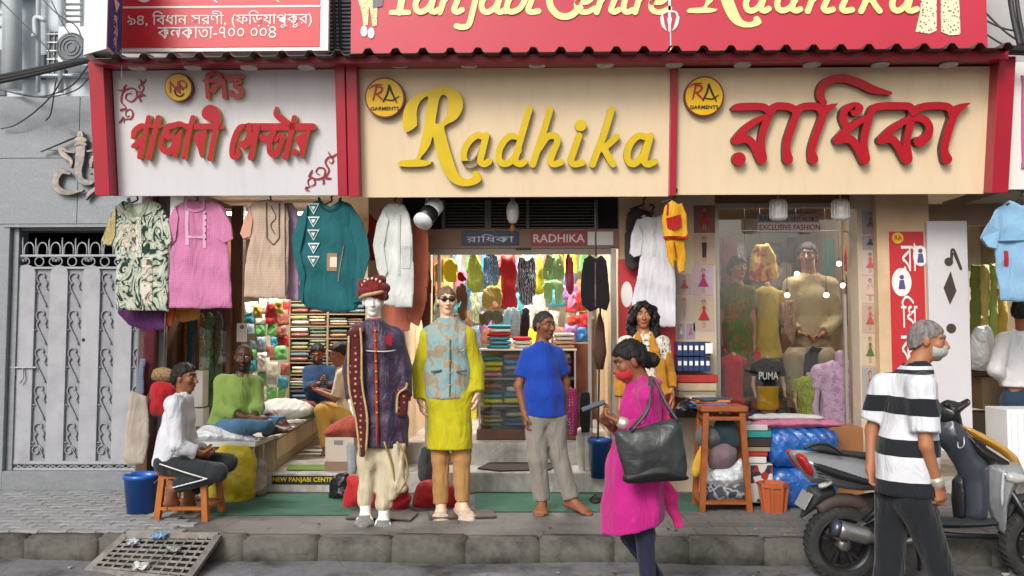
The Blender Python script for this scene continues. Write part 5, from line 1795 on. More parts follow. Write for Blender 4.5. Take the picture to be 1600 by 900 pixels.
# ------------------------------------------------------------------ shop mannequins on the pavement
def m_brocade():
 b = NB('purple_brocade')
 v = b.voro(34, 'F1', src=b.mapped((1, 1, .8)))
 n = b.noise(34, 3, .6, dist=1.2)
 c1 = b.ramp(n, [(.38, C('#16152c')), (.5, C('#241f42')), (.57, C('#54172a')), (.7, C('#7a3a2e'))])
 c2 = b.ramp(v, [(.12, C('#6e2029')), (.3, C('#1c1a38'))])
 b.color(b.mix(.55, c1, c2))
 b.bump(n, .25, .004)
 b.wrinkle(.4)
 return b.fin(.55, 0, .5, 0, .2)
def m_blot(name, cs, scale, thr=(.42, .5, .58), extra=None):
 b = NB(name)
 n = b.noise(scale, 2, .45, dist=.8)
 st = [(0, C(cs[0]))] + [(t, C(c)) for t, c in zip(thr, cs[1:])]
 b.color(b.ramp(n, st, 'EASE'))
 b.wrinkle(.4)
 return b.fin(.8, 0, .3, 0, .2)
def m_spots(name, base, dot, s, r0=.2, r1=.26):
 b = NB(name)
 b.color(b.ramp(b.voro(s, rnd=.25), [(.0, C(dot)), (r0, C(dot)), (r1, C(base))]))
 b.wrinkle(.4)
 return b.fin(.85, 0, .3, 0, .2)
M_BROC = m_brocade()
M_GOLDB = mat('gilt_button', '#b8893a', .3, .7)
M_CREAMC = fab('cream_silk', '#bdb095', .14, .55)
# --- wedding coat mannequin
Y1 = 6.4
p = Fig('mannequin', 'white mannequin in purple brocade sherwani, cream dhoti and maroon turban', 'mannequin', Y1,
  dict(head=(583, 472), neck=(585, 506), pel=(595, 628), sL=(561, 526), sR=(616, 526), eL=(548, 580, .02), wL=(549, 626, -.03), hL=(551, 655, -.05), eR=(632, 580, .02), wR=(633, 622, -.02), hR=(634, 648, -.03),
             kL=(579, 716), kR=(608, 716), aL=(571, 792), aR=(600, 800, -.03), tL=(569, 808, -.15), tR=(597, 818, -.17)),
  'white', face=8, hs=.96, g=1.0, base=at(587, 815, Y1), sm=M_MANN)
p.body(hands={'L': ((.9, .2, 0), (.1, -1, 0), .3), 'R': ((-.9, .2, 0), (0, -1, 0), .3)}, feet='LR', bare=False, paint=dict(eyes=False, lip='#b9b2ae'))
def bld(B):
 p.torso(B, .026)
 p.sleeves(B, 'LR', .022, 1.93, .002)
 h1 = at(599, 660, Y1)
 h2 = at(600, 705, Y1)
 B.ecap(p.pt('pel', 'neck', .3), p.j['pel'], p.side, .155, .17, .12, .13, .05)
 B.ecap(p.j['pel'], h1, p.side, .17, .185, .13, .145, .04)
 B.ecap(h1, h2, p.side, .185, .19, .145, .15, .03)
 neckhole(p, B, .06)
coat = p.garment('sherwani', M_BROC, bld, [fold_v(101, .006, 26), fold_d(102, .005, 22)], [((0, 0, -1), at(600, 697, Y1))])
M_PIP = fab('orange_piping', '#a3331f', .1)
p.garment('stand_collar', M_PIP, lambda B: (B.cap(p.j['neck'] - UP * .005, p.j['neck'] + UP * .03, .066, .062, .01), B.cap(p.j['neck'] + UP * .02, p.j['neck'] + UP * .2, .056, .06, .005, True)), h=.006)
sf = upright(Y1 - .16)
def on_coat(u, v, extra=.0):
 """point on the front of the coat"""
 z = at(u, v, Y1)[2]
 t = (z - p.j['pel'][2]) / (p.j['neck'][2] - p.j['pel'][2])
 y = Y1 - np.interp(t, [-.6, 0, .3, .68, .95], [.172, .158, .148, .138, .085]) - extra
 return at(u, v, y)
part('placket', tube([on_coat(586, 511), on_coat(586.5, 540), on_coat(588, 580), on_coat(589, 640), on_coat(590, 695)], .011, 8), M_PIP, coat, True)
for i in range(9):
 c = on_coat(586.5 + i * .35, 517 + i * 16, .012)
 part('button', ball(c, .011, 10, 6), M_GOLDB, coat, True)
part('chest_chain', tube(smooth_path([on_coat(572, 548, .01), on_coat(586, 549, .012), on_coat(606, 549, .01), on_coat(618, 547, .0)], 4), .005, 6), mat('silver_trim', '#b9b2a8', .4, .5), coat, True)
pk = np.array([(604, 525), (609, 519), (613, 528), (612, 541), (603, 536)])
part('pocket_square', upright(Y1 - .16).out(fill2d([px_poly(upright(Y1 - .16), pk)], .015)), fab('red_silk', '#8f1420', .1), coat)
for u_ in (552, 631):
 part('cuff', tube([at(u_, 620, Y1 - .0), at(u_, 626, Y1)], [.056, .055], 14, caps=False), M_PIP, coat, True)
# dhoti: pleated, gathered between the legs
def bld(B):
 B.ecap(p.j['pel'] - UP * .03, p.j['pel'] + UP * .05, p.side, .165, .15, .12, .11, .03)
 for q, w_ in (('L', .075), ('R', .08)):
  B.cap(p.j['hip' + q], p.j['k' + q], .105, .095, .04)
  B.cap(p.j['k' + q], p.j['a' + q] + UP * .06, .095, .055, .03)
  B.cap(p.j['a' + q] + UP * .06, p.j['a' + q] + UP * .01, .055, .042, .02, flat=True)
 B.ecap(at(612, 690, Y1 - .08), at(624, 760, Y1 - .09), (1, 0, 0), .09, .05, .05, .03, .04)
 B.ecap(at(624, 760, Y1 - .09), at(612, 778, Y1 - .07), (1, 0, 0), .05, .02, .03, .02, .03)
p.garment('dhoti', M_CREAMC, bld, [ripple(103, .006, 75, (1, 1, .12)), crease(104, .012, 30, (.8, 1, .5))], [((0, 0, 1), at(600, 690, Y1))], .009)
for pts in ([(620, 690), (634, 715), (636, 745), (622, 772)], [(600, 690), (612, 725), (618, 760)]):
 part('dhoti_border', tube(smooth_path([at(u, v, Y1 - .155 + .0006 * (v - 690)) for u, v in pts], 5), .008, 6), mat('dull_gold', '#9a8550', .5, .2), p.t, True)
# shawl
M_SHAWL = m_spots('maroon_shawl', '#4c1218', '#b08a5a', 22, .16, .24)
def bld(B):
 B.ecap(at(562, 508, Y1 + .02), at(554, 520, Y1 - .15), (1, 0, 0), .05, .05, .03, .03, .02)
 B.ecap(at(554, 520, Y1 - .15), at(556, 600, Y1 - .155), (1, 0, 0), .055, .055, .016, .016, .02)
 B.ecap(at(556, 600, Y1 - .155), at(565, 660, Y1 - .16), (1, 0, 0), .055, .05, .016, .016, .02)
 B.ecap(at(565, 660, Y1 - .16), at(566, 712, Y1 - .16), (1, 0, 0), .05, .022, .016, .012, .02)
 B.ecap(at(629, 612, Y1 - .1), at(627, 645, Y1 - .1), (1, 0, 0), .05, .05, .04, .03, .02)
 B.ecap(at(562, 508, Y1 + .06), at(556, 600, Y1 + .14), (1, 0, 0), .06, .06, .016, .016, .02)
sh = p.garment('shawl', M_SHAWL, bld, [fold_v(105, .005, 40)], h=.009)
M_CRB = fab('cream_border', '#b3946a', .15)
part('shawl_border', tube(smooth_path([at(u, v, Y1 - .175) for u, v in ((563, 512), (565, 540), (566, 600), (574, 655), (572, 705))], 6), .009, 6), M_CRB, sh, True)
part('shawl_border', tube(smooth_path([at(u, v, Y1 - .175) for u, v in ((545, 525), (545, 600), (556, 655), (563, 712))], 6), .009, 6), M_CRB, sh, True)
part('shawl_border', tube(smooth_path([at(u, v, Y1 - .15) for u, v in ((636, 598), (634, 606), (622, 617), (620, 645))], 6), .009, 6), M_CRB, sh, True)
# turban
M_TURB = fab('maroon_turban', '#6e1519', .2, .7)
def bld(B):
 c = p.H(0, -.01, .085)
 for i, (dz, rr, ra) in enumerate(((-.02, .09, .03), (.008, .096, .034), (.04, .088, .036), (.068, .06, .038))):
  n_ = 10
  for k in range(n_):
   a0, a1 = 2 * math.pi * k / n_, 2 * math.pi * (k + 1) / n_
   tl = .02 * (1 if i % 2 else -1)
   B.cap(c + np.array((rr * math.cos(a0), rr * math.sin(a0), dz + tl * math.cos(a0))), c + np.array((rr * math.cos(a1), rr * math.sin(a1), dz + tl * math.cos(a1))), ra, ra, .012)
 B.ell(c + UP * .03, (.08, .085, .06), None, .02)
tb = p.garment('turban', M_TURB, bld, h=.008)
for k in range(9):
 a = math.pi * (k / 8)
 part('pearl', ball(p.H(.085 * math.cos(a) * -1, .06, .105) + np.array((0, -.035 * math.sin(a), .075 * math.sin(a))), .011, 8, 6), mat('pearl', '#cfc3ae', .3), tb, True)
part('turban_band', tube(smooth_path([p.H(-.1, .02, .035), p.H(-.06, .1, .05), p.H(0, .128, .06), p.H(.06, .1, .075), p.H(.1, .03, .09)], 5), .015, 8), M_CRB, tb, True)
for q in 'LR':
 def bld(B, q=q):
  p.foot(B, p.j['a' + q] - UP * .015, p.j['t' + q] + np.array((0, -.03, .0)), 1.3, False)
 p.garment('shoe', mat('grey_jutti', '#6e6f6e', .6, var=.3, vscale=40), bld, [], [((0, 0, 1), p.j['a' + q] - UP * .045)], .008)
def plate(label, u, v, Yp, ang=0):
 c = gz(u, v, ZP)
 solo('base_plate', label, 'base plate', xf(box(-.26, .26, -.13, .13, .005, .02, .004), rotz(ang), c), mat('rust_plate', '#4e423d', .7, .2, var=.4, vscale=12), False)
plate('rusty steel stand plate under the wedding coat mannequin', 598, 808, Y1, -.1)
# --- yellow kurta mannequin
Y2 = 6.62
p = Fig('mannequin', 'fair mannequin in lime yellow kurta, blue patterned waistcoat and sunglasses', 'mannequin', Y2,
  dict(head=(698, 470), neck=(699, 503), pel=(701, 622), sL=(670, 525), sR=(729, 525), eL=(656, 575, .03), wL=(656, 626, -.03), hL=(661, 655, -.05), eR=(745, 575, .03), wR=(746, 614, -.03), hR=(746, 642, -.05),
             kL=(688, 716), kR=(722, 716), aL=(689, 788), aR=(722, 786), tL=(687, 804, -.15), tR=(736, 800, -.12)),
  'pale', face=12, hs=.94, g=1.0, base=at(705, 803, Y2), sm=M_MANN)
p.body(hands={'L': ((.9, .2, 0), (.1, -1, 0), .35), 'R': ((-.9, .2, 0), (0, -1, 0), .35)}, feet='LR', bare=False, paint=dict(brow='#6b4a35', lip='#b57468'))
p.hair(m_hair('moulded_hair', '#6e5a4c'), .006, ((-.72, 1.0, -.004),), amp=.0025)
M_LIME = fab('lime_yellow', '#b3a912', .1, .75)
def bld(B):
 p.torso(B, .02)
 p.sleeves(B, 'LR', .024, 1.95, .006)
 h2 = at(702, 705, Y2)
 B.ecap(p.pt('pel', 'neck', .3), p.j['pel'], p.side, .15, .17, .12, .135, .05)
 B.ecap(p.j['pel'], h2, p.side, .17, .195, .135, .15, .04)
 neckhole(p, B, .06)
p.garment('kurta', M_LIME, bld, [fold_v(111, .009, 24), fold_d(112, .005, 26)], [((0, 0, -1), at(702, 700, Y2))])
M_VEST = m_blot('patchwork_waistcoat', ['#527f8e', '#7d9a9c', '#96968a', '#8f846e'], 11, (.45, .52, .6))
def bld(B):
 p.torso(B, .036)
 B.ecap(p.pt('pel', 'neck', .35), p.j['pel'], p.side, .168, .178, .13, .14, .05)
 for q in 'LR':
  sg = -1 if q == 'L' else 1
  B.ell(p.j['s' + q] + p.side * sg * .045 - UP * .07, (.04, .12, .11), None, .02, True)
 neckhole(p, B, .07)
 B.cap(p.j['neck'] + TOCAM * .16 + UP * .06, p.pt('neck', 'pel', .16) + TOCAM * .2, .05, .012, .01, True)
vst = p.garment('waistcoat', M_VEST, bld, [fold_d(113, .004, 24)], [((0, 0, -1), at(702, 622, Y2))], .009)
for i in range(4):
 z = at(703, 545 + i * 19, Y2 - .16)
 part('button', ball(z + np.array((0, .012, 0)), .009, 8, 6), M_GOLDB, vst, True)
part('front_seam', tube([at(703, v, Y2 - .15 + .00005 * (v - 530)) for v in (530, 560, 590, 620)], .006, 6), mat('dark_seam', '#4a5a58', .8), vst, True)
part('lapel_chain', tube(smooth_path([at(u, v, Y2 - .155) for u, v in ((712, 540), (718, 548), (726, 545), (730, 536))], 4), .004, 6), M_GOLDB, vst, True)
for u0, u1 in ((674, 690), (713, 730)):
 part('pocket_welt', tube([at(u0, 581, Y2 - .15), at(u1, 579, Y2 - .152)], .008, 6), mat('dark_seam'), vst, True)
p.garment('churidar', fab('tan_cotton', '#a97f4d', .12), lambda B: p.trousers(B, 'LR', .014, .97, .004), [ripple(114, .004, 70, (.3, .3, 1)), fold_d(115, .006, 26)], [((0, 0, 1), at(700, 690, Y2))])
for q in 'LR':
 def bld(B, q=q):
  p.foot(B, p.j['a' + q] - UP * .015, p.j['t' + q] + np.array((0, -.03, .0)), 1.3, False)
 p.garment('shoe', mat('cream_jutti', '#b9a592', .55, var=.2, vscale=40), bld, [], [((0, 0, 1), p.j['a' + q] - UP * .04)], .008)
def sg(B):
 for e in (-1, 1):
  B.ell(p.H(.033 * e, .1, .012), (.028, .009, .02), (p.r, p.f, p.u), .004)
  B.cap(p.H(.06 * e, .09, .018), p.H(.08 * e, -.005, .016), .0035, .0035, .003)
 B.cap(p.H(-.01, .107, .018), p.H(.01, .107, .018), .004, .004, .003)
p.garment('sunglasses', mat('dark_lens', '#15100f', .12, spec=.8), sg, h=.005)
plate('rusty steel stand plate under the yellow kurta mannequin', 722, 806, Y2, .15)
# --- lady mannequin beside the doorway
Y3 = 7.0
p = Fig('mannequin', 'lady mannequin with long black curls, printed white top and mustard shawl', 'mannequin', Y3,
  dict(head=(1005, 493), neck=(1006, 522), pel=(1006, 640), sL=(977, 536), sR=(1035, 536), eL=(970, 590), wL=(968, 640, -.04), hL=(968, 664, -.05), eR=(1046, 590), wR=(1050, 618, -.06), hR=(1053, 645, -.08),
             kL=(996, 700), kR=(1016, 700), aL=(996, 752), aR=(1016, 752), tL=(994, 760, -.15), tR=(1018, 760, -.15)),
  'tan', face=-4, hs=.9, g=.84, base=at(1006, 765, Y3), sm=M_MANN)
p.body(hands={'L': ((.9, .2, 0), (0, -1, 0), .3), 'R': ((-.9, .2, 0), (0, -1, 0), .3)}, feet='LR', bare=False, paint=dict(lip='#9c4a44'))
def curls(B):
 rg = np.random.default_rng(5)
 for e in (-1, 1):
  for i in range(16):
   t = i / 15
   c = p.H(e * (.088 + .022 * math.sin(t * 3)) + rg.normal() * .008, -.01 + rg.normal() * .02, .06 - .27 * t)
   B.ell(c, (.036, .045, .032), None, .015)
 for i in range(14):
  B.ell(p.H(rg.uniform(-.08, .08), -.09 + rg.normal() * .01, .03 - .24 * i / 13), (.05, .04, .035), None, .02)
 B.cap(p.H(-.05, .07, .085), p.H(.05, .07, .085), .022, .022, .02)
 B.ell(p.H(0, .12, -.03), np.array((.058, .09, .1)), (p.r, p.f, p.u), .012, True)
p.hair(M_HAIR, .02, ((-.62, 1.0, -.35),), [curls], amp=.006)
# open the fringe over the face: separate front cap is cut by the curls' own shape
M_PRT = m_blot('printed_top', ['#c9c2b6', '#c9c2b6', '#8d8274', '#4d443c'], 40, (.52, .58, .66))
def bld(B):
 p.torso(B, .018)
 p.sleeves(B, 'LR', .02, .5)
 B.ecap(p.pt('pel', 'neck', .3), p.j['pel'] - UP * .1, p.side, .14, .17, .11, .13, .05)
 neckhole(p, B, .07)
p.garment('printed_top', M_PRT, bld, [fold_v(121, .006, 26)])
M_MUS = fab('mustard_shawl', '#a8741f', .2)
def bld(B):
 for e, q in ((-1, 'L'), (1, 'R')):
  S = p.j['s' + q]
  B.ecap(p.j['neck'] + np.array((.045 * e, -.03, .0)), S * .5 + p.j['neck'] * .5 + np.array((0, -.12, -.1)), (1, 0, 0), .03, .04, .03, .02, .02)
  B.ecap(S * .5 + p.j['neck'] * .5 + np.array((0, -.12, -.1)), p.pt('s' + q, 'e' + q, .9) + np.array((-.04 * e, -.12, -.15)), (1, 0, 0), .04, .05, .02, .016, .02)
  B.cap(p.pt('s' + q, 'e' + q, .35), p.j['e' + q], .058, .056, .02)
  B.cap(p.j['e' + q], p.pt('e' + q, 'w' + q, .6), .056, .052, .02, flat=True)
p.garment('shawl', M_MUS, bld, [ripple(122, .006, 60, (1, 1, .4))], h=.009)
p.garment('leggings', fab('pale_leggings', '#a9a39b'), lambda B: p.trousers(B, 'LR', .008, .97), [])
# ------------------------------------------------------------------ the shop building: floors, pillars, walls
FYF = 7.66
def X(u, Y=FYF):
 return at(u, 500, Y)[0]
def Zv(v, Y=FYF, u=800):
 return at(u, v, Y)[2]
def m_marble():
 b = NB('white_marble')
 base = b.ramp(b.noise(3, 6, .6, dist=1.5), [(.3, C('#8f8c88')), (.55, C('#b9b6b0')), (.8, C('#c9c6c0'))])
 gr = b.ramp(b.noise(6, 5, .7, src=b.mapped((1, 1, .3))), [(.45, 0), (.7, .6)])
 b.color(b.mix(gr, base, C('#6f6a63')))
 return b.fin(.3, 0, .5)
M_MARB = m_marble()
M_PLAS = mat('cream_plaster', '#c6a987', .85, var=.1, vscale=3, dirt=.35, dirtc=C('#8a6d52'), dscale=2)
M_BROWNW = mat('brown_wall', '#6b4a36', .8, var=.2, vscale=2)
M_INT = mat('shop_interior_wall', '#b9ac95', .85, var=.08)
M_CEIL = mat('shop_ceiling', '#a99e90', .9)
M_WOODD = mat('dark_wood', '#4b2e1e', .5, var=.3, vscale=8)
M_ALU = mat('aluminium', '#a9a49c', .35, .6, var=.1)
bd = thing('shop_building', 'cream plastered building with three open shop bays', 'building', (0, FYF, ZP))
xa, xb, xc, xd, xe, xf_, xg = X(250), X(574), X(624), X(966), X(1060), X(1366, 7.6), X(1447, 7.6)
zc = 3.12
BACK = 10.75
part('back_wall', box(xa - .2, xg + 2.2, BACK, BACK + .15, 0, 7.2), M_INT, bd)
part('ceiling', box(xa - .2, xg + 2.2, 7.3, BACK, zc, zc + .12), M_CEIL, bd)
part('upper_wall', box(xa - .35, xg + 3, 7.55, 7.75, zc + .12, 7.2), mat('upper_plaster', '#a8a7a6', .9, var=.15, vscale=2), bd)
part('partition', box(xa - .12, xa - .02, 7.5, BACK, ZP, zc), M_WOODD, bd)
part('partition', box(xb, xc, FYF, BACK, ZP, zc), M_PLAS, bd)
part('partition', box(xd + .02, xe - .02, FYF + .02, BACK, ZP, zc), M_PLAS, bd)
part('pillar', box(xf_, xg, 7.5, 8.0, ZP, zc), M_PLAS, bd)
part('partition', box(xg - .1, xg - .02, 8.0, BACK, ZP, zc), M_PLAS, bd)
part('wall_strip', box(xe - .03, X(1119), FYF, FYF + .2, ZP, zc), mat('pale_panel', '#b7a48f', .8, var=.08), bd)
part('wall_strip', box(X(1341, 7.62), xf_ + .01, 7.6, FYF + .2, ZP, zc), mat('pale_panel'), bd)
# left bay floor and step
zL = Zv(739, 7.62, 480)
part('step', box(xa, xb + .02, 7.6, 7.66, ZP - .02, zL, .006), M_MARB, bd)
part('floor', box(xa - .02, xb, 7.661, BACK, ZP - .02, zL - .003), M_MARB, bd)
# middle bay steps and floor
z1 = Zv(737, 7.62, 800)
z2 = Zv(692, 8.08, 800)
part('step', box(xb + .03, xd + .06, 7.58, 8.1, ZP - .02, z1, .008), M_MARB, bd)
part('step', box(xc, xd + .02, 8.08, 8.3, ZP - .02, z2, .008), M_MARB, bd)
part('floor', box(xc, xd, 8.301, BACK, ZP - .02, z2 - .003), M_MARB, bd)
# right bay plinth
z3 = Zv(690, 7.75, 1240)
part('plinth', box(xe - .02, xf_ + .01, 7.68, 7.8, ZP - .02, z3), M_BROWNW, bd)
part('floor', box(xe, xf_, 7.801, BACK, ZP - .02, z3 - .02), mat('window_floor', '#8b6a4c', .7, var=.2), bd)
# ---- middle bay: louvred transom, door frame
mf = upright(7.72)
dr = thing('shop_doorway', 'aluminium shop doorway with louvred transom above the two name plates', 'doorway', (X(795, 7.72), 7.72, z1))
part('header', frect(mf, 612, 358, 968, 388, -.08, .0), mat('header_panel', '#8d6f5c', .6, var=.12), dr)
part('header_lower', frect(mf, 668, 388.5, 962, 397, -.06, -.01), mat('steel_grey', '#877d72', .5, .3), dr)
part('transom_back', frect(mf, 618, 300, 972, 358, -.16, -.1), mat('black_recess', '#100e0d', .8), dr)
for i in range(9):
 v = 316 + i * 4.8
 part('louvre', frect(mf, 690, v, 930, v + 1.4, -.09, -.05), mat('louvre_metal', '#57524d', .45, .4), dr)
for u0 in (690, 757, 762, 822, 930):
 part('mullion', frect(mf, u0, 312, u0 + 5, 358, -.09, -.03), mat('louvre_metal'), dr)
part('jamb', frect(mf, 664, 386, 671, 720, -.1, -.02), M_ALU, dr)
part('jamb', frect(mf, 681, 392, 686, 715, -.16, -.1), M_ALU, dr)
part('jamb', frect(mf, 956, 386, 964, 745, -.1, .0), M_ALU, dr)
part('hinge_post', frect(mf, 921, 392, 926, 715, -.2, -.14), M_ALU, dr)
gl = part('glass_leaf', frect(upright(7.9), 927, 396, 958, 715, -.01, .0), glass('pane_glass', (.9, .93, .92, 1)), dr)
part('glass_leaf', xf(box(0, .55, -.004, .004, z1 + .02, Zv(397, 7.8)), rotz(R(86)), (X(676, 7.8), 7.82, 0)), glass('pane_glass'), dr)
def plate_sign(name, label, cat, f, u0, v0, u1, v1, m, txt, tm, bold=.0, pad=.1, t=.012, lift=.004):
 o = thing(name, label, cat, (f.px((u0 + u1) / 2, v1)[0], f.o[1], f.px(u0, v1)[1]))
 part('plate', frect(f, u0, v0, u1, v1, lift, lift + t, .002), m, o)
 du, dv = (u1 - u0) * pad, (v1 - v0) * .2
 ftext(f, txt, u0 + du, u1 - du, v0 + dv, v1 - dv, tm, o, lift + t + .001, bold)
 return o
plate_sign('name_plate', 'blue name plate with white Bengali letters over the doorway', 'name plate', mf, 722, 362, 810, 383, mat('blue_plate', '#1d3763', .4), 'রািধকা', M_OFFW, 0, .08)
plate_sign('name_plate', 'red name plate reading RADHIKA over the doorway', 'name plate', mf, 830, 362, 917, 383, mat('red_plate', '#9c2029', .4), 'RADHIKA', M_OFFW, .012, .04)
solo('sticker', 'blank white sticker beside the red name plate', 'sticker', frect(mf, 918, 362, 958, 383, .003, .006), M_OFFW)
solo('air_vent', 'small slotted black vent under the blue and red name plates', 'vent', join(*[frect(mf, 806 + i * 5, 387, 809.5 + i * 5, 390.5, -.008, .004) for i in range(5)]), M_BLK, kind='stuff')
# shrine face / mask hung in the transom
egg = thing('pendant_lamp', 'white oval glass lamp hanging below the yellow script sign', 'lamp', at(801, 350, 7.35))
c = at(801, 331, 7.35)
part('shade', lathe([(.0, -.105), (.03, -.1), (.05, -.06), (.058, 0), (.05, .055), (.03, .09), (.0, .1)], c, 20), mat('opal_glass', '#d3cfca', .25, coat=.4), egg, True)
part('cap', lathe([(.0, .1), (.02, .1), (.02, .13), (.0, .13)], c, 12), M_ALU, egg)
part('pull_tassel', lathe([(.0, -.2), (.03, -.17), (.022, -.13), (.0, -.1)], c, 10), mat('rust_brown', '#7a4523', .7), egg)
# spotlight
sp_ = thing('spotlight', 'black and white spotlight aimed down beside the transom', 'spotlight', at(672, 350, 7.25))
A0, A1 = at(683, 318, 7.25), at(660, 347, 7.05)
dv_ = (A1 - A0)
part('rear_housing', tube([A0, A0 + dv_ * .08, A0 + dv_ * .48], [.06, .075, .075], 20), M_WHITE, sp_, True)
part('front_housing', tube([A0 + dv_ * .482, A0 + dv_ * .92], [.078, .08], 20), mat('black_metal', '#161517', .4), sp_, True)
part('bezel', tube([A0 + dv_ * .92, A1], [.084, .084], 20), M_WHITE, sp_, True)
part('bracket', tube(smooth_path([at(668, 308, 7.28), at(667, 315, 7.25), at(666, 322, 7.2), at(672, 326, 7.2)], 4), .012, 8), M_WHITE, sp_, True)
# tube lamps on the ceilings (seen lit in the middle shop; the stall's is added)
def tube_lamp(label, x, y, z, L, power, ang=0):
 t = thing('tube_lamp', label, 'lamp', (x, y, z - .03))
 m = rotz(ang)
 part('batten', xf(box(-L / 2, L / 2, -.03, .03, .02, .06), m, (x, y, z)), M_WHITE, t)
 part('tube', xf(cyl((-L / 2, 0, 0), (L / 2, 0, 0), .016, n=10), m, (x, y, z)), glow('lamp_glow', (1, .97, .9, 1), 12), t, True)
 ld = bpy.data.lights.new('tube_light', 'AREA')
 ld.shape = 'RECTANGLE'
 ld.size, ld.size_y = L, .08
 ld.energy = power
 ld.color = (1, .96, .88)
 lo = bpy.data.objects.new('tube_light', ld)
 col.objects.link(lo)
 lo.parent = t
 lo.location = (0, 0, 0.0)
 lo.rotation_euler = (0, 0, ang)
tube_lamp('added tube lamp brightening the garment stall from its ceiling', X(430, 9.2), 9.2, 2.98, 1.2, 85)  # added lamp with no visible source, brightens the stall
tube_lamp('lit tube lamp near the front of the children wear shop ceiling', X(800, 8.9), 8.75, 3.0, 1.2, 70)
tube_lamp('lit tube lamp at the back of the children wear shop ceiling', X(800, 10), 9.9, 2.85, 1.2, 40)
tube_lamp('lit tube lamp over the mannequins in the display window', X(1240, 9.0), 8.6, 3.0, 1.2, 18)
tube_lamp('lit tube lamp inside the neighbouring shop', X(1600, 9.0) + .3, 9.0, 2.7, 1.2, 50)
# ---- right bay: display window
wf = upright(7.78)
dw = thing('display_window', 'tall aluminium framed display window full of mannequins', 'shop window', (X(1240, 7.78), 7.78, z3))
part('frame', frect(wf, 1117, 318, 1124, 692, -.04, .03), M_ALU, dw)
part('frame', frect(wf, 1340, 318, 1347, 692, -.04, .03), M_ALU, dw)
part('frame', frect(wf, 1124.5, 318, 1339.5, 325, -.038, .028), M_ALU, dw)
part('frame', frect(wf, 1124.5, 684, 1339.5, 692, -.038, .028), M_ALU, dw)
part('mullion', frect(wf, 1320, 460, 1324, 684, -.02, .01), M_ALU, dw)
part('pane', frect(wf, 1124.6, 325.2, 1339.4, 683.8, -.012, -.006), glass('window_glass', kf=2.3), dw)
part('top_panel', frect(wf, 1117, 300, 1347, 317.5, -.04, .02), M_BROWNW, dw)
part('rail', tube([at(1128, 361, 7.86), at(1338, 361, 7.86)], .008, 8), M_ALU, dw)
plate_sign('window_sign', 'white strip in the window reading EXCLUSIVE FASHION in red', 'sign', wf, 1184, 348, 1282, 363, M_OFFW, 'EXCLUSIVE FASHION', M_RLET, .012, .02, .004, .012)
ws = thing('window_sign', 'glass strip with the shop name in blue English and red Bengali', 'sign', at(1234, 347, 7.77))
part('strip', frect(wf, 1184, 335, 1279, 347.5, .010, .014), mat('frosted_strip', '#8f9396', .3), ws)
ftext(wf, 'RADHIKA', 1186, 1230, 337, 346, mat('blue_plate'), ws, .015, .01)
ftext(wf, 'রািধকা', 1233, 1278, 336, 346.5, M_RLET, ws, .015)
for u0, lb in ((1216, 'white cylindrical hanging lamp nearer the yellow children suit'), (1313, 'white cylindrical hanging lamp nearer the cream pillar')):
 c = at(u0, 328, 7.3)
 t = thing('hanging_lamp', lb, 'lamp', c - UP * .09)
 part('shade', lathe([(.0, -.092), (.06, -.09), (.073, -.07), (.073, .07), (.06, .09), (0, .092)], c, 24), mat('opal_glass'), t, True)
 for a in np.linspace(0, 2 * math.pi, 13)[:-1]:
  part('rib', tube([c + np.array((.074 * math.cos(a), .074 * math.sin(a), z)) for z in (-.07, .07)], .004, 5), mat('opal_glass'), t)
 part('stem', cyl(c + UP * .092, c + UP * .17, .012, n=8), M_ALU, t)
# reflections of interior lamps, built as glowing balls on added cords
for k, (u0, v0, Yb) in enumerate(((1188, 411, 8.7), (1245, 428, 8.6), (1165, 467, 8.5), (1311, 412, 8.9), (1317, 446, 8.8), (1230, 461, 8.3), (1291, 461, 8.3))):
 lb = ['beside the red dress', 'before the cream kurta', 'before the green dress', 'upper one of the pair at the window edge', 'lower one of the pair at the window edge', 'over the yellow dress', 'over the lilac frock'][k]
 c = at(u0, v0, Yb)
 t = thing('lamp_glint', 'small glowing ball for a lamp reflection ' + lb, 'glint', c - UP * .03, 'glowing lamp reflections in the display window')
 part('glint', ball(c, .026, 12, 8), glow('glint_glow', (1, .85, .6, 1), 9), t, True)
 part('added_holder', cyl(c + UP * .024, c + UP * .06, .014, n=8), mat('black_metal'), t)
 part('added_cord', cyl(c + UP * .06, np.array((c[0], c[1], zc)), .004, n=5), mat('black_metal'), t)
# ---- pillar banner, shutter door and neighbouring shop
pf = upright(7.5)
bn = thing('pillar_banner', 'red vinyl banner with white Bengali letters on the cream pillar', 'banner', at(1420, 720, 7.5))
part('sheet', frect(pf, 1393, 362, 1447, 730, .002, .006), mat('red_banner', '#b3262c', .45, var=.1, vscale=3), bn)
c = pf.px(1402, 372)
part('badge', pf.out(fill2d([circle(c, .05, 24)], .003), .008), M_BADGE, bn)
ftext(pf, 'RA', 1397, 1408, 368, 376, M_RLET, bn, .012, .01)
for tx, v0, v1 in (('রা', 380, 424), ('িধ', 462, 512), ('কা', 520, 566)):
 ftext(pf, tx, 1408, 1432, v0, v1, M_OFFW, bn, .008)
for (u0, v0, ru, rv) in ((1408, 441, 15, 22), (1437, 400, 11, 16)):
 c = pf.px(u0, v0)
 k = 7.5 / 1300
 part('oval_picture', pf.out(join(fill2d([circle(c, ru * k, 28, rv * k)], .003), fill2d([circle(c + np.array((.0, .03)), .022, 12)], .005)), .009), M_OFFW, bn)
 part('figure_print', pf.out(join(fill2d([circle(c + np.array((0, .045)), .02, 12)], .003), fill2d([np.array([c + q for q in ((-.03, -.06), (.03, -.06), (.018, .02), (-.018, .02))])], .003)), .0145), mat('print_blue', '#4a4a6e', .6), bn)
sf_ = upright(7.45)
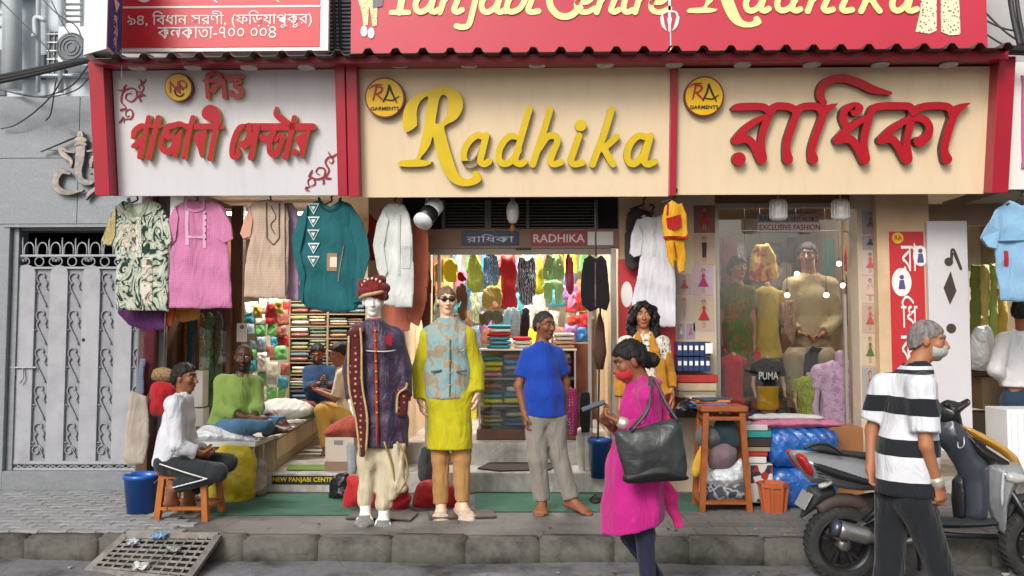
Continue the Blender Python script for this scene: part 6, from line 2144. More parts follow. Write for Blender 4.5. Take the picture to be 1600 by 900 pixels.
sd_ = thing('shutter_panel', 'tall white door panel cut with a note, a diamond and a dot', 'door', at(1486, 690, 7.45))
M_DOORW = mat('door_white', '#c3bfc1', .5, var=.04)
part('leaf', frect(sf_, 1453, 345, 1516, 705, -.05, .0, .004), M_DOORW, sd_)
M_CUT = mat('brown_cutout', '#3d2f28', .7)
q = [fill2d([px_poly(sf_, [(1485, 424), (1494, 455), (1484, 476), (1474, 450)])], .004), fill2d([circle(sf_.px(1486, 513), .042, 24)], .004)]
nt_ = [fill2d([circle(sf_.px(1482, 409), .038, 20)], .004), fill2d([stroke_poly(sf_, lambda x, y: (x, y), [(1486, 407), (1488, 390), (1494, 402), (1501, 420)], [4, 5, 5, 4])], .005)]
part('diamond_cutout', sf_.out(q[0], .002), M_CUT, sd_)
part('dot_cutout', sf_.out(q[1], .002), M_CUT, sd_)
part('note_cutout', sf_.out(join(*nt_), .002), M_CUT, sd_)
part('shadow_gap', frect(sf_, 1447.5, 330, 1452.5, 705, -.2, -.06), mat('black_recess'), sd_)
nb = thing('neighbour_shop', 'pale open shop bay beyond the white door panel', 'shop', (X(1580), 7.8, ZP))
part('floor', box(xg, xg + 2.4, 7.6, BACK, ZP - .02, ZP + .12), M_MARB, nb)
part('soffit', box(at(1580, 300, 6.95)[0], xg + 2.4, 7.02, 8.1, zb + .02, zb + .1), mat('grey_soffit', '#8d857c', .8), nb)
part('header', box(xg + .02, xg + 2.4, 7.7, 7.76, Zv(352, 7.7, 1560), zb + .02), mat('header_panel'), nb)
part('side_wall', box(xg + 2.2, xg + 2.3, 7.7, BACK, ZP, zc), M_INT, nb)
part('rear_shelf', box(xg + .1, xg + 2.2, 10.2, 10.6, ZP + .1, 2.4), mat('pale_shelf', '#b9b29f', .7), nb)
# neighbour's sign panel
nfy = Frame((0, 6.95, zb), (1, 0, 0), (0, -.1, 1))
ns_ = thing('neighbour_sign', 'white sign panel with a pink rounded panel beside the red frame', 'shop sign', at(1590, 300, 6.95))
part('panel', frect(nfy, 1577, 97, 1720, 296, -.06, .0, .003), M_OFFW, ns_)
part('pink_panel', nfy.out(fill2d([smooth_path(px_poly(nfy, [(1596, 130), (1604, 120), (1700, 120), (1700, 262), (1604, 262), (1596, 250)]), 3, True)], .02), .002), mat('pink_panel', '#b8618a', .5), ns_)
part('bracket', tube([at(1571, 105, 6.85), at(1571, 200, 6.9), at(1568, 290, 6.95)], .012, 6), mat('black_metal'), ns_)
# ---- upper facade glimpses
ug = thing('window_grille', 'dark barred window between the address board and the pink-red board', 'window', at(530, 85, 7.5))
uf = upright(7.5)
part('recess', frect(uf, 512, -120, 552, 90, -.04, .0), mat('slate_window', '#4d5860', .4), ug)
for i in range(22):
 part('slat', frect(uf, 512, -40 + i * 6, 552, -37.5 + i * 6, .004, .02), mat('slat_grey', '#a8b0b4', .5), ug)
for u0 in (514, 524, 533):
 part('bar', tube([at(u0, 92, 7.44), at(u0 - 4, -60, 7.44)], .014, 8), mat('black_metal'), ug)
M_CL = mat('dark_cable', '#2b2b2e', .6)
for k, (lb, a_, b_) in enumerate((('upper black cable crossing the wall right of the pink-red board', (1536, 16, 7.3), (1604, 72, 7.1)), ('middle black cable crossing the wall right of the pink-red board', (1536, 30, 7.3), (1604, 50, 7.1)), ('lower black cable crossing the wall right of the pink-red board', (1536, 50, 7.3), (1600, 80, 7.0)))):
 P0, P1 = at(*a_), at(*b_)
 wire(lb, [a_, ((a_[0] + b_[0]) / 2, (a_[1] + b_[1]) / 2 + 5, 7.2), b_], .008, M_CL)
wire('thick upright black cable at the end of the awning', [(1576, -20, 7.1), (1584, 30, 7.05), (1594, 72, 6.98)], .025, M_CL)
wire('second upright black cable at the end of the awning', [(1586, -20, 7.1), (1593, 30, 7.05), (1602, 72, 6.98)], .02, M_CL)
part('end_cap', tube([at(1574, 78, 6.62), at(1620, 80, 6.62)], .04, 10), mat('black_metal'), aw)
# ---- green mats, door mat, oil stain
M_MAT = mat('green_mat', '#2f5a49', .9, var=.2, vscale=8, bump=.5, bscale=90)
def gmat(name, label, pts, z, m, t=.006):
 P = np.array([gz(u, v, z)[:2] for u, v in pts])
 p_ = fill2d([P], t)
 solo(name, label, 'mat', (p_[0] + np.array((0, 0, z)), p_[1]), m)
gmat('floor_mat', 'long green rubber mat laid in front of the garment stall step', [(330, 805), (560, 805), (560, 771), (330, 775)], ZP + .004, M_MAT)
gmat('floor_mat', 'green rubber mat under the feet of the man in blue', [(742, 800), (960, 800), (950, 768), (742, 768)], ZP + .004, M_MAT)
gmat('floor_mat', 'green rubber mat showing behind the woman in magenta', [(1030, 800), (1100, 800), (1098, 772), (1030, 772)], ZP + .004, M_MAT)
gmat('door_mat', 'dark oval door mat on the marble step of the doorway', [(746, 733), (770, 722), (850, 720), (868, 728), (860, 735), (780, 737)], z1 + .002, mat('charcoal_mat', '#3a332e', .95, bump=.5, bscale=80), .012)
gmat('floor_mat', 'small green mat on the floor inside the garment stall', [(448, 735), (520, 735), (520, 727), (452, 727)], zL + .002, fab('grass_mat', '#5f7a2e'), .008)
# step sign
tf = upright(7.6)
plate_sign('step_sign', 'black strip on the marble step with yellow NEW PANJABI CENTRE lettering', 'sign', tf, 425, 743, 527, 757, M_BLK, 'NEW PANJABI CENTRE', mat('yellow_print', '#c9b61a', .5), .014, .015, .003, .003)
# ------------------------------------------------------------------ garments hung under the fascia
M_HANG = mat('black_metal')
class Hung:
 def __init__(s, name, label, cat, pts, Y, m, t=.035, seed=1, amp=.012, f=14, hook=None, group=None, sm=1, h=.011):
  s.Y, s.t = Y, t
  s.fold = vf(seed, amp, f)
  poly = pxz(pts, Y, sm)
  s.t = t = t * .4
  V, F = slab_sdf(poly, Y, t, seed, h, [s.fold], .008, False, (.005, 16, (1, 1, .2)))
  lo, hi = V.min(0), V.max(0)
  s.o = thing(name, label, cat, ((lo[0] + hi[0]) / 2, Y, lo[2]), group)
  part('cloth', (V, F), m, s.o, True)
  if hook:
   c = at(hook[0], hook[1], Y)
   part('hanger', tube(smooth_path([c + np.array((-.12, 0, -.03)), c + np.array((0, 0, .015)), c + np.array((.0, 0, .05)), c + np.array((.02, 0, .08)), c + np.array((.0, 0, .1)), c + np.array((-.02, 0, .085))], 4), .008, 6), M_HANG, s.o, True)
 def piece(s, name, polys, m, lift=.0, ext=.006):
  """flat trim sewn on the front, following the drape; polys in pixels"""
  f = upright(s.Y)
  ps = []
  for i, q in enumerate(polys):
   p = fill2d([px_poly(f, q)], ext + .0007 * i)
   V = np.array(p[0])
   W_ = np.column_stack([V[:, 0], s.Y - V[:, 2] - s.t - lift + s.fold(V[:, 0], V[:, 1]), V[:, 1]])
   ps.append((W_, p[1]))
  return part(name, join(*ps), m, s.o)
def rect(u0, v0, u1, v1):
 n = 6
 return [(u0 + (u1 - u0) * i / n, v0) for i in range(n + 1)] + [(u1, v0 + (v1 - v0) * i / n) for i in range(1, n + 1)] + [(u1 - (u1 - u0) * i / n, v1) for i in range(1, n + 1)] + [(u0, v1 - (v1 - v0) * i / n) for i in range(1, n)]
def band(pts, w):
 p = ribbon(np.array(pts, float), w, 4)
 return [tuple(q) for q in p]
def m_print(name, base, ink, scale=26, thr=.5):
 b = NB(name)
 n = b.noise(scale, 3, .6, src=b.mapped((1.4, 1.4, .8)), dist=1.6)
 v = b.wave(9, 9, 'Z', 'RINGS', src=b.mapped((1.3, 1.3, 1)))
 k = b.math('ADD', b.math('MULTIPLY', n, .7), b.math('MULTIPLY', v, .3))
 b.color(b.ramp(k, [(thr - .06, C(base)), (thr, C(ink)), (thr + .05, C(ink)), (thr + .1, C(base))]))
 b.wrinkle(.4)
 return b.fin(.9, 0, .2, 0, .1)
def m_weave(name, c, c2, s=60, k=.25):
 b = NB(name)
 w1 = b.wave(s, 1.5, 'Z')
 w2 = b.wave(s * 1.3, 1.5, 'X')
 m = b.math('MULTIPLY', b.math('ADD', w1, w2), .5)
 b.color(b.mix(b.math('MULTIPLY', m, k), C(c), C(c2)))
 b.wrinkle(.4)
 return b.fin(.9, 0, .2, 0, .15)
HY1 = 7.14
# green and white printed kurta
def m_contour(name, base, ink, scale, fr):
 b = NB(name)
 n = b.noise(scale, 2, .5, src=b.mapped((1.2, 1.2, .8)), dist=.9)
 s_ = b.math('SINE', b.math('MULTIPLY', n, fr))
 v = b.voro(scale * 2.2, src=b.mapped((1.2, 1, .9)))
 k = b.math('ADD', b.math('MULTIPLY', s_, .35), b.math('MULTIPLY', v, .6))
 b.color(b.ramp(k, [(.08, C(ink)), (.16, C(base)), (.3, C(base)), (.36, C(ink)), (.5, C(base))]))
 b.wrinkle(.35)
 return b.fin(.9, 0, .2, 0, .1)
M_GP = m_contour('green_block_print', '#b7bbab', '#22392f', 5, 46)
h = Hung('kurta', 'short sleeved kurta in green and white block print hanging beside the gate', 'kurta', [(192, 313), (180, 322), (168, 350), (160, 372), (162, 384), (178, 385), (182, 400), (182, 484), (225, 486), (264, 487), (263, 388), (270, 376), (262, 340), (250, 318), (236, 312), (222, 318), (206, 318)], HY1, M_GP, .04, 2, .012, 18, (214, 316))
h.piece('collar', [band([(203, 312), (206, 328), (218, 340)], 6), band([(234, 312), (228, 328), (220, 340)], 6)], fab('sage_trim', '#8d9a84'), .0)
h.piece('placket', [rect(215, 340, 223, 402)], m_print('placket_print', '#cfccbe', '#6b6a5c', 40, .5), .001)
h.piece('motif', [[(206 + 20 * math.cos(a), 372 + 22 * math.sin(a)) for a in np.linspace(0, 6.28, 20)[:-1]], rect(222, 405, 240, 478)], m_contour('motif_print', '#c4bcab', '#57524a', 6, 60), .0)
h.piece('sleeve', [[(250, 320), (264, 342), (271, 376), (262, 388), (252, 384), (246, 350)]], M_GP, .0, .016)
h.piece('sleeve_lining', [[(182, 322), (170, 350), (162, 374), (164, 382), (176, 383), (181, 368), (183, 340)]], m_print('straw_print', '#b3a374', '#6b5f3e', 46, .5), .004)
# purple and orange pieces behind it
Hung('kurta', 'dark purple kurta showing below the green printed kurta', 'kurta', [(188, 420), (184, 490), (200, 508), (232, 519), (258, 516), (260, 420)], 7.3, fab('purple_silk', '#4a1450', .2, .6), .03, 3, .01, 16)
Hung('cloth_drape', 'orange cloth hanging beside the purple kurta', 'cloth', [(256, 450), (258, 512), (270, 510), (275, 484), (278, 450)], 7.34, fab('orange_silk', '#b5501c', .2, .6), .02, 4, .008, 20)
Hung('cloth_drape', 'gold satin cloth hanging below the pink kurta', 'cloth', [(272, 440), (274, 498), (286, 505), (312, 500), (318, 440)], 7.4, fab('gold_satin', '#9a6a1c', .25, .45), .025, 5, .012, 20)
# pink kurta
M_PK = m_weave('pink_linen', '#b5678f', '#c38cab', 16, .6)
h = Hung('kurta', 'pink linen kurta with embroidered placket hanging under the white sign', 'kurta', [(296, 312), (276, 320), (264, 344), (258, 376), (266, 384), (262, 440), (263, 482), (310, 483), (363, 482), (360, 420), (356, 376), (366, 374), (362, 350), (350, 322), (334, 314), (318, 314)], HY1 + .01, M_PK, .04, 6, .012, 16, (308, 316))
h.piece('collar', [band([(293, 313), (294, 326), (306, 330), (318, 326), (320, 313)], 4)], fab('pink_trim', '#c884a8'), .001)
h.piece('placket', [rect(292, 330, 297, 384), rect(318, 330, 323, 388), rect(297, 369, 318, 373)], fab('pale_pink_trim', '#cfa0ba'), .001)
for i in range(5):
 c = at(321, 334 + i * 10, HY1 - .04)
 part('button', ball(c, .008, 8, 5), mat('dark_button', '#4c2238', .4), h.o)
for q in ([(346, 322), (362, 350), (366, 374), (352, 380), (340, 372), (338, 340)], [(276, 322), (264, 346), (259, 376), (268, 384), (276, 376), (282, 340)]):
 h.piece('sleeve', [q], M_PK, .0, .016)
# beige embroidered kurta and neighbours
M_BG = m_weave('beige_linen', '#b9a391', '#a08873', 14, .6)
h = Hung('kurta', 'beige kurta with dark embroidered yoke hanging under the white sign', 'kurta', [(412, 312), (392, 318), (382, 340), (374, 366), (380, 376), (392, 374), (384, 400), (381, 464), (415, 467), (450, 468), (452, 400), (452, 340), (446, 316), (430, 312)], HY1 + .02, M_BG, .035, 8, .01, 16, (422, 316))
h.piece('sleeve', [[(391, 322), (383, 342), (376, 365), (381, 373), (393, 370), (396, 345)]], fab('peach_sleeve', '#bd907c'), .003)
M_EMB = mat('dark_embroidery', '#4b3b3f', .8)
h.piece('embroidery', [band([(418, 318), (418, 372)], 1.6), band([(437, 318), (437, 372)], 1.6), band([(418, 372), (428, 382), (437, 372)], 1.6), band([(424, 322), (432, 340), (424, 352), (430, 366)], 1.2)], M_EMB, .001)
h.piece('side_embroidery', [band([(446, 318), (447, 462)], 1.4)], M_EMB, .001)
Hung('kurta', 'lilac checked kurta half hidden behind the beige one', 'kurta', [(440, 318), (444, 400), (446, 468), (466, 470), (470, 400), (466, 330), (456, 316)], 7.24, m_weave('lilac_check', '#a58aa0', '#8d6f8f', 30, .7), .03, 9, .01, 20)
Hung('cloth_drape', 'mustard cloth peeking out beside the teal kurta', 'cloth', [(462, 400), (458, 440), (464, 470), (476, 472), (478, 410)], 7.28, fab('mustard_cloth', '#b08c1e', .2), .02, 10, .008, 22)
# teal kurta
M_TEAL = fab('teal_cotton', '#13585e', .15, .75)
h = Hung('kurta', 'long sleeved teal kurta with a column of white triangles', 'kurta', [(500, 312), (480, 320), (468, 340), (456, 372), (460, 402), (470, 440), (466, 466), (478, 480), (505, 487), (530, 489), (556, 485), (566, 470), (568, 440), (578, 400), (574, 368), (562, 338), (548, 318), (534, 312), (516, 324)], HY1 - .01, M_TEAL, .045, 11, .014, 18, (517, 318))
h.piece('collar', [band([(500, 311), (505, 325), (517, 330), (529, 325), (533, 311)], 4)], fab('teal_dark', '#0f3f45'), .001)
M_TRI = mat('white_ink', '#c9cfcc', .7)
def tri(cx, cy, s):
 return [(cx - s, cy - s * .8), (cx + s, cy - s * .8), (cx, cy + s)]
for k_, m_ in ((9.5, M_TRI), (6.8, M_TEAL), (3.6, M_TRI)):
 for i in range(5):
  h.piece('triangle_print', [tri(491, 326 + i * 20.5, k_)], m_, .001 + .003 * (9.5 - k_) / 3)
for q in ([(548, 320), (562, 338), (574, 368), (579, 400), (568, 440), (566, 470), (553, 474), (556, 430), (558, 395), (548, 350)], [(482, 322), (468, 342), (457, 372), (461, 402), (470, 440), (468, 466), (474, 474), (478, 430), (470, 395), (480, 350)]):
 h.piece('sleeve', [q], M_TEAL, .0, .018)
h.piece('patch', [rect(512, 396, 528, 424), band([(538, 385), (534, 410), (530, 440)], 1.4)], mat('brown_ink', '#8d6a52', .7), .001)
h.piece('patch_motif', [rect(517, 402, 528, 418)], mat('cream_ink', '#c9b9a2', .7), .004)
# white kurta, salmon cloths
h = Hung('kurta', 'white cotton kurta hanging between the teal kurta and the spotlight', 'kurta', [(608, 318), (598, 326), (590, 350), (583, 384), (590, 420), (598, 450), (600, 476), (622, 481), (645, 482), (648, 430), (645, 370), (640, 335), (632, 320), (620, 317)], HY1 + .06, fab('white_cotton', '#c8cbc6', .08), .04, 12, .014, 18, (616, 322))
h.piece('sleeve', [[(600, 328), (590, 350), (584, 384), (590, 420), (598, 440), (606, 425), (600, 385), (608, 345)]], fab('white_cotton'), .0, .016)
h.piece('placket', [rect(622, 336, 626, 430)], fab('white_trim', '#b5b9b6'), .001)
h.piece('pocket', [rect(628, 385, 642, 420)], fab('white_trim'), .001)
Hung('cloth_drape', 'salmon cloth hanging behind the white kurta below the spotlight', 'cloth', [(640, 340), (632, 420), (636, 500), (655, 512), (668, 470), (672, 400), (668, 345)], 7.42, fab('salmon_cloth', '#b0604a', .18), .03, 13, .014, 20)
Hung('cloth_drape', 'long coral cloth hanging behind the turbaned mannequin', 'cloth', [(594, 440), (600, 500), (612, 520), (640, 518), (648, 480), (644, 440)], 7.45, fab('coral_cloth', '#b96a55', .18), .03, 14, .014, 20)
Hung('cloth_drape', 'brown shawl hanging at the edge of the doorway', 'cloth', [(658, 420), (655, 470), (660, 520), (672, 520), (675, 440), (670, 405)], 7.6, fab('brown_shawl', '#6b3f30', .25), .03, 15, .01, 22)
Hung('cloth_drape', 'red cloth hanging close to the stall pillar', 'cloth', [(576, 330), (574, 370), (578, 410), (590, 408), (590, 345)], 7.5, fab('crimson_cloth', '#8d2420', .2), .025, 16, .01, 22)
# black waistcoat
h = Hung('waistcoat', 'black waistcoat hanging at the shop doorway', 'waistcoat', [(922, 398), (912, 404), (908, 430), (907, 460), (910, 478), (922, 488), (936, 482), (948, 486), (953, 470), (950, 430), (948, 408), (940, 398), (931, 404)], 7.2, fab('black_wool', '#131012', .2), .04, 17, .008, 18)
h.piece('button_band', [rect(929, 410, 931, 480)], mat('dark_button'), .001)
solo('hanging_pole', 'thin black rod hanging from the fascia and holding the waistcoat', 'rod', tube([at(930, 312, 7.2), at(931, 400, 7.2)], .008, 8), M_HANG)
solo('broom', 'dark brush broom hanging upright at the right of the doorway', 'broom', join(tube([at(938, 480, 7.5), at(934, 700, 7.5)], .009, 8), lathe([(.012, 0), (.04, -.1), (.06, -.35), (.03, -.5), (0, -.5)], at(937, 490, 7.5), 14)), mat('broom_fibre', '#4b2e22', .9, var=.4, vscale=60, bump=.6, bscale=120), True)
# white kurta right of the doorway, grey one behind
h = Hung('kurta', 'long white short sleeved kurta hanging above the lady mannequin', 'kurta', [(1006, 335), (994, 344), (985, 368), (983, 396), (990, 403), (1000, 400), (994, 440), (986, 470), (986, 505), (1020, 511), (1056, 512), (1056, 440), (1052, 370), (1046, 344), (1034, 335), (1020, 340)], 7.42, fab('white_voile', '#c7c4ca', .07), .04, 18, .014, 18, (1019, 337))
h.piece('sleeve', [[(996, 346), (986, 368), (984, 396), (990, 402), (1000, 399), (1004, 370)]], fab('white_voile'), .0, .016)
h.piece('placket', [rect(1019, 342, 1024, 400)], fab('white_trim'), .001)
for i in range(4):
 part('button', ball(at(1021.5, 350 + i * 13, 7.395), .007, 8, 5), mat('pearl'), h.o)
Hung('kurta', 'dark grey shirt half hidden behind the long white kurta', 'shirt', [(990, 322), (978, 335), (974, 370), (976, 420), (990, 424), (1015, 400), (1020, 330)], 7.52, fab('dark_grey_cotton', '#3a3735', .2), .03, 19, .01, 20, (1005, 322))
# yellow children suit with red pouch
YS = 6.98
M_YS = fab('yellow_satin', '#c8900f', .2, .5)
h = Hung('children_suit', 'yellow satin children suit with a red pouch hanging from the sign', 'suit', [(1050, 312), (1038, 322), (1033, 345), (1036, 368), (1040, 385), (1042, 405), (1052, 428), (1056, 405), (1060, 428), (1070, 424), (1073, 400), (1070, 380), (1076, 366), (1074, 335), (1066, 316), (1058, 318)], YS, M_YS, .035, 20, .012, 26, (1054, 312))
h.piece('pouch', [[(1040, 342), (1062, 336), (1064, 352), (1052, 360), (1042, 356)], rect(1036, 370, 1074, 374)], fab('red_trim', '#9c1a1c'), .004, .02)
h.piece('trim', [band([(1043, 320), (1042, 336)], 3), band([(1052, 380), (1056, 402)], 2)], fab('red_trim'), .001)
# light blue shirt at the neighbouring shop
h = Hung('shirt', 'light blue short sleeved shirt hanging at the neighbouring shop', 'shirt', [(1578, 312), (1556, 328), (1540, 352), (1530, 372), (1540, 386), (1553, 390), (1556, 420), (1563, 470), (1590, 472), (1640, 470), (1650, 380), (1640, 330), (1612, 312), (1595, 322)], 7.0, fab('light_blue_cotton', '#7fa6c4', .1), .045, 21, .014, 18, (1595, 314))
h.piece('sleeve', [[(1558, 330), (1541, 352), (1531, 372), (1540, 386), (1553, 389), (1560, 360)]], fab('light_blue_cotton'), .0, .016)
h.piece('seam', [rect(1553, 376, 1610, 377.5)], fab('blue_seam', '#5d86a8'), .001)
h.piece('tag', [rect(1567, 392, 1574, 416)], mat('red_plate'), .002)
h.piece('sleeve_lining', [[(1532, 368), (1536, 380), (1550, 386), (1553, 380), (1540, 372)]], fab('navy_lining', '#25364d'), .002)
# ------------------------------------------------------------------ goods: folded cloth, packets, boxes, sacks
def _fold_mesh(seed):
 """one folded garment, unit size: rounded fold at the front, soft uneven layers"""
 rg = np.random.default_rng(seed)
 V, F = [], []
 nx = 7
 prof = [(.5, 0.06), (-.3, .0), (-.47, .1), (-.5, .5), (-.47, .9), (-.3, 1.0), (.5, .94)]
 m = len(prof)
 for i in range(nx):
  x = -.5 + i / (nx - 1)
  e = 1 - .22 * abs(2 * x) ** 6
  dz = .12 * rg.normal() * .5
  for (y, z) in prof:
   V.append((x, y * (1 + .03 * rg.normal()), .5 + (z - .5) * e + dz * .35 * (1 if 0 < z < 1 else .4)))
 for i in range(nx - 1):
  for k in range(m):
   k2 = (k + 1) % m
   F.append((i * m + k, i * m + k2, (i + 1) * m + k2, (i + 1) * m + k))
 F.append(tuple(range(m)))
 F.append(tuple((nx - 1) * m + k for k in range(m - 1, -1, -1)))
 return (np.array(V), F)
def _pillow_mesh(seed, n=9):
 """crumpled clear packet, unit size, front towards -y"""
 rg = np.random.default_rng(seed)
 V, F = [], []
 b = rg.normal(size=(n, n)) * .17
 for s_ in (-1, 1):
  for i in range(n):
   for j in range(n):
    x, z = -.5 + i / (n - 1), j / (n - 1)
    e = (1 - (2 * x) ** 4) * (1 - (2 * z - 1) ** 4)
    V.append((x + .02 * rg.normal() * e, s_ * (.5 * e ** .5) + b[i, j] * e, z))
 N = n * n
 for s_ in (0, 1):
  for i in range(n - 1):
   for j in range(n - 1):
    q = [i * n + j, (i + 1) * n + j, (i + 1) * n + j + 1, i * n + j + 1]
    F.append(tuple(s_ * N + k for k in (q if s_ == 0 else q[::-1])))
 return (np.array(V), F)
_plain = mat('plain_cloth', '#888888')
FOLD = [_mesh(_fold_mesh(i), 'folded_garment', _plain, True) for i in range(4)]
PACK = [_mesh(_pillow_mesh(i), 'packet', _plain, True) for i in range(4)]
_pal = {}
def cloth_m(hexc, gloss=False):
 k = (hexc, gloss)
 if k not in _pal:
  n = 'goods_' + hexc.lstrip('#') + ('_packet' if gloss else '')
  _pal[k] = mat(n, hexc, .45 if gloss else .85, var=.25, vscale=14, bump=.35, bscale=22, spec=.5 if gloss else .2, coat=.15 if gloss else 0)
 return _pal[k]
def inst(name, label, cat, me, m, loc, size, rz=0, group=None):
 o = bpy.data.objects.new(name, me)
 col.objects.link(o)
 o.location = tuple(float(q) for q in loc)
 o.scale = tuple(size)
 o.rotation_euler = (0, 0, rz)
 o.material_slots[0].link = 'OBJECT'
 o.material_slots[0].material = m
 return _tag(o, label, cat, group)
CN = {'#b9b3a6': 'stone', '#8d8472': 'khaki', '#6f7f86': 'slate blue', '#a97f5d': 'tan', '#c4beb4': 'ivory', '#5d6e59': 'sage', '#93584a': 'brick', '#7c8a70': 'moss', '#4c5f77': 'denim blue', '#a99a63': 'straw', '#7a4a3a': 'brown', '#b5a7a2': 'dusty pink', '#3e4a56': 'charcoal blue', '#a8341f': 'red orange', '#bfa34a': 'mustard', '#2e7f8c': 'teal', '#b0252c': 'red', '#d0cdc6': 'white', '#1f6fae': 'bright blue', '#d2c53a': 'yellow', '#63a45c': 'green', '#1d2f55': 'navy', '#c56a8d': 'pink', '#c9762a': 'orange', '#262329': 'black', '#8a5f96': 'violet'}
MUT = ['#b9b3a6', '#8d8472', '#6f7f86', '#a97f5d', '#c4beb4', '#5d6e59', '#93584a', '#7c8a70', '#4c5f77', '#a99a63', '#7a4a3a', '#b5a7a2', '#3e4a56', '#d0cdc6']
VIV = ['#a8341f', '#bfa34a', '#2e7f8c', '#b0252c', '#d0cdc6', '#1f6fae', '#d2c53a', '#63a45c', '#1d2f55', '#c56a8d', '#c9762a', '#262329', '#8a5f96']
RG = random.Random(11)
ORD = ('first', 'second', 'third', 'fourth', 'fifth', 'sixth', 'seventh', 'eighth', 'ninth', 'tenth', 'eleventh', 'twelfth')
def pile(where, group, u0, u1, vb, vt, Y, n, cols, depth=.28, name='folded_garment', cat='garment'):
 """n folded garments stacked between pixel rows vb (bottom) and vt (top)"""
 a, b = at(u0, vb, Y), at(u1, vt, Y)
 w_, hgt = b[0] - a[0], b[2] - a[2]
 for i in range(n):
  c = RG.choice(cols)
  inst(name, 'folded %s garment, %s, %s' % (CN[c], 'lowest' if i == 0 else 'topmost' if i == n - 1 else ORD[i] + ' up', where), cat, RG.choice(FOLD), cloth_m(c, RG.random() < .4), ((a[0] + b[0]) / 2 + RG.uniform(-.01, .01), Y + depth / 2, a[2] + hgt * i / n), (w_ * RG.uniform(.9, 1.0), depth, hgt / n * .98), RG.uniform(-.04, .04), group)
def packets(where, group, u0, u1, v0, v1, Y, nu, nv, cols, t=.07, jit=.8):
 du, dv = (u1 - u0) / nu, (v1 - v0) / nv
 for i in range(nu):
  for j in range(nv):
   c = RG.choice(cols)
   u, v = u0 + du * (i + .5) + RG.uniform(-jit, jit) * du * .3, v0 + dv * (j + 1) + RG.uniform(-jit, jit) * dv * .3
   p_ = at(u, v, Y)
   k = Y / 1300
   inst('garment_packet', '%s packet, %s row down, %s' % (CN[c], ORD[j], where), 'packet', RG.choice(PACK), cloth_m(c, True), p_ + np.array((0, RG.uniform(-.03, .03), 0)), (du * k * RG.uniform(.75, 1.25), t * RG.uniform(.5, 1), dv * k * RG.uniform(.8, 1.3)), RG.uniform(-.25, .25), group).rotation_euler[1] = RG.uniform(-.12, .12)
# ---- left stall: back shelves
def shelf_unit(label, Y, us, vs_, depth=.36, m=None):
 m = m or mat('shelf_wood', '#8d7a5e', .6, var=.15)
 t = thing('shelf_unit', label, 'shelves', (at(us[0], vs_[-1], Y)[0], Y, at(us[0], vs_[-1], Y)[2]))
 for u in us:
  a = at(u, 500, Y)[0]
  part('upright', box(a - .012, a + .012, Y, Y + depth, at(u, vs_[-1], Y)[2], at(u, vs_[0], Y)[2]), m, t)
 for v in vs_:
  z = at(us[0], v, Y)[2]
  part('shelf', box(at(us[0], v, Y)[0] + .013, at(us[-1], v, Y)[0] - .013, Y + .004, Y + depth, z - .016, z), m, t)
 part('back', box(at(us[0], 500, Y)[0], at(us[-1], 500, Y)[0], Y + depth, Y + depth + .012, at(us[0], vs_[-1], Y)[2], at(us[0], vs_[0], Y)[2]), m, t)
 return t
SYB = 10.3
sv = [446, 470, 490, 509, 528, 547, 566, 585, 604, 624]
shelf_unit('wooden shelves packed with folded garments at the back of the stall', SYB, (452, 512, 572), sv)
for i in range(len(sv) - 1):
 for q_, (u0, u1) in enumerate(((454, 482), (483, 510), (514, 542), (543, 570))):
  pile('%s pile from the hung packets, %s stall shelf down' % (ORD[q_], ORD[i]), 'folded garments on the stall shelves', u0, u1, sv[i + 1] - 1, sv[i] + RG.uniform(2, 8), SYB, RG.choice((2, 2, 3)), MUT)
packets('hung by the stall shelves', 'packets beside the stall shelves', 384, 450, 470, 660, 9.6, 4, 10, ['#d0cdc6', '#c4beb4', '#b9b3a6', '#2e7f8c', '#bfa34a', '#93584a', '#6f7f86', '#b0252c', '#63a45c'], .05)
packets('heaped under the teal kurta', 'packets under the beige kurta', 395, 448, 466, 492, 9.3, 3, 1, ['#bfa34a', '#b0252c', '#63a45c', '#d0cdc6'], .08)
# wooden posts and side display case of the stall
ps = thing('stall_post', 'brown wooden post between the stall display case and the packets', 'post', at(369, 650, 8.2))
part('shaft', frect(upright(8.2), 360, 322, 379, 690, -.05, .03, .004), mat('brown_post', '#5d3f22', .5, var=.25, vscale=10), ps)
tg = thing('price_tag', 'white tag hanging on the brown stall post', 'tag', at(377, 535, 8.14))
part('card', frect(upright(8.14), 370, 505, 386, 534, .0, .004), M_OFFW, tg)
part('eyelet', lathe([(.008, -.003), (.018, -.003), (.018, .001)], at(378, 511, 8.13), 14, 'y'), M_BLK, tg)
cs = thing('display_case', 'tall dark wood display case of hanging clothes at the stall side', 'display case', at(300, 700, 8.05))
cf = upright(8.05)
for u0 in (262, 300, 352):
 part('frame_post', frect(cf, u0, 480, u0 + 6, 700, -.06, .0), M_WOODD, cs)
part('frame_rail', frect(cf, 262, 476, 358, 482, -.06, .002), M_WOODD, cs)
part('back', frect(upright(8.5), 250, 440, 360, 700, -.02, 0), mat('case_back', '#5a4632', .8, var=.2), cs)
part('pane', frect(cf, 306.2, 482.2, 351.8, 700, -.03, -.026), glass('pane_glass'), cs)
M_HC = ['#c9762a', '#2e7f8c', '#7c8a70', '#bfa34a', '#63a45c', '#b9b3a6']
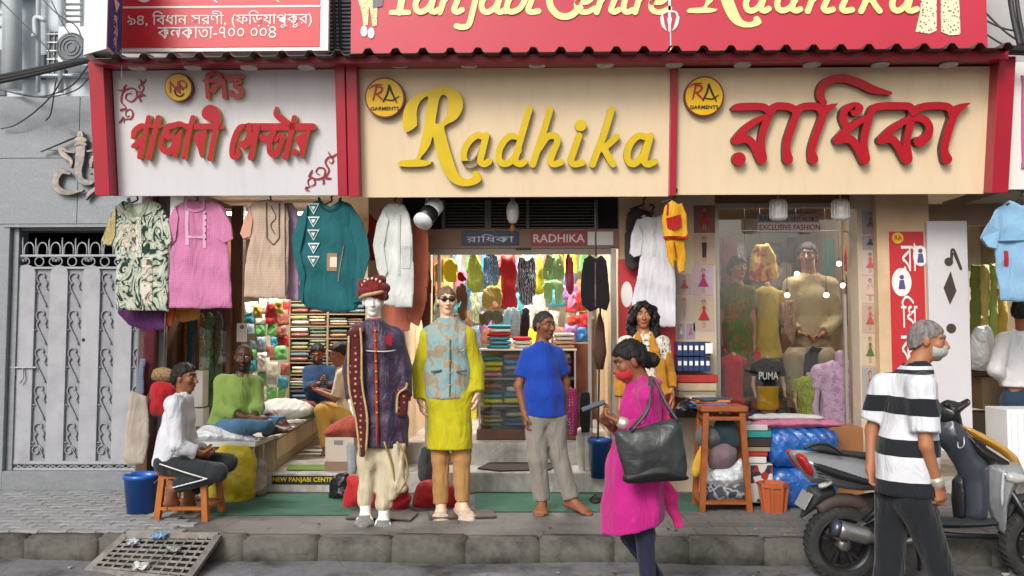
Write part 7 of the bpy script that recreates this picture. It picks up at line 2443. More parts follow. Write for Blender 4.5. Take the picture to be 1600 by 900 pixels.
for i, (u0, c, lb) in enumerate(((272, '#a97f5d', 'tan dress'), (286, '#c9762a', 'orange dress'), (298, '#2e7f8c', 'teal dress'), (314, '#bfa34a', 'mustard dress'), (327, '#63a45c', 'green dress'), (341, '#7c8a70', 'moss dress'))):
 Hung('dress', lb + ' hanging in the stall display case', 'dress', [(u0 - 3, 486), (u0 - 8, 500), (u0 - 7, 560), (u0 - 9, 640), (u0 + 9, 640), (u0 + 7, 560), (u0 + 8, 500), (u0 + 3, 486)], 8.25 + .03 * (i % 2), m_print('dress_print_%d' % i, c, '#3f3a34', 34, .5), .03, 40 + i, .01, 26, h=.016)
solo('carton', 'white carton standing upright in the stall display case', 'carton', frect(upright(8.0), 308, 578, 326, 634, .0, .15, .004), mat('white_card', '#c2bfb8', .7))
solo('carton', 'second white carton below the upright one in the stall display case', 'carton', frect(upright(8.0), 306, 636, 327, 664, .0, .15, .004), mat('white_card'))
# maroon hanging cloths and bags next to the gate
Hung('cloth_drape', 'maroon cloth hanging along the stall edge by the gate', 'cloth', [(226, 500), (222, 560), (214, 640), (222, 650), (236, 600), (244, 540), (242, 500)], 7.3, fab('maroon_cloth', '#4a1720', .25), .035, 50, .012, 24)
Hung('cloth_drape', 'navy striped cloth hanging along the stall edge', 'cloth', [(218, 560), (212, 620), (212, 668), (220, 680), (224, 620), (228, 560)], 7.24, m_weave('navy_stripe', '#2a3550', '#8d93a0', 24, .8), .025, 51, .01, 24)
Hung('cloth_bag', 'cream cloth bag hanging low beside the gate', 'bag', [(206, 610), (198, 660), (193, 715), (200, 728), (226, 724), (232, 680), (228, 620)], 7.2, fab('cream_bag', '#a3988c', .15), .05, 52, .012, 18)
solo('cloth_bundle', 'red cloth bundle by the stall edge', 'bundle', slab_sdf(pxz([(238, 600), (232, 625), (236, 648), (262, 650), (276, 640), (274, 606), (256, 596)], 7.3), 7.3, .1, 3, .014, [vf(53, .02, 18)]), fab('red_bundle', '#9c1620', .2), True)
solo('cloth_bundle', 'brown patterned bundle on top of the red one', 'bundle', slab_sdf(pxz([(238, 578), (236, 592), (250, 597), (270, 594), (272, 580), (256, 574)], 7.3), 7.3, .09, 3, .014, [vf(54, .01, 18)]), m_print('brown_pattern', '#8d7352', '#4b3826', 40, .5), True)
# low table with thin legs, seat counter with drawer fronts
zt_ = Zv(690, 7.25, 390)
cx0, cx1 = at(262, 690, 7.25)[0], at(402, 690, 7.25)[0]
tb_ = thing('low_table', 'low white topped table with thin steel legs before the stall', 'table', (cx0 + .4, 7.4, ZP))
part('top', box(cx0, cx1, 7.2, 7.72, zt_ - .04, zt_, .004), mat('white_laminate', '#b9b8b4', .5, var=.06), tb_)
for x, y in ((cx0 + .05, 7.24), (cx1 - .03, 7.24), (cx0 + .5, 7.22), (cx1 - .05, 7.57)):
 part('leg', cyl((x, y, ZP), (x, y, zt_ - .041), .011, n=8), M_ALU, tb_)
ct = thing('seat_counter', 'long low counter of drawer fronts running back into the stall', 'counter', (at(433, 680, 7.75)[0] - .4, 9, zL))
A_, B_ = at(433, 680, 7.75), at(500, 641, 10.2)
zc_ = zt_ - .005
ex_ = nrm((B_ - A_) * np.array((1, 1, 0)))
cfr = Frame((A_[0], A_[1], zL), ex_, (0, 0, 1))
Lc = np.linalg.norm((B_ - A_)[:2])
M_DRW = mat('drawer_front', '#b3a183', .55, var=.12, vscale=4)
part('carcass', cfr.out(box(0, Lc, 0, zc_ - zL - .03, -1.0, -.02)), mat('counter_side', '#8f8672', .6, var=.1), ct)
part('top', cfr.out(box(-.02, Lc, zc_ - zL - .03, zc_ - zL, -1.0, .02, .004)), mat('white_laminate'), ct)
for i in range(5):
 w_ = Lc / 5
 part('drawer', cfr.out(box(i * w_ + .015, (i + 1) * w_ - .015, .1, zc_ - zL - .05, -.019, .0, .003)), M_DRW, ct)
part('end_panel', box(A_[0] - .9, A_[0] - .02, 7.735, 7.75, zL, zc_ - .031), M_DRW, ct)
# goods lying on the counter
def lump(name, label, cat, pts, Y, t, m, seed, amp=.014, f=20, h=.013, group=None):
 return solo(name, label, cat, slab_sdf(pxz(pts, Y), Y, t, seed, h, [vf(seed, amp, f)], .02, True, (.013, 17, (1, .8, .8))), m, True, group)
lump('white_sack', 'white plastic sack lying on the low table beside the seated young man', 'sack', [(312, 690), (308, 672), (330, 664), (370, 672), (402, 684), (402, 691), (350, 692)], 7.35, .16, sackm('white_plastic', '#bcc0c4'), 60)
lump('folded_cloth', 'white cloth bundle lying on the counter behind the man in green', 'cloth', [(402, 648), (404, 632), (440, 622), (480, 630), (490, 645), (450, 656)], 8.7, .2, fab('white_bundle', '#b9b9b6', .1), 61, .02, 14, .018)
lump('folded_cloth', 'dark red cloth lying on the counter near the phone user', 'cloth', [(452, 640), (454, 630), (470, 626), (488, 628), (490, 638)], 9.0, .12, fab('dark_red_cloth', '#6a1522'), 62, .012, 20, .016)
lump('folded_cloth', 'olive cloth spread on the counter edge', 'cloth', [(455, 652), (470, 644), (500, 638), (505, 645), (480, 655)], 8.8, .12, fab('olive_cloth', '#667055'), 63, .012, 20, .016)
lump('yellow_sack', 'big yellow woven sack under the low table', 'sack', [(330, 796), (326, 760), (330, 712), (344, 698), (376, 692), (396, 700), (400, 740), (396, 780), (382, 797)], 7.25, .2, sackm('yellow_sack', '#b8a516', .4, .3), 64, .02, 14)
lump('grey_sack', 'pinkish grey sack standing at the stall step beside the yellow one', 'sack', [(388, 775), (386, 735), (394, 712), (412, 716), (418, 745), (414, 774)], 7.4, .12, sackm('pink_grey_sack', '#8f807c'), 65, .016, 18)
# carton and red cushion on the right side of the stall
cb_ = thing('carton', 'large cardboard carton beside the wedding coat mannequin', 'carton', at(530, 735, 7.75))
part('box', frect(upright(7.75), 508, 684, 553, 722, -.3, .0, .004), mat('pale_card', '#b0a596', .75, var=.08), cb_)
part('base', frect(upright(7.75), 507, 722.3, 553, 737, -.3, .004, .003), mat('brown_card', '#7a6350', .8), cb_)
part('lid_print', frect(upright(7.75), 522, 688, 536, 695, .001, .003), mat('grey_print'), cb_)
lump('cushion', 'rust red cloth piled on the large carton', 'cushion', [(512, 682), (510, 670), (524, 658), (548, 650), (566, 655), (566, 682)], 7.85, .15, fab('rust_cloth', '#8d3b2c', .2), 66, .016, 20)
lump('cloth_bundle', 'black plastic bag slumped on the step beside the carton', 'bag', [(516, 782), (515, 756), (526, 742), (545, 740), (550, 770), (540, 783)], 7.3, .1, sackm('black_plastic', '#15161a', .3), 67)
lump('shopping_bag', 'red cloth bag on the mat behind the turbaned mannequin', 'bag', [(538, 795), (542, 760), (548, 742), (600, 745), (632, 750), (640, 794), (590, 797)], 6.95, .13, fab('red_bag', '#a3161d', .15, .6), 68, .016, 16)
lump('shopping_bag', 'red cloth bag behind the yellow kurta mannequin', 'bag', [(646, 793), (650, 762), (664, 750), (700, 752), (714, 770), (716, 792), (680, 796)], 7.0, .13, fab('red_bag'), 69, .016, 16)
lump('cloth_bundle', 'slate grey bundle standing between the two dressed mannequins', 'bundle', [(656, 752), (654, 720), (658, 700), (676, 700), (680, 730), (678, 755)], 7.2, .08, fab('slate_bundle', '#5d6066'), 70)
lump('cloth_bundle', 'grey checked cloth hanging beside the carton', 'cloth', [(541, 690), (540, 720), (546, 745), (556, 742), (558, 700)], 7.3, .04, m_weave('grey_check', '#6a7076', '#a9adb0', 30, .8), 71)
# ---- middle shop: hung children's clothes
def kid(label, pts, Y, m, seed, cat='garment', name='children_garment', t=.025):
 return Hung(name, label, cat, pts, Y, m, t, seed, .008, 26, None, 'children clothes hung in the middle shop', 3, .014)
KY2 = 8.75
kid('lime green frock hung at the shop entrance', [(733, 400), (728, 430), (732, 455), (752, 456), (756, 430), (748, 398)], KY2, m_print('lime_print', '#8fae4a', '#b5c477', 24), 80)
kid('blue printed top hung over the khaki shorts', [(757, 398), (752, 418), (756, 446), (776, 448), (782, 425), (778, 400)], KY2, m_print('blue_print', '#1f6fae', '#b9c4cc', 24), 81)
kid('khaki shorts hung below the blue top', [(758, 448), (752, 478), (764, 486), (772, 470), (782, 484), (784, 450)], KY2 - .05, fab('khaki_twill', '#a8934f'), 82)
kid('red dress with white dots hung in the shop entrance', [(782, 396), (778, 420), (780, 450), (779, 482), (808, 482), (806, 450), (808, 420), (803, 396), (793, 402)], KY2, m_spots('red_dotted', '#b0252c', '#d0cdc6', 24, .1, .16), 83)
kid('navy top with white print hung beside the red dress', [(812, 400), (807, 425), (811, 470), (820, 478), (836, 470), (838, 430), (834, 402), (823, 404)], KY2, m_print('navy_print', '#1d2f55', '#c9ccd0', 22, .52), 84)
kid('yellow skirt hung beside the navy top', [(840, 400), (836, 440), (832, 458), (850, 460), (850, 430), (848, 400)], KY2 + .05, fab('bright_yellow', '#bfb52a'), 85)
kid('mint green shirt with small print hung above matching trousers', [(854, 398), (847, 420), (850, 438), (880, 438), (882, 418), (876, 398), (865, 402)], KY2, m_spots('mint_print', '#7fae7a', '#3f5f4a', 40, .12, .2), 86)
kid('mint green trousers hung below the matching shirt', [(850, 440), (848, 472), (862, 474), (865, 452), (868, 474), (880, 472), (880, 440)], KY2 - .02, m_spots('mint_print'if False else 'mint_print_b', '#7fae7a', '#3f5f4a', 40, .12, .2), 87)
kid('dark jacket with a red sleeve hung at the end of the row', [(884, 400), (882, 440), (886, 460), (896, 458), (897, 420), (894, 400)], KY2, m_weave('red_navy', '#1d2f55', '#b0252c', 12, .9), 88)
kid('olive shorts hung on the second row', [(752, 486), (748, 506), (762, 512), (770, 500), (784, 506), (784, 486)], KY2, fab('olive_twill', '#5b563c'), 89)
kid('teal checked shorts hung on the second row', [(790, 482), (786, 520), (800, 530), (812, 524), (813, 484)], KY2 - .03, m_weave('teal_check', '#2e7f8c', '#c9ccd0', 22, .8), 90)
kid('black trousers hung on the second row', [(814, 484), (812, 526), (826, 528), (828, 484)], KY2 - .02, fab('black_twill', '#1c1a1d'), 91)
kid('yellow balloon shaped top hung by the door jamb', [(694, 408), (690, 428), (700, 442), (716, 438), (716, 412), (706, 404)], 8.5, fab('lemon_cloth', '#c9bf2c'), 92)
kid('small red purse hung by the door jamb', [(716, 424), (714, 438), (724, 442), (731, 436), (728, 424)], 8.45, fab('red_purse', '#9c1a22'), 93)
kid('brown leggings hung by the door jamb', [(714, 446), (712, 480), (720, 500), (730, 496), (730, 446)], 8.5, fab('brown_leg', '#6b5138'), 94)
kid('green printed shirt at the back of the shop', [(735, 458), (733, 500), (748, 506), (752, 460)], 9.0, m_print('moss_print', '#7c8a70', '#bfc4a0', 24), 95)
solo('clothes_rail', 'steel rail carrying the children clothes', 'rail', tube([at(685, 396, KY2), at(918, 396, KY2)], .01, 8), M_ALU)
packets('along the back of the middle shop', 'packets at the back of the middle shop', 684, 922, 396, 660, 10.3, 11, 9, VIV + MUT, .07)
packets('pinned on the side wall of the middle shop', 'packets on the right of the middle shop', 884, 922, 440, 560, 9.2, 2, 5, VIV, .08)
# glass counter
gy0, gy1 = 8.32, 8.75
gx0, gx1 = at(748, 600, gy0)[0], at(900, 600, gy0)[0]
gzt, gzb = Zv(545, gy0), z2
gc = thing('glass_counter', 'glass fronted shop counter with shelves of packets', 'counter', ((gx0 + gx1) / 2, 8.5, gzb))
part('base', box(gx0 - .02, gx1 + .02, gy0 - .02, gy1, gzb, gzb + .1, .006), M_WOODD, gc)
part('top', box(gx0 - .01, gx1 + .01, gy0 - .01, gy1, gzt - .02, gzt, .004), mat('counter_top', '#a8a596', .35), gc)
for x in (gx0, (gx0 + gx1) / 2, gx1 - .016):
 part('post', box(x, x + .016, gy0, gy0 + .016, gzb + .101, gzt - .021), M_ALU, gc)
for f_ in (.36, .66):
 part('shelf', box(gx0 + .005, gx1 - .005, gy0 + .02, gy1, gzb + (gzt - gzb) * f_, gzb + (gzt - gzb) * f_ + .012), M_ALU, gc)
part('pane', box(gx0 + .017, gx1 - .017, gy0 + .004, gy0 + .009, gzb + .102, gzt - .022), glass('pane_glass'), gc)
part('back', box(gx0, gx1, gy1, gy1 + .02, gzb, gzt), mat('shelf_wood'), gc)
for f0, f1 in ((.12, .34), (.38, .64), (.68, .95)):
 va = 520 - ((gzb + (gzt - gzb) * f0) - CAMZ) * 1300 / 8.4
 vb_ = 520 - ((gzb + (gzt - gzb) * f1) - CAMZ) * 1300 / 8.4
 for i in range(4):
  u0 = 752 + i * 36
  pile('%s pile from the yellow kurta, %s counter shelf' % (ORD[i], 'lowest' if f0 < .2 else 'middle' if f0 < .5 else 'top'), 'goods inside the glass counter', u0, u0 + 33, va, vb_ if i % 2 else vb_ + 5, 8.42, 4, VIV + MUT, .26)
for (u0, u1, v0, n, cl) in ((762, 798, 507, 6, ['#2e7f8c', '#d0cdc6', '#b0252c', '#2e7f8c']), (802, 832, 526, 3, ['#b0252c', '#b9b3a6', '#bfa34a']), (866, 898, 520, 4, ['#b9b3a6', '#c56a8d', '#a97f5d'])):
 pile('stacked on top of the glass counter', 'goods on the glass counter', u0, u1, 545, v0, 8.36, n, cl, .3)
# cabinet and lower hanging pieces at the right of the doorway
solo('cabinet', 'rust brown cupboard behind the man in blue', 'cabinet', frect(upright(8.6), 896, 536, 926, 690, -.3, .0, .006), mat('rust_panel', '#6e3a22', .55, var=.25, vscale=5))
Hung('leggings', 'pink floral leggings hanging beside the man in blue', 'leggings', [(886, 606), (884, 640), (890, 680), (902, 682), (904, 640), (902, 606)], 7.6, m_spots('pink_floral', '#8d2257', '#c9a0b5', 40, .16, .24), .03, 96, .008, 24)
Hung('leggings', 'black leggings hanging beside the pink floral ones', 'leggings', [(906, 612), (904, 650), (908, 676), (922, 676), (924, 640), (922, 612)], 7.65, fab('black_jersey', '#17161a'), .03, 97, .008, 24)
lg = thing('display_mannequin', 'pale display legs standing behind the blue bucket', 'mannequin', at(912, 745, 7.75))
for u0 in (908, 918):
 F_ = Field()
 a, b, c = at(u0, 676, 7.75), at(u0, 706, 7.75), at(u0 + 1, 736, 7.75)
 F_.cap(a, b, .05, .042)
 F_.cap(b, c, .045, .028)
 F_.ecap(c, c + np.array((0, -.1, -.025)), (1, 0, 0), .03, .03, .03, .02, .02)
 part('leg', F_.mesh(.012), mat('pale_mannequin', '#b7b0a6', .5), lg, True)
def bucket(name, label, u0, u1, vt, vb, Y, c, rim=True, cat='bucket'):
 a, b, bt = at(u0, vt, Y), at(u1, vt, Y), at((u0 + u1) / 2, vb, Y)
 r = (b[0] - a[0]) / 2
 hgt = a[2] - bt[2]
 t = thing(name, label, cat, (bt[0], Y, bt[2]))
 part('pail', lathe([(0, .006), (r * .72, .004), (r * .76, 0), (r * .98, hgt * .9), (r * 1.04, hgt * .9), (r * 1.04, hgt), (r * .96, hgt), (r * .93, hgt * .88), (r * .7, .02), (0, .02)], (bt[0], Y, bt[2]), 28), mat(c[0], c[1], .35, var=.06, coat=.2), t, True)
 hd = [(bt[0] + r * 1.05 * math.cos(q), Y - .5 * r * math.sin(q) - .01, bt[2] + hgt * .93 - r * .55 * math.sin(q)) for q in np.linspace(0, math.pi, 15)]
 part('handle', tube(hd, .006, 6), mat('grey_wire', '#7a8087'), t, True)
 return t
bucket('bucket', 'blue plastic bucket standing by the stool', 194, 247, 740, 804, 6.66, ('blue_plastic', '#1457a8'))
bucket('bucket', 'dark blue bucket on the doorway step behind the woman in magenta', 919, 956, 684, 746, 7.5, ('navy_plastic', '#18498a'))
sh_ = thing('sandals', 'pair of dark sandals left at the doorway mat', 'sandals', at(935, 785, 7.2))
for i, u0 in enumerate((929, 942)):
 c = gz(u0, 783, ZP + .01)
 part('sole', xf(lathe([(0, 0), (.045, 0), (.047, .015), (0, .018)], (0, 0, 0), 18), np.diag((.9, 2.5, 1)) , c), mat('dark_rubber', '#221d1c', .8), sh_)
 part('strap', tube([c + np.array((-.045, -.03, .01)), c + np.array((0, -.02, .06)), c + np.array((.045, -.03, .01))], .01, 6), mat('dark_rubber'), sh_, True)
# ------------------------------------------------------------------ display window figures
def bust(label, cx, vs_, vh, hw, Y, m, head=None, arms=True, skin='#b98f74', flare=1.0, t=.095, name='mannequin', seed=1, cat='mannequin'):
 """dressed window mannequin: torso, garment, optional head; sizes in pixels"""
 k = Y / 1300
 w_ = hw * k
 S, Hm = at(cx, vs_, Y), at(cx, vh, Y)
 o = thing(name, label, cat, Hm)
 B = Field()
 B.ecap(S - UP * w_ * .5, S * .45 + Hm * .55, (1, 0, 0), w_ * .82, w_ * .72, t, t * .9, .05)
 B.ecap(S * .45 + Hm * .55, Hm, (1, 0, 0), w_ * .72, w_ * .85 * flare, t * .9, t * flare, .04)
 for e in (-1, 1):
  B.cap(S - UP * w_ * .1, S + np.array((e * w_ * .85, 0, -w_ * .32)), w_ * .28, w_ * .26, .05)
  if arms:
   B.cap(S + np.array((e * w_ * .88, 0, -w_ * .35)), S + np.array((e * w_ * 1.1, .0, -w_ * 1.0)), w_ * .28, w_ * .27, .03, flat=True)
 B.cap(S, S + UP * .1, w_ * .26, w_ * .3, .01, True)
 B.post += [fold_v(seed, .007, 30), crease(seed + 7, .008, 24), clip_plane((0, 0, -1), -Hm[2])]
 lo, hi = B.bounds()
 g0, D = B.grid(lo - .03, hi + .03, .014)
 part('garment', surfnet(D, g0, .014), m, o, True)
 b = Field()
 b.ecap(S - UP * w_ * .6, Hm, (1, 0, 0), w_ * .66, w_ * .62, t * .75, t * .75, .03)
 b.cap(S - UP * .05, S + UP * w_ * .35, w_ * .22, w_ * .2, .03)
 if arms:
  for e in (-1, 1):
   b.cap(S + np.array((e * w_ * .95, 0, -w_ * .6)), S + np.array((e * w_ * 1.12, -.02, -w_ * 1.7)), w_ * .19, w_ * .15, .02)
   b.cap(S + np.array((e * w_ * 1.12, -.02, -w_ * 1.7)), S + np.array((e * w_ * 1.05, -.08, -w_ * 2.5)), w_ * .15, w_ * .11, .02)
 if head:
  hc = at(head[0], head[1], Y)
  r = head[2] * k
  b.ell(hc, (r * .72, r * .85, r), None, .02)
  b.cap(hc - UP * r * .6, S, r * .42, r * .45, .03)
  b.cap(hc + np.array((0, -r * .8, 0)), hc + np.array((0, -r * .95, -r * .25)), r * .1, r * .14, .03)
  q = Field()
  q.ell(hc + np.array((0, r * .15, r * .2)), (r * .82, r * .9, r * .95), None, .02)
  if head[3] == 'long':
   for e in (-1, 1):
    q.cap(hc + np.array((e * r * .7, .02, 0)), hc + np.array((e * r * .85, .02, -r * 1.6)), r * .3, r * .25, .04)
  q.ell(hc + np.array((0, -r * .95, -r * .35)), (r * .62, r * .7, r * .95), None, .03, True)
  part('hair', q.mesh(.012), M_HAIR, o, True)
 V, F = b.mesh(.014)
 part('body', (V, F), M_MANN, o, True, colr=np.tile(np.array(C(skin)), (len(V), 1)))
 return o
p = Fig('mannequin', 'lady mannequin in a green printed kurta behind the window glass', 'mannequin', 8.3, dict(head=(1153, 418), neck=(1152, 445), pel=(1150, 540), sL=(1132, 457), sR=(1170, 457), eL=(1126, 500), wL=(1128, 540, -.05), hL=(1130, 560, -.06), eR=(1176, 500), wR=(1178, 540, -.05), hR=(1178, 560, -.06), kL=(1140, 610), kR=(1160, 610), aL=(1140, 670), aR=(1160, 670)), 'tan', face=15, hs=.98, g=.92, h=.014, sm=M_MANN)
p.body(hands={'L': ((1, 0, 0), (0, -1, 0), .3), 'R': ((-1, 0, 0), (0, -1, 0), .3)}, paint=dict(lip='#8a3a34'))
p.hair(M_HAIR, .014, ((-.8, 1.0, -.02),), [lambda B: [B.cap(p.H(e * .08, -.03, -.02), p.H(e * .09, -.02, -.2), .035, .03, .03) for e in (-1, 1)]])
def bld(B):
 p.torso(B, .02)
 p.sleeves(B, 'LR', .02, .6)
 B.ecap(p.pt('pel', 'neck', .3), at(1150, 600, 8.3), p.side, .145, .19, .11, .14, .05)
 neckhole(p, B, .075)
p.garment('kurta', m_print('forest_print', '#3f5f22', '#8a4a2a', 9, .58), bld, [fold_v(173, .008, 24)])
bust('headless mannequin in a yellow dress behind the window glass', 1199, 452, 560, 22, 8.5, fab('mustard_dress', '#a8923f', .2), None, True, seed=4, flare=1.2)
p = Fig('mannequin', 'man mannequin in a cream embroidered kurta behind the window glass', 'mannequin', 8.7, dict(head=(1262, 400), neck=(1264, 430), pel=(1266, 545), sL=(1236, 446), sR=(1296, 446), eL=(1226, 500, -.05), wL=(1250, 522, -.2), hL=(1270, 525, -.24), eR=(1308, 500, -.05), wR=(1284, 524, -.2), hR=(1266, 528, -.22), kL=(1240, 560, -.4), kR=(1292, 560, -.4), aL=(1240, 640, -.35), aR=(1292, 640, -.35)), 'brown', face=-25, hs=1.15, g=1.1, h=.014, sm=M_MANN)
p.body(hands={'L': ((0, -.3, -1), (0, -1, .4), .4), 'R': ((0, -.3, -1), (0, -1, .4), .4)})
p.hair(M_HAIR, .012, ((-.75, 1.0, .0),))
def bld(B):
 p.torso(B, .03)
 p.sleeves(B, 'LR', .03, 1.8)
 B.ecap(p.pt('pel', 'neck', .3), p.j['pel'] - UP * .1, p.side, .18, .2, .13, .15, .05)
 neckhole(p, B)
p.garment('kurta', fab('cream_kurta', '#a3946e', .12), bld, [fold_d(171, .008, 24)])
p.garment('trousers', fab('cream_trousers', '#8f8366'), lambda B: p.trousers(B, 'LR', .03, .95), [fold_d(172, .008, 24)], [((0, 0, 1), p.j['pel'] + UP * .02)])
bust('child mannequin in a red dress low in the window', 1146, 560, 655, 19, 8.05, fab('red_dress', '#a81218', .15), None, False, flare=1.5, seed=6)
hb = NB('half_black')
hb.color(hb.ramp(hb.math('MULTIPLY', hb.sep()[2], 2.0), [(.44, C('#b08a16')), (.45, C('#141316'))], 'CONSTANT'))
hb.wrinkle(.35)
HALF = hb.fin(.85, 0, .2)
pm = bust('child torso mannequin in a black and yellow PUMA shirt', 1199, 566, 640, 21, 7.98, HALF, None, True, '#a88468', seed=7)
ftext(upright(7.86), 'PUMA', 1185, 1215, 581, 593, M_OFFW, pm, .02, .012)
part('jeans', slab_sdf(pxz([(1172, 640), (1226, 640), (1226, 662), (1172, 662)], 7.98, 1), 7.98, .08, 2, .014, [], .02), fab('dark_denim'), pm, True)
bust('child torso mannequin in a lime green printed shirt', 1263, 592, 650, 20, 8.0, m_print('lime_shirt_print', '#7c8a1c', '#a9ad3a', 24), None, True, '#a88468', seed=8)
bust('child mannequin in a ruffled lilac frock', 1313, 568, 690, 38, 7.96, m_blot('lilac_net', ['#c294b8', '#cda6c6', '#d6bad0', '#b88aae'], 18), (1310, 552, 0.1, 'short') if False else None, True, '#c0a3be', flare=1.5, seed=9, t=.11)
for (lb, pts, Y, m, sd) in (('red and yellow frock hung high in the window', [(1180, 382), (1172, 400), (1168, 436), (1190, 442), (1216, 436), (1212, 400), (1202, 380)], 8.6, m_blot('fire_print', ['#9c1a1a', '#a8231c', '#c9922a', '#d2b04a'], 9), 110),
       ('red blouse hung at the right of the window', [(1322, 376), (1318, 400), (1320, 424), (1344, 424), (1344, 380)], 8.5, fab('red_blouse', '#9c241c'), 111),
       ('grey trousers hung below the red blouse', [(1320, 428), (1318, 470), (1322, 510), (1344, 510), (1344, 428)], 8.5, fab('grey_trouser', '#57504a'), 112),
       ('black clothes heaped beside the lilac frock', [(1254, 560), (1252, 590), (1262, 606), (1292, 604), (1300, 575), (1290, 545), (1268, 540)], 8.3, fab('black_heap', '#2b2a33'), 113),
       ('brown patterned top hung between the mannequins', [(1225, 470), (1222, 520), (1240, 540), (1246, 500), (1240, 468)], 8.4, m_print('brown_top', '#7a5a44', '#b59a80', 22), 114),
       ('scarlet sash draped by the red dress', [(1178, 545), (1176, 600), (1184, 640), (1190, 600), (1190, 548)], 8.15, fab('scarlet', '#a8231c'), 115),
       ('patterned dark top hung above the red dress', [(1128, 540), (1126, 575), (1150, 578), (1158, 545)], 8.2, m_print('dark_floral', '#3a1f24', '#9c6a5a', 30), 116),
       ('dark green curtain at the back of the window', [(1285, 372), (1283, 480), (1305, 480), (1306, 372)], 9.2, fab('bottle_green', '#26483c'), 117),
       ('wine red curtain at the back of the window', [(1128, 372), (1126, 470), (1150, 470), (1152, 372)], 9.2, fab('wine', '#4a1a22'), 118)):
 Hung('window_garment', lb, 'garment', pts, Y, m, .05, sd, .012, 22, h=.015)
packets('on the back wall of the display window', 'packets at the back of the display window', 1126, 1340, 380, 660, 10.2, 9, 8, ['#3e4a56', '#7a4a3a', '#5d6e59', '#93584a', '#262329', '#8d8472', '#b5a7a2'], .12)
# ------------------------------------------------------------------ posters on both sides of the window
SKC = mat('print_skin', '#a87a5c', .7)
def poster(label, u0, v0, u1, v1, f, paper, dress, kind='dress'):
 t = thing('poster', label, 'poster', (f.px((u0 + u1) / 2, v1)[0], f.o[1], f.px(u0, v1)[1]))
 part('sheet', frect(f, u0, v0, u1, v1, .002, .005), mat('paper_' + paper[1:], paper, .7, var=.06), t)
 W_, H_, cx = u1 - u0, v1 - v0, (u0 + u1) / 2
 dm = mat('ink_' + dress[1:], dress, .7)
 P = lambda q: px_poly(f, [(cx + x * W_, v0 + y * H_) for x, y in q])
 hd = [(cx + .09 * W_ * math.cos(a), v0 + (.17 + .075 * math.sin(a)) * H_) for a in np.linspace(0, 6.28, 13)[:-1]]
 hr = [(cx + .11 * W_ * math.cos(a), v0 + (.145 + .07 * math.sin(a)) * H_) for a in np.linspace(0, 6.28, 13)[:-1]]
 part('hair_print', f.out(fill2d([px_poly(f, hr)], .002), .0055), M_BLK, t)
 part('skin_print', f.out(join(fill2d([px_poly(f, hd)], .002), fill2d([P([(-.2, .45), (-.08, .27), (.08, .27), (.2, .45), (.06, .3), (-.06, .3)])], .0026), fill2d([P([(-.06, .6), (-.02, .6), (-.03, .9), (-.07, .9)])], .002), fill2d([P([(.02, .6), (.06, .6), (.07, .9), (.03, .9)])], .002)), .0085), SKC, t)
 shp = [(-.07, .27), (.07, .27), (.06, .42), (.27, .68), (-.27, .68), (-.06, .42)] if kind == 'dress' else [(-.12, .27), (.12, .27), (.1, .5), (.09, .75), (.01, .75), (0, .55), (-.01, .75), (-.09, .75), (-.1, .5)]
 part('dress_print', f.out(fill2d([P(shp)], .002), .0115), dm, t)
qf = upright(FYF)
poster('poster of children in red, topmost beside the window', 1084, 321, 1117, 364, qf, '#7d4a46', '#a3232a')
poster('poster of a boy in black shirt on beige paper', 1084, 366, 1116, 414, qf, '#a8937f', '#241d1b', 'suit')
poster('poster of a girl in a magenta frock', 1083, 416, 1114, 462, qf, '#a8909a', '#8d2257')
poster('poster of a girl in a flared red frock', 1083, 464, 1116, 517, qf, '#a89684', '#a3161d')
poster('narrow poster of a child in a rust outfit', 1057, 428, 1081, 461, qf, '#a3918c', '#8a3f34')
poster('narrow poster of a child in a pale shirt', 1057, 463, 1081, 503, qf, '#a8978a', '#8d8277', 'suit')
poster('tiny poster of a figure in white, left of a matching pair', 1058, 505, 1070, 530, qf, '#8f8a90', '#c0b9b4')
poster('tiny poster of a figure in mauve, right of a matching pair', 1072, 505, 1086, 530, qf, '#8f858d', '#8a5a78')
qg = upright(7.6)
for i, (v0, v1, pc, dc, lb) in enumerate(((330, 366, '#8a8284', '#5a5a66', 'grey'), (368, 390, '#8f8a90', '#3a3540', 'dark'), (392, 430, '#b3a49c', '#b0505a', 'rose'), (432, 474, '#b5a296', '#c0a090', 'pale pink'), (476, 520, '#a89080', '#9c4a3a', 'rust'), (522, 572, '#b3a286', '#4a5a2a', 'olive'), (574, 640, '#8f8a86', '#3a3634', 'charcoal'))):
 poster('narrow poster of a child in a %s dress beside the cream pillar' % lb, 1347, v0, 1371, v1, qg, pc, dc)
rb = thing('red_board', 'red printed board behind the lady mannequin', 'board', at(990, 740, 7.64))
rf_ = upright(7.64)
part('sheet', frect(rf_, 968, 405, 1056, 745, .002, .012), mat('red_banner'), rb)
for (u0, v0, ru, rv) in ((979, 460, 9, 20), (990, 545, 12, 14)):
 part('oval_picture', rf_.out(fill2d([circle(rf_.px(u0, v0), ru * 7.64 / 1300, 24, rv * 7.64 / 1300)], .003), .014), M_OFFW, rb)
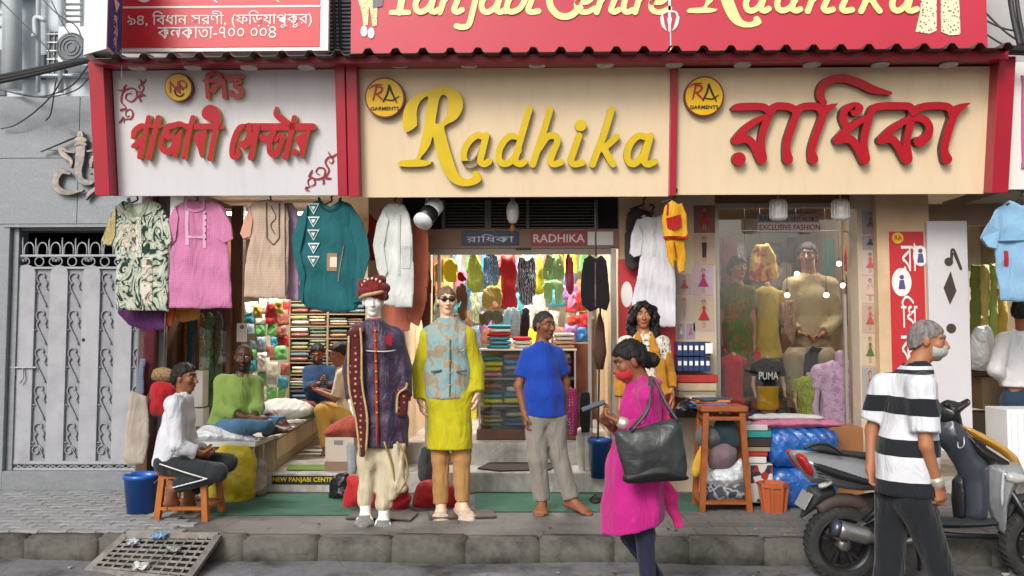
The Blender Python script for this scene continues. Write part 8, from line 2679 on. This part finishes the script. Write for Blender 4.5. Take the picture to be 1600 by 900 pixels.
# ------------------------------------------------------------------ boxes and packets between doorway and window
for r_, (v1, v0) in enumerate(((580, 558), (556, 534))):
 for i in range(6):
  u0 = 1058 + i * 8.8
  b_ = thing('shirt_box', '%s blue shirt box from the doorway on the %s row' % (('first', 'second', 'third', 'fourth', 'fifth', 'sixth')[i], ('lower', 'upper')[r_]), 'box', at(u0 + 4, v1, 7.45), 'blue shirt boxes')
  part('carton', frect(upright(7.45), u0, v0, u0 + 8.2, v1, -.18, .0, .002), mat('blue_box', '#1d3560', .4, var=.2, vscale=12), b_)
  part('end_label', frect(upright(7.45), u0 + 1.5, v0 + 6, u0 + 6.5, v0 + 13, .001, .003), M_OFFW, b_)
solo('price_card', 'pale card standing by the blue shirt boxes', 'card', frect(upright(7.44), 1100, 536, 1111, 552, .06, .064), M_OFFW)
def slabs(rows, Y, d=.3):
 for (nm, lb, u0, v0, u1, v1, mm, hx) in rows:
  solo(nm, lb, nm.split('_')[-1], frect(upright(Y), u0, v0, u1, v1, -d, .0, .005), mat(mm, hx, .55, var=.15, vscale=10))
slabs([('red_tray', 'red tray under the blue shirt boxes', 1058, 586, 1122, 598, 'red_tray', '#9c1f1c'), ('cream_box', 'cream box under the red tray', 1060, 599, 1120, 611, 'cream_box', '#a89478'), ('tan_box', 'tan box under the cream box', 1060, 612, 1120, 622, 'tan_box', '#8a7a62'), ('table_board', 'brown display board carrying the boxes', 1056, 636, 1124, 646, 'board_brown', '#4a3020')], 7.4)
solo('newspaper', 'folded newspaper on the packets by the tall stool', 'newspaper', xf(box(-.12, .12, -.1, .1, 0, .02, .004), rotz(.1), at(1094, 622, 7.2)), mat('newsprint', '#a8a8ac', .8, var=.5, vscale=60))
for i, (lb, c, dv) in enumerate((('navy packet lowest by the tall stool', '#1d2f55', 0), ('bright blue packet in the pile by the tall stool', '#1f6fae', -5), ('orange packet in the pile by the tall stool', '#c9762a', -9), ('charcoal packet topmost by the tall stool', '#3e4a56', -12))):
 inst('garment_packet', lb, 'packet', FOLD[i], cloth_m(c, True), at(1104 + i * 3, 640 + dv, 7.0) + np.array((0, .1, 0)), (.3, .24, .035), .1 * i)
lump('cloth_bundle', 'black plastic bag under the packets by the tall stool', 'bag', [(1056, 650), (1058, 628), (1090, 626), (1096, 650)], 7.1, .12, sackm('black_plastic'), 130)
# ------------------------------------------------------------------ stools, boxes, bundles on the pavement
M_STOOL = mat('teak', '#8a4a1e', .45, var=.3, vscale=9, bump=.15, bscale=30)
M_STOOL2 = mat('teak_dark', '#6e3a1e', .5, var=.3, vscale=9, bump=.15, bscale=30)
def stool(label, uL, uR, vt, vb, Y0, Y1_, m, splay, top=.035, rails=(.25,), name='stool', floor=False):
 a, b = at(uL, vt, Y0), at(uR, vt, Y0)
 zt0 = a[2]
 zb0 = ZP
 x0, x1 = a[0], b[0]
 t = thing(name, label, 'stool', ((x0 + x1) / 2, (Y0 + Y1_) / 2, zb0))
 part('seat', box(x0 - .015, x1 + .015, Y0 - .015, Y1_ + .015, zt0 - top, zt0, .008), m, t)
 legs = {}
 for i, (x, y, sx, sy) in enumerate(((x0 + .03, Y0 + .03, -1, -1), (x1 - .03, Y0 + .03, 1, -1), (x0 + .03, Y1_ - .03, -1, 1), (x1 - .03, Y1_ - .03, 1, 1))):
  P0, P1 = np.array((x + sx * splay, y + sy * splay * .5, zb0)), np.array((x, y, zt0 - top))
  part('leg', obox(P0, P1, .045, .045), m, t)
  legs[i] = (P0, P1)
 L = lambda i, f: legs[i][0] * (1 - f) + legs[i][1] * f
 for f in rails:
  for i, k in ((0, 1), (2, 3), (0, 2), (1, 3)):
   part('rail', obox(L(i, f), L(k, f), .022, .045), m, t)
 for i, k in ((0, 1), (2, 3), (0, 2), (1, 3)):
  part('apron', obox(L(i, .94), L(k, .94), .02, .05), m, t)
 if floor:
  q = [L(i, .1) for i in range(4)]
  part('shelf', box(q[0][0], q[1][0], q[0][1], q[2][1], q[0][2] - .012, q[0][2] + .012), m, t)
 return t
stool('low orange brown wooden stool under the young man in white', 246, 322, 735, 815, 6.38, 6.74, mat('orange_teak', '#9a5518', .4, var=.3, vscale=9, bump=.15, bscale=30), .03, rails=(.28,))
stool('tall brown wooden stool frame stuffed with cloth', 1098, 1166, 635, 800, 6.78, 7.08, M_STOOL, .045, .045, (.1, .93), floor=True)
for i, (lb, pts, mm, t_) in enumerate((('white plastic wrapped cloth inside the tall stool', [(1102, 756), (1108, 738), (1140, 728), (1160, 716), (1166, 740), (1158, 758), (1128, 762)], sackm('white_plastic'), .1),
  ('black and grey cloth at the bottom of the tall stool', [(1100, 786), (1102, 760), (1130, 752), (1164, 758), (1168, 784)], m_blot('smoky', ['#17171b', '#3a3d44', '#8d9096', '#2a2a2e'], 10), .12),
  ('mauve cloth in the middle of the tall stool', [(1106, 728), (1112, 700), (1136, 688), (1152, 706), (1144, 726), (1124, 736)], fab('mauve', '#6e5a60'), .1),
  ('yellow cloth spilling from the tall stool', [(1080, 742), (1086, 712), (1100, 684), (1112, 690), (1108, 716), (1096, 742)], fab('yellow_spill', '#b8902e'), .08),
  ('grey cloth at the top of the tall stool', [(1086, 690), (1092, 668), (1120, 668), (1130, 690), (1104, 700)], fab('ash_cloth', '#55575a'), .1),
  ('dark teal cloth hanging inside the tall stool', [(1118, 690), (1116, 660), (1145, 655), (1154, 690), (1140, 704)], fab('dark_teal', '#22363a'), .08))):
 lump('cloth_heap', lb, 'cloth', pts, 6.93, t_, mm, 140 + i, .018, 22)
slabs([('teal_box', 'teal flat box stacked beside the tall stool', 1166, 674, 1206, 684, 'teal_box', '#1f7a78'), ('pale_box', 'pale flat box above the teal one', 1164, 664, 1200, 673, 'pale_box', '#a8a8a6'), ('black_box', 'black flat box under the teal one', 1166, 685, 1206, 698, 'black_box', '#2a1f1c'), ('tan_box', 'tan flat box in the stack beside the tall stool', 1168, 699, 1204, 706, 'tan_box', '#8a7a62'), ('red_box', 'red flat box in the stack beside the tall stool', 1168, 707, 1200, 713, 'red_box', '#a3231c'), ('white_box', 'white box in the stack beside the tall stool', 1168, 714, 1198, 724, 'white_card', '#c2bfb8'), ('patterned_box', 'white red and black patterned carton beside the planter', 1172, 725, 1208, 786, 'dice_pattern', '#b0a8a6')], 6.95, .26)
dp = NB('dice')
dp.color(dp.ramp(dp.voro(16, rnd=.9, out='Color'), [(.3, C('#b9b4b2')), (.5, C('#8d1f22')), (.7, C('#22252b'))], 'CONSTANT'))
part('front_print', frect(upright(6.95), 1173, 727, 1207, 784, .001, .004), dp.fin(.6), bpy.data.objects['patterned_box'])
pl_ = thing('planter', 'terracotta coloured plastic planter with fluted sides', 'planter', at(1209, 803, 6.72))
c = gz(1209, 800, ZP)
r1, r0, hh = 23 * 6.7 / 1300, 16 * 6.7 / 1300, 46 * 6.7 / 1300
M_TERR = mat('terracotta_plastic', '#a8552f', .5, var=.1, dirt=.3, dirtc=C('#7a4a36'))
part('pot', lathe([(0, .02), (r0, 0), (r0 * 1.12, hh * .45), (r1 * .9, hh * .86), (r1, hh * .86), (r1, hh), (r1 * .88, hh), (r1 * .8, hh * .8), (0, hh * .7)], c, 8, ph=.39), M_TERR, pl_)
for i in range(8):
 a = .39 + i * math.pi / 4
 part('rib', obox(c + np.array((r0 * math.cos(a), r0 * math.sin(a), .0)), c + np.array((r1 * .9 * math.cos(a), r1 * .9 * math.sin(a), hh * .86)), .022, .022), M_TERR, pl_)
def tarp(label, u0, v0, u1, v1, Y, d, seed):
 a, b = at(u0, v1, Y), at(u1, v0, Y)
 B = Field()
 r = .035
 x0, x1, z0, z1_ = a[0] + r, b[0] - r, a[2] + r, b[2] - r
 for z in np.linspace(z0, z1_, 6):
  for y in np.linspace(Y + r, Y + d - r, 4):
   B.cap((x0, y, z), (x1, y, z), .075, .075, .05)
 B.post += [crease(seed, .016, 18, (1, 1, 1)), ripple(seed, .006, 40)]
 lo, hi = B.bounds()
 g0, D = B.grid(lo - .03, hi + .03, .014)
 b2 = NB('blue_tarp_%d' % seed)
 b2.color(b2.ramp(b2.noise(6, 4), [(.35, C('#12407f')), (.65, C('#1c5aa3'))]))
 b2.bump(b2.noise(18, 4, .6, dist=1), .6, .02)
 o = solo('tarp_bundle', label, 'bundle', surfnet(D, g0, .014), b2.fin(.3, 0, .6, .3), True)
 return o
tarp('blue tarpaulin bundle on top of another one below the window', 1212, 678, 1300, 724, 6.98, .4, 151)
tarp('blue tarpaulin bundle standing on the pavement by the planter', 1214, 740, 1298, 790, 6.95, .42, 152)
lump('cloth_sheet', 'folded pink sheet lying on the blue bundles', 'sheet', [(1180, 668), (1184, 656), (1230, 652), (1298, 656), (1300, 668)], 7.05, .16, fab('pink_sheet', '#a8607a'), 153, .008, 14)
lump('cloth_sheet', 'white folded sheet on top of the pink sheet', 'sheet', [(1176, 656), (1180, 648), (1230, 646), (1278, 649), (1280, 656)], 7.05, .14, fab('white_sheet', '#aaa6a4'), 154, .006, 14)
solo('carton', 'brown carton behind the scooter seat under the window', 'carton', frect(upright(7.3), 1296, 668, 1350, 790, -.3, .0, .004), mat('brown_carton', '#8a5a34', .8, var=.1))
# ------------------------------------------------------------------ neighbouring shop goods
for i, (c, lb) in enumerate((('#6f7a3a', 'olive'), ('#b0a25a', 'pale gold'), ('#8a9a4a', 'light green'), ('#a8923a', 'mustard'))):
 Hung('cloth_drape', '%s fabric length hanging in the neighbouring shop' % lb, 'cloth', [(1516 + i * 14, 412), (1514 + i * 14, 545), (1533 + i * 14, 545), (1534 + i * 14, 412)], 8.9, fab('length_%d' % i, c, .2), .03, 160 + i, .014, 30, h=.016)
wt = thing('work_table', 'brown wooden table inside the neighbouring shop', 'table', at(1560, 745, 8.3))
for nm, u0, v0, u1, v1, mm in (('top', 1518, 577, 1600, 588, mat('brown_post')), ('drawer', 1535, 589, 1572, 640, mat('tan_drawer', '#6b5a44', .6)), ('base', 1518, 645, 1600, 740, mat('base_brown', '#3a2c22', .7))):
 part(nm, frect(upright(8.3), u0, v0, u1, v1, -.3, .0, .005), mm, wt)
lump('white_sack', 'white bag standing on the neighbouring shop table', 'sack', [(1518, 576), (1517, 520), (1530, 510), (1548, 514), (1556, 570)], 8.2, .1, sackm('white_plastic'), 165)
vb_ = thing('vent_box', 'white slatted metal box before the man at the neighbouring shop', 'box', at(1600, 740, 7.3))
part('case', frect(upright(7.3), 1575, 640, 1660, 745, -.35, .0, .004), M_WHITE, vb_)
for i in range(4):
 part('slat', frect(upright(7.3), 1580 + i * 10, 646, 1583 + i * 10, 738, .001, .012), M_WHITE, vb_)
# ------------------------------------------------------------------ drain grate leaning on the kerb, litter
P00, P10 = at(197, 839, KY - .015), at(341, 839, KY - .015)
P00[2] = P10[2] = ZP + .012
P01, P11 = gz(136, 893, .012), gz(292, 908, .012)
G = lambda s, t: (P00 * (1 - s) + P10 * s) * (1 - t) + (P01 * (1 - s) + P11 * s) * t
gn = nrm(np.cross(P10 - P00, P01 - P00))
M_GRATE = mat('cast_iron', '#6b6661', .7, .2, var=.3, vscale=18, dirt=.6, dirtc=C('#8d8780'), dscale=10)
gr = thing('drain_grate', 'rusty cast iron drain grate sloping from the kerb to the road', 'grate', G(.5, 1))
for a, b in (((0, 0), (1, 0)), ((0, 1), (1, 1)), ((0, 0), (0, 1)), ((1, 0), (1, 1))):
 part('frame_bar', obox(G(*a), G(*b), .045, .035, gn), M_GRATE, gr)
for i in range(1, 8):
 part('bar', obox(G(.02, i / 8), G(.98, i / 8), .016, .022, gn), M_GRATE, gr)
for i in range(1, 10):
 part('cross_bar', obox(G(i / 10, .02), G(i / 10, .98), .012, .026, gn), M_GRATE, gr)
solo('drain_pit', 'dark drain hole under the iron grate', 'drain', (np.array([G(.02, .02) - UP * .03, G(.98, .02) - UP * .03, G(.98, .98) * np.array((1, 1, 0)) + UP * .004, G(.02, .98) * np.array((1, 1, 0)) + UP * .004]), [(0, 1, 2, 3)]), mat('black_recess'))
def scrap(label, p, s, c, seed, name='litter', rough=.4, group=None):
 V, F = _pillow_mesh(seed, 7)
 V = (V - np.array((0, 0, .5))) * np.array((s, s * .7, s * .4))
 rg = np.random.default_rng(seed)
 V += rg.normal(size=V.shape) * s * .07
 V[:, 2] -= V[:, 2].min()
 solo(name, label, name.replace('_', ' '), (V + np.array(p), F), mat('scrap_' + c[1:], c, rough, var=.2), False, group)
scrap('pale blue plastic bag caught on the drain grate', G(.42, .16) + UP * .015, .1, '#7f9fc0', 1)
scrap('white crumpled plastic at the foot of the drain grate', G(.52, .9) + UP * .015, .1, '#b9b9b6', 2)
scrap('clear plastic scrap in the middle of the drain grate', G(.68, .45) + UP * .015, .09, '#8f9490', 3)
scrap('small white scrap near the top left of the drain grate', G(.2, .3) + UP * .015, .08, '#b3b6c0', 4)
for i, (u0, v0, s, c) in enumerate(((1512, 858, .07, '#a8a29c'), (1525, 862, .1, '#6e6258'), (1540, 866, .11, '#5f5650'), (1554, 862, .1, '#7a4a40'), (1518, 868, .05, '#b5b0aa'), (1568, 870, .06, '#5a524c'))):
 p_ = gz(u0, v0 + 6, 0.015)
 p_[1] = min(p_[1], KY - .16)
 scrap(('white chalky stone', 'flat brown stone', 'dark rubble lump', 'broken brick piece', 'small pale pebble', 'small dark pebble')[i] + ' in the gutter by the scooter front wheel', p_, s, c, 20 + i, 'stone', .9)
for i, (u0, v0) in enumerate(((1157, 893), (103, 890), (960, 886), (680, 892))):
 scrap('tiny white paper scrap on the road edge ' + ('behind the scooter', 'left of the grate', 'beside the woman in magenta', 'below the marble step')[i], gz(u0, v0, .004), .035, '#b9b9b9', 30 + i)
rs = random.Random(3)
for i in range(26):
 x = rs.uniform(-3.2, 2.2)
 p_ = (x, rs.choice((KY - rs.uniform(.12, .35), 6.05 + rs.random() * .25)), 0)
 p_ = (p_[0], p_[1], .03 if p_[1] < KY else ZP + .008)
 scrap('tiny scrap of paper or dry leaf lying along the kerb', p_, rs.uniform(.012, .03), rs.choice(('#8a8478', '#5a4a34', '#a8a49c', '#3f3a34')), 50 + i, group='scraps along the kerb')
# ------------------------------------------------------------------ parked scooter
QY = 5.68
M_SGR = mat('scooter_grey', '#9a9c9f', .3, .4, var=.06, coat=.5)
M_SBK = mat('scooter_black', '#17181a', .4, coat=.2)
M_SMAT = mat('scooter_matte', '#262829', .65)
M_SYL = mat('scooter_amber', '#b98a34', .3, coat=.5)
M_RUB = mat('tyre_rubber', '#232323', .85, var=.3, vscale=20, dirt=.5, dirtc=C('#4a4742'), dscale=14)
M_RIM = mat('alloy_dark', '#2e2f31', .4, .6)
M_STEEL = mat('brushed_steel', '#9c9a97', .3, .8, var=.15, vscale=30)
sct = thing('scooter', 'grey and black scooter with amber front cowl parked at the kerb', 'scooter', (at(1450, 800, QY)[0], QY, 0))
def sl_part(name, pts, y, t, m, puff=True, parent=None, h=.01, sm=2):
 return part(name, slab_sdf(pxz(pts, QY, sm), y, t, 1, h, [], .03, puff), m, parent or sct, True)
body = sl_part('rear_body', [(1233, 707), (1256, 704), (1320, 713), (1380, 724), (1445, 742), (1450, 772), (1400, 764), (1345, 766), (1300, 760), (1264, 750), (1248, 730)], QY, .17, M_SGR)
for s_ in (-1, 1):
 yy = QY + s_ * .135
 sl_part('side_stripe', [(1258, 716), (1300, 728), (1360, 748), (1400, 760), (1360, 756), (1300, 744), (1266, 730)], QY + s_ * .158, .02, M_SBK, False, body)
 tl = sl_part('tail_light', [(1234, 708), (1250, 707), (1264, 735), (1254, 739)], QY + s_ * .1, .05, mat('red_lens', '#a3141a', .15, coat=.6), False)
 for i in range(5):
  sl_part('vent_fin', [(1262 + i * 2, 722 + i * 5), (1278 + i * 2, 727 + i * 5), (1278 + i * 2, 729 + i * 5), (1262 + i * 2, 725 + i * 5)], QY + s_ * .13, .02, M_SBK, False, body, .006)
 sl_part('indicator', [(1270, 752), (1288, 746), (1294, 750), (1284, 758), (1272, 760)], QY + s_ * .1, .03, mat('clear_lens', '#a8a8a4', .15, coat=.6), False)
sl_part('seat', [(1262, 700), (1285, 696), (1320, 703), (1370, 708), (1425, 716), (1456, 722), (1460, 742), (1400, 728), (1330, 714), (1285, 708)], QY, .13, M_SMAT)
for s_ in (-1, 1):
 part('grab_rail', tube(smooth_path([at(u, v, QY + s_ * .12) for u, v in ((1256, 700), (1275, 694), (1296, 696), (1314, 708))], 5), .012, 8), M_SBK, sct, True)
sl_part('mudguard', [(1262, 758), (1300, 758), (1306, 775), (1290, 784), (1268, 800), (1250, 811), (1252, 795), (1260, 776)], QY, .075, M_SMAT)
part('number_plate', obox(at(1262, 768, QY - .0), at(1249, 792, QY), .2, .006, (1, 0, -.6)), mat('plate_grey', '#8f9294', .5), sct)
sl_part('engine', [(1335, 775), (1400, 770), (1450, 778), (1470, 800), (1460, 835), (1400, 845), (1350, 838), (1325, 846), (1310, 832), (1330, 815)], QY + .02, .09, mat('engine_grey', '#2e2c2b', .6, .3, var=.3, vscale=12))
part('shock_absorber', tube([at(1376, 770, QY - .1), at(1368, 800, QY - .1), at(1350, 815, QY - .1)], .022, 10), M_RIM, sct, True)
part('tyre_hugger', tube(smooth_path([at(u, v, QY) for u, v in ((1278, 797), (1300, 784), (1330, 783), (1355, 793), (1378, 802))], 4), .05, 8), mat('brown_hugger', '#3f332f', .7), sct, True)
def wheel(u, v):
 c = at(u, v, QY)
 c[2] = .25
 r = .247
 t = part('tyre', lathe([(r - .075, -.05), (r - .03, -.062), (r - .008, -.045), (r, -.015), (r, .015), (r - .008, .045), (r - .03, .062), (r - .075, .05), (r - .075, -.05)], c, 44, 'y'), M_RUB, sct, True)
 part('rim', lathe([(r - .074, -.052), (r - .062, -.05), (r - .068, -.03), (r - .09, -.024), (r - .09, .024), (r - .068, .03), (r - .062, .05), (r - .074, .052), (r - .1, .04), (r - .1, -.04), (r - .074, -.052)], c, 40, 'y'), M_RIM, t, True)
 for i in range(5):
  a = 2 * math.pi * i / 5 + .3
  for d in (-.16, .16):
   part('spoke', obox(c + np.array((.035 * math.cos(a), 0, .035 * math.sin(a))), c + np.array(((r - .095) * math.cos(a + d), -.01, (r - .095) * math.sin(a + d))), .018, .03), M_RIM, t)
 part('hub', lathe([(0, -.06), (.04, -.06), (.045, -.03), (.045, .03), (.04, .06), (0, .06)], c, 20, 'y'), M_STEEL, t, True)
 for i in range(36):
  a = 2 * math.pi * i / 36
  n_ = np.array((math.cos(a), 0, math.sin(a)))
  tg_ = np.array((-math.sin(a), 0, math.cos(a)))
  for s_ in (-1, 1):
   part('tread', obox(c + n_ * (r + .001) + np.array((0, s_ * .008, 0)), c + n_ * (r - .012) + np.array((0, s_ * .052, 0)) + tg_ * .025, .006, .012, n_), M_RUB, t)
 return c
w1 = wheel(1315, 838)
w2 = wheel(1621, 838)
mu = part('exhaust', tube(smooth_path([at(u, v, QY - .14) for u, v in ((1302, 824), (1312, 827), (1340, 834), (1352, 837), (1362, 840), (1400, 848), (1440, 840))], 3), np.interp(np.arange(19), [0, 2, 3, 9, 11, 13, 18], [.03, .045, .058, .058, .05, .024, .02]), 16), M_STEEL, sct, True)
part('exhaust_tip', tube([at(1300, 823, QY - .14), at(1310, 826, QY - .141)], [.05, .06], 16), mat('blued_steel', '#5a5f70', .3, .7), mu, True)
part('exhaust_bracket', obox(at(1338, 822, QY - .1), at(1372, 805, QY - .08), .012, .05), M_STEEL, mu)
sl_part('floorboard', [(1440, 806), (1500, 808), (1552, 810), (1556, 820), (1500, 824), (1440, 822)], QY, .16, M_SMAT)
part('frame_tube', tube([at(1420, 832, QY), at(1490, 836, QY), at(1556, 838, QY)], .022, 10), M_SBK, sct, True)
part('stand', tube([at(1430, 835, QY - .09), at(1436, 870, QY - .12), gz(1437, 893, .012)], .013, 8), M_SBK, sct, True)
sl_part('leg_shield', [(1463, 663), (1484, 641), (1503, 664), (1527, 705), (1545, 727), (1541, 812), (1507, 808), (1503, 752), (1477, 705), (1461, 688)], QY, .1, mat('scooter_shield', '#343a42', .32, coat=.3))
sl_part('inner_panel', [(1488, 750), (1506, 744), (1509, 806), (1490, 808)], QY, .1, M_SBK)
ap = sl_part('front_apron', [(1543, 727), (1560, 722), (1588, 722), (1597, 740), (1584, 762), (1571, 790), (1567, 835), (1552, 810), (1541, 775)], QY, .16, M_SGR)
sl_part('front_cowl', [(1500, 664), (1515, 668), (1552, 686), (1588, 712), (1598, 742), (1586, 728), (1562, 708), (1522, 684)], QY, .11, M_SYL)
sl_part('cowl_side', [(1504, 672), (1524, 688), (1562, 713), (1584, 728), (1545, 727), (1520, 712)], QY, .125, M_SBK)
for s_ in (-1, 1):
 sl_part('headlamp', [(1556, 732), (1584, 736), (1588, 746), (1570, 752), (1554, 746)], QY + s_ * .135, .03, mat('clear_lens'), False, ap)
 sl_part('trim_line', [(1545, 730), (1550, 728), (1549, 770), (1546, 790), (1542, 770)], QY + s_ * .152, .015, mat('pale_trim', '#a8abad', .35), False, ap)
 part('fork', cyl(at(1579, 766, QY + s_ * .085), np.array((w2[0], QY + s_ * .085, .25)), .022, n=10), M_SBK, sct, True)
 part('grip', tube([at(1487, 637, QY + s_ * .2), at(1478, 632, QY + s_ * .34)], .018, 10), M_SBK, sct, True)
 part('brake_lever', tube(smooth_path([at(1496, 640, QY + s_ * .18), at(1508, 634, QY + s_ * .25), at(1514, 628, QY + s_ * .33)], 4), .007, 6), M_STEEL, sct, True)
sl_part('front_mudguard', [(1570, 790), (1585, 772), (1615, 770), (1640, 775), (1618, 782), (1590, 790), (1574, 815)], QY, .075, M_SMAT)
sl_part('handlebar_cowl', [(1466, 660), (1464, 636), (1480, 624), (1500, 628), (1512, 622), (1516, 632), (1500, 645), (1504, 664), (1484, 668)], QY, .1, M_SBK)
part('bag_hook', tube(smooth_path([at(1496, 690, QY - .14), at(1498, 700, QY - .16), at(1506, 696, QY - .16), at(1506, 682, QY - .14)], 4), .006, 6), M_STEEL, sct, True)
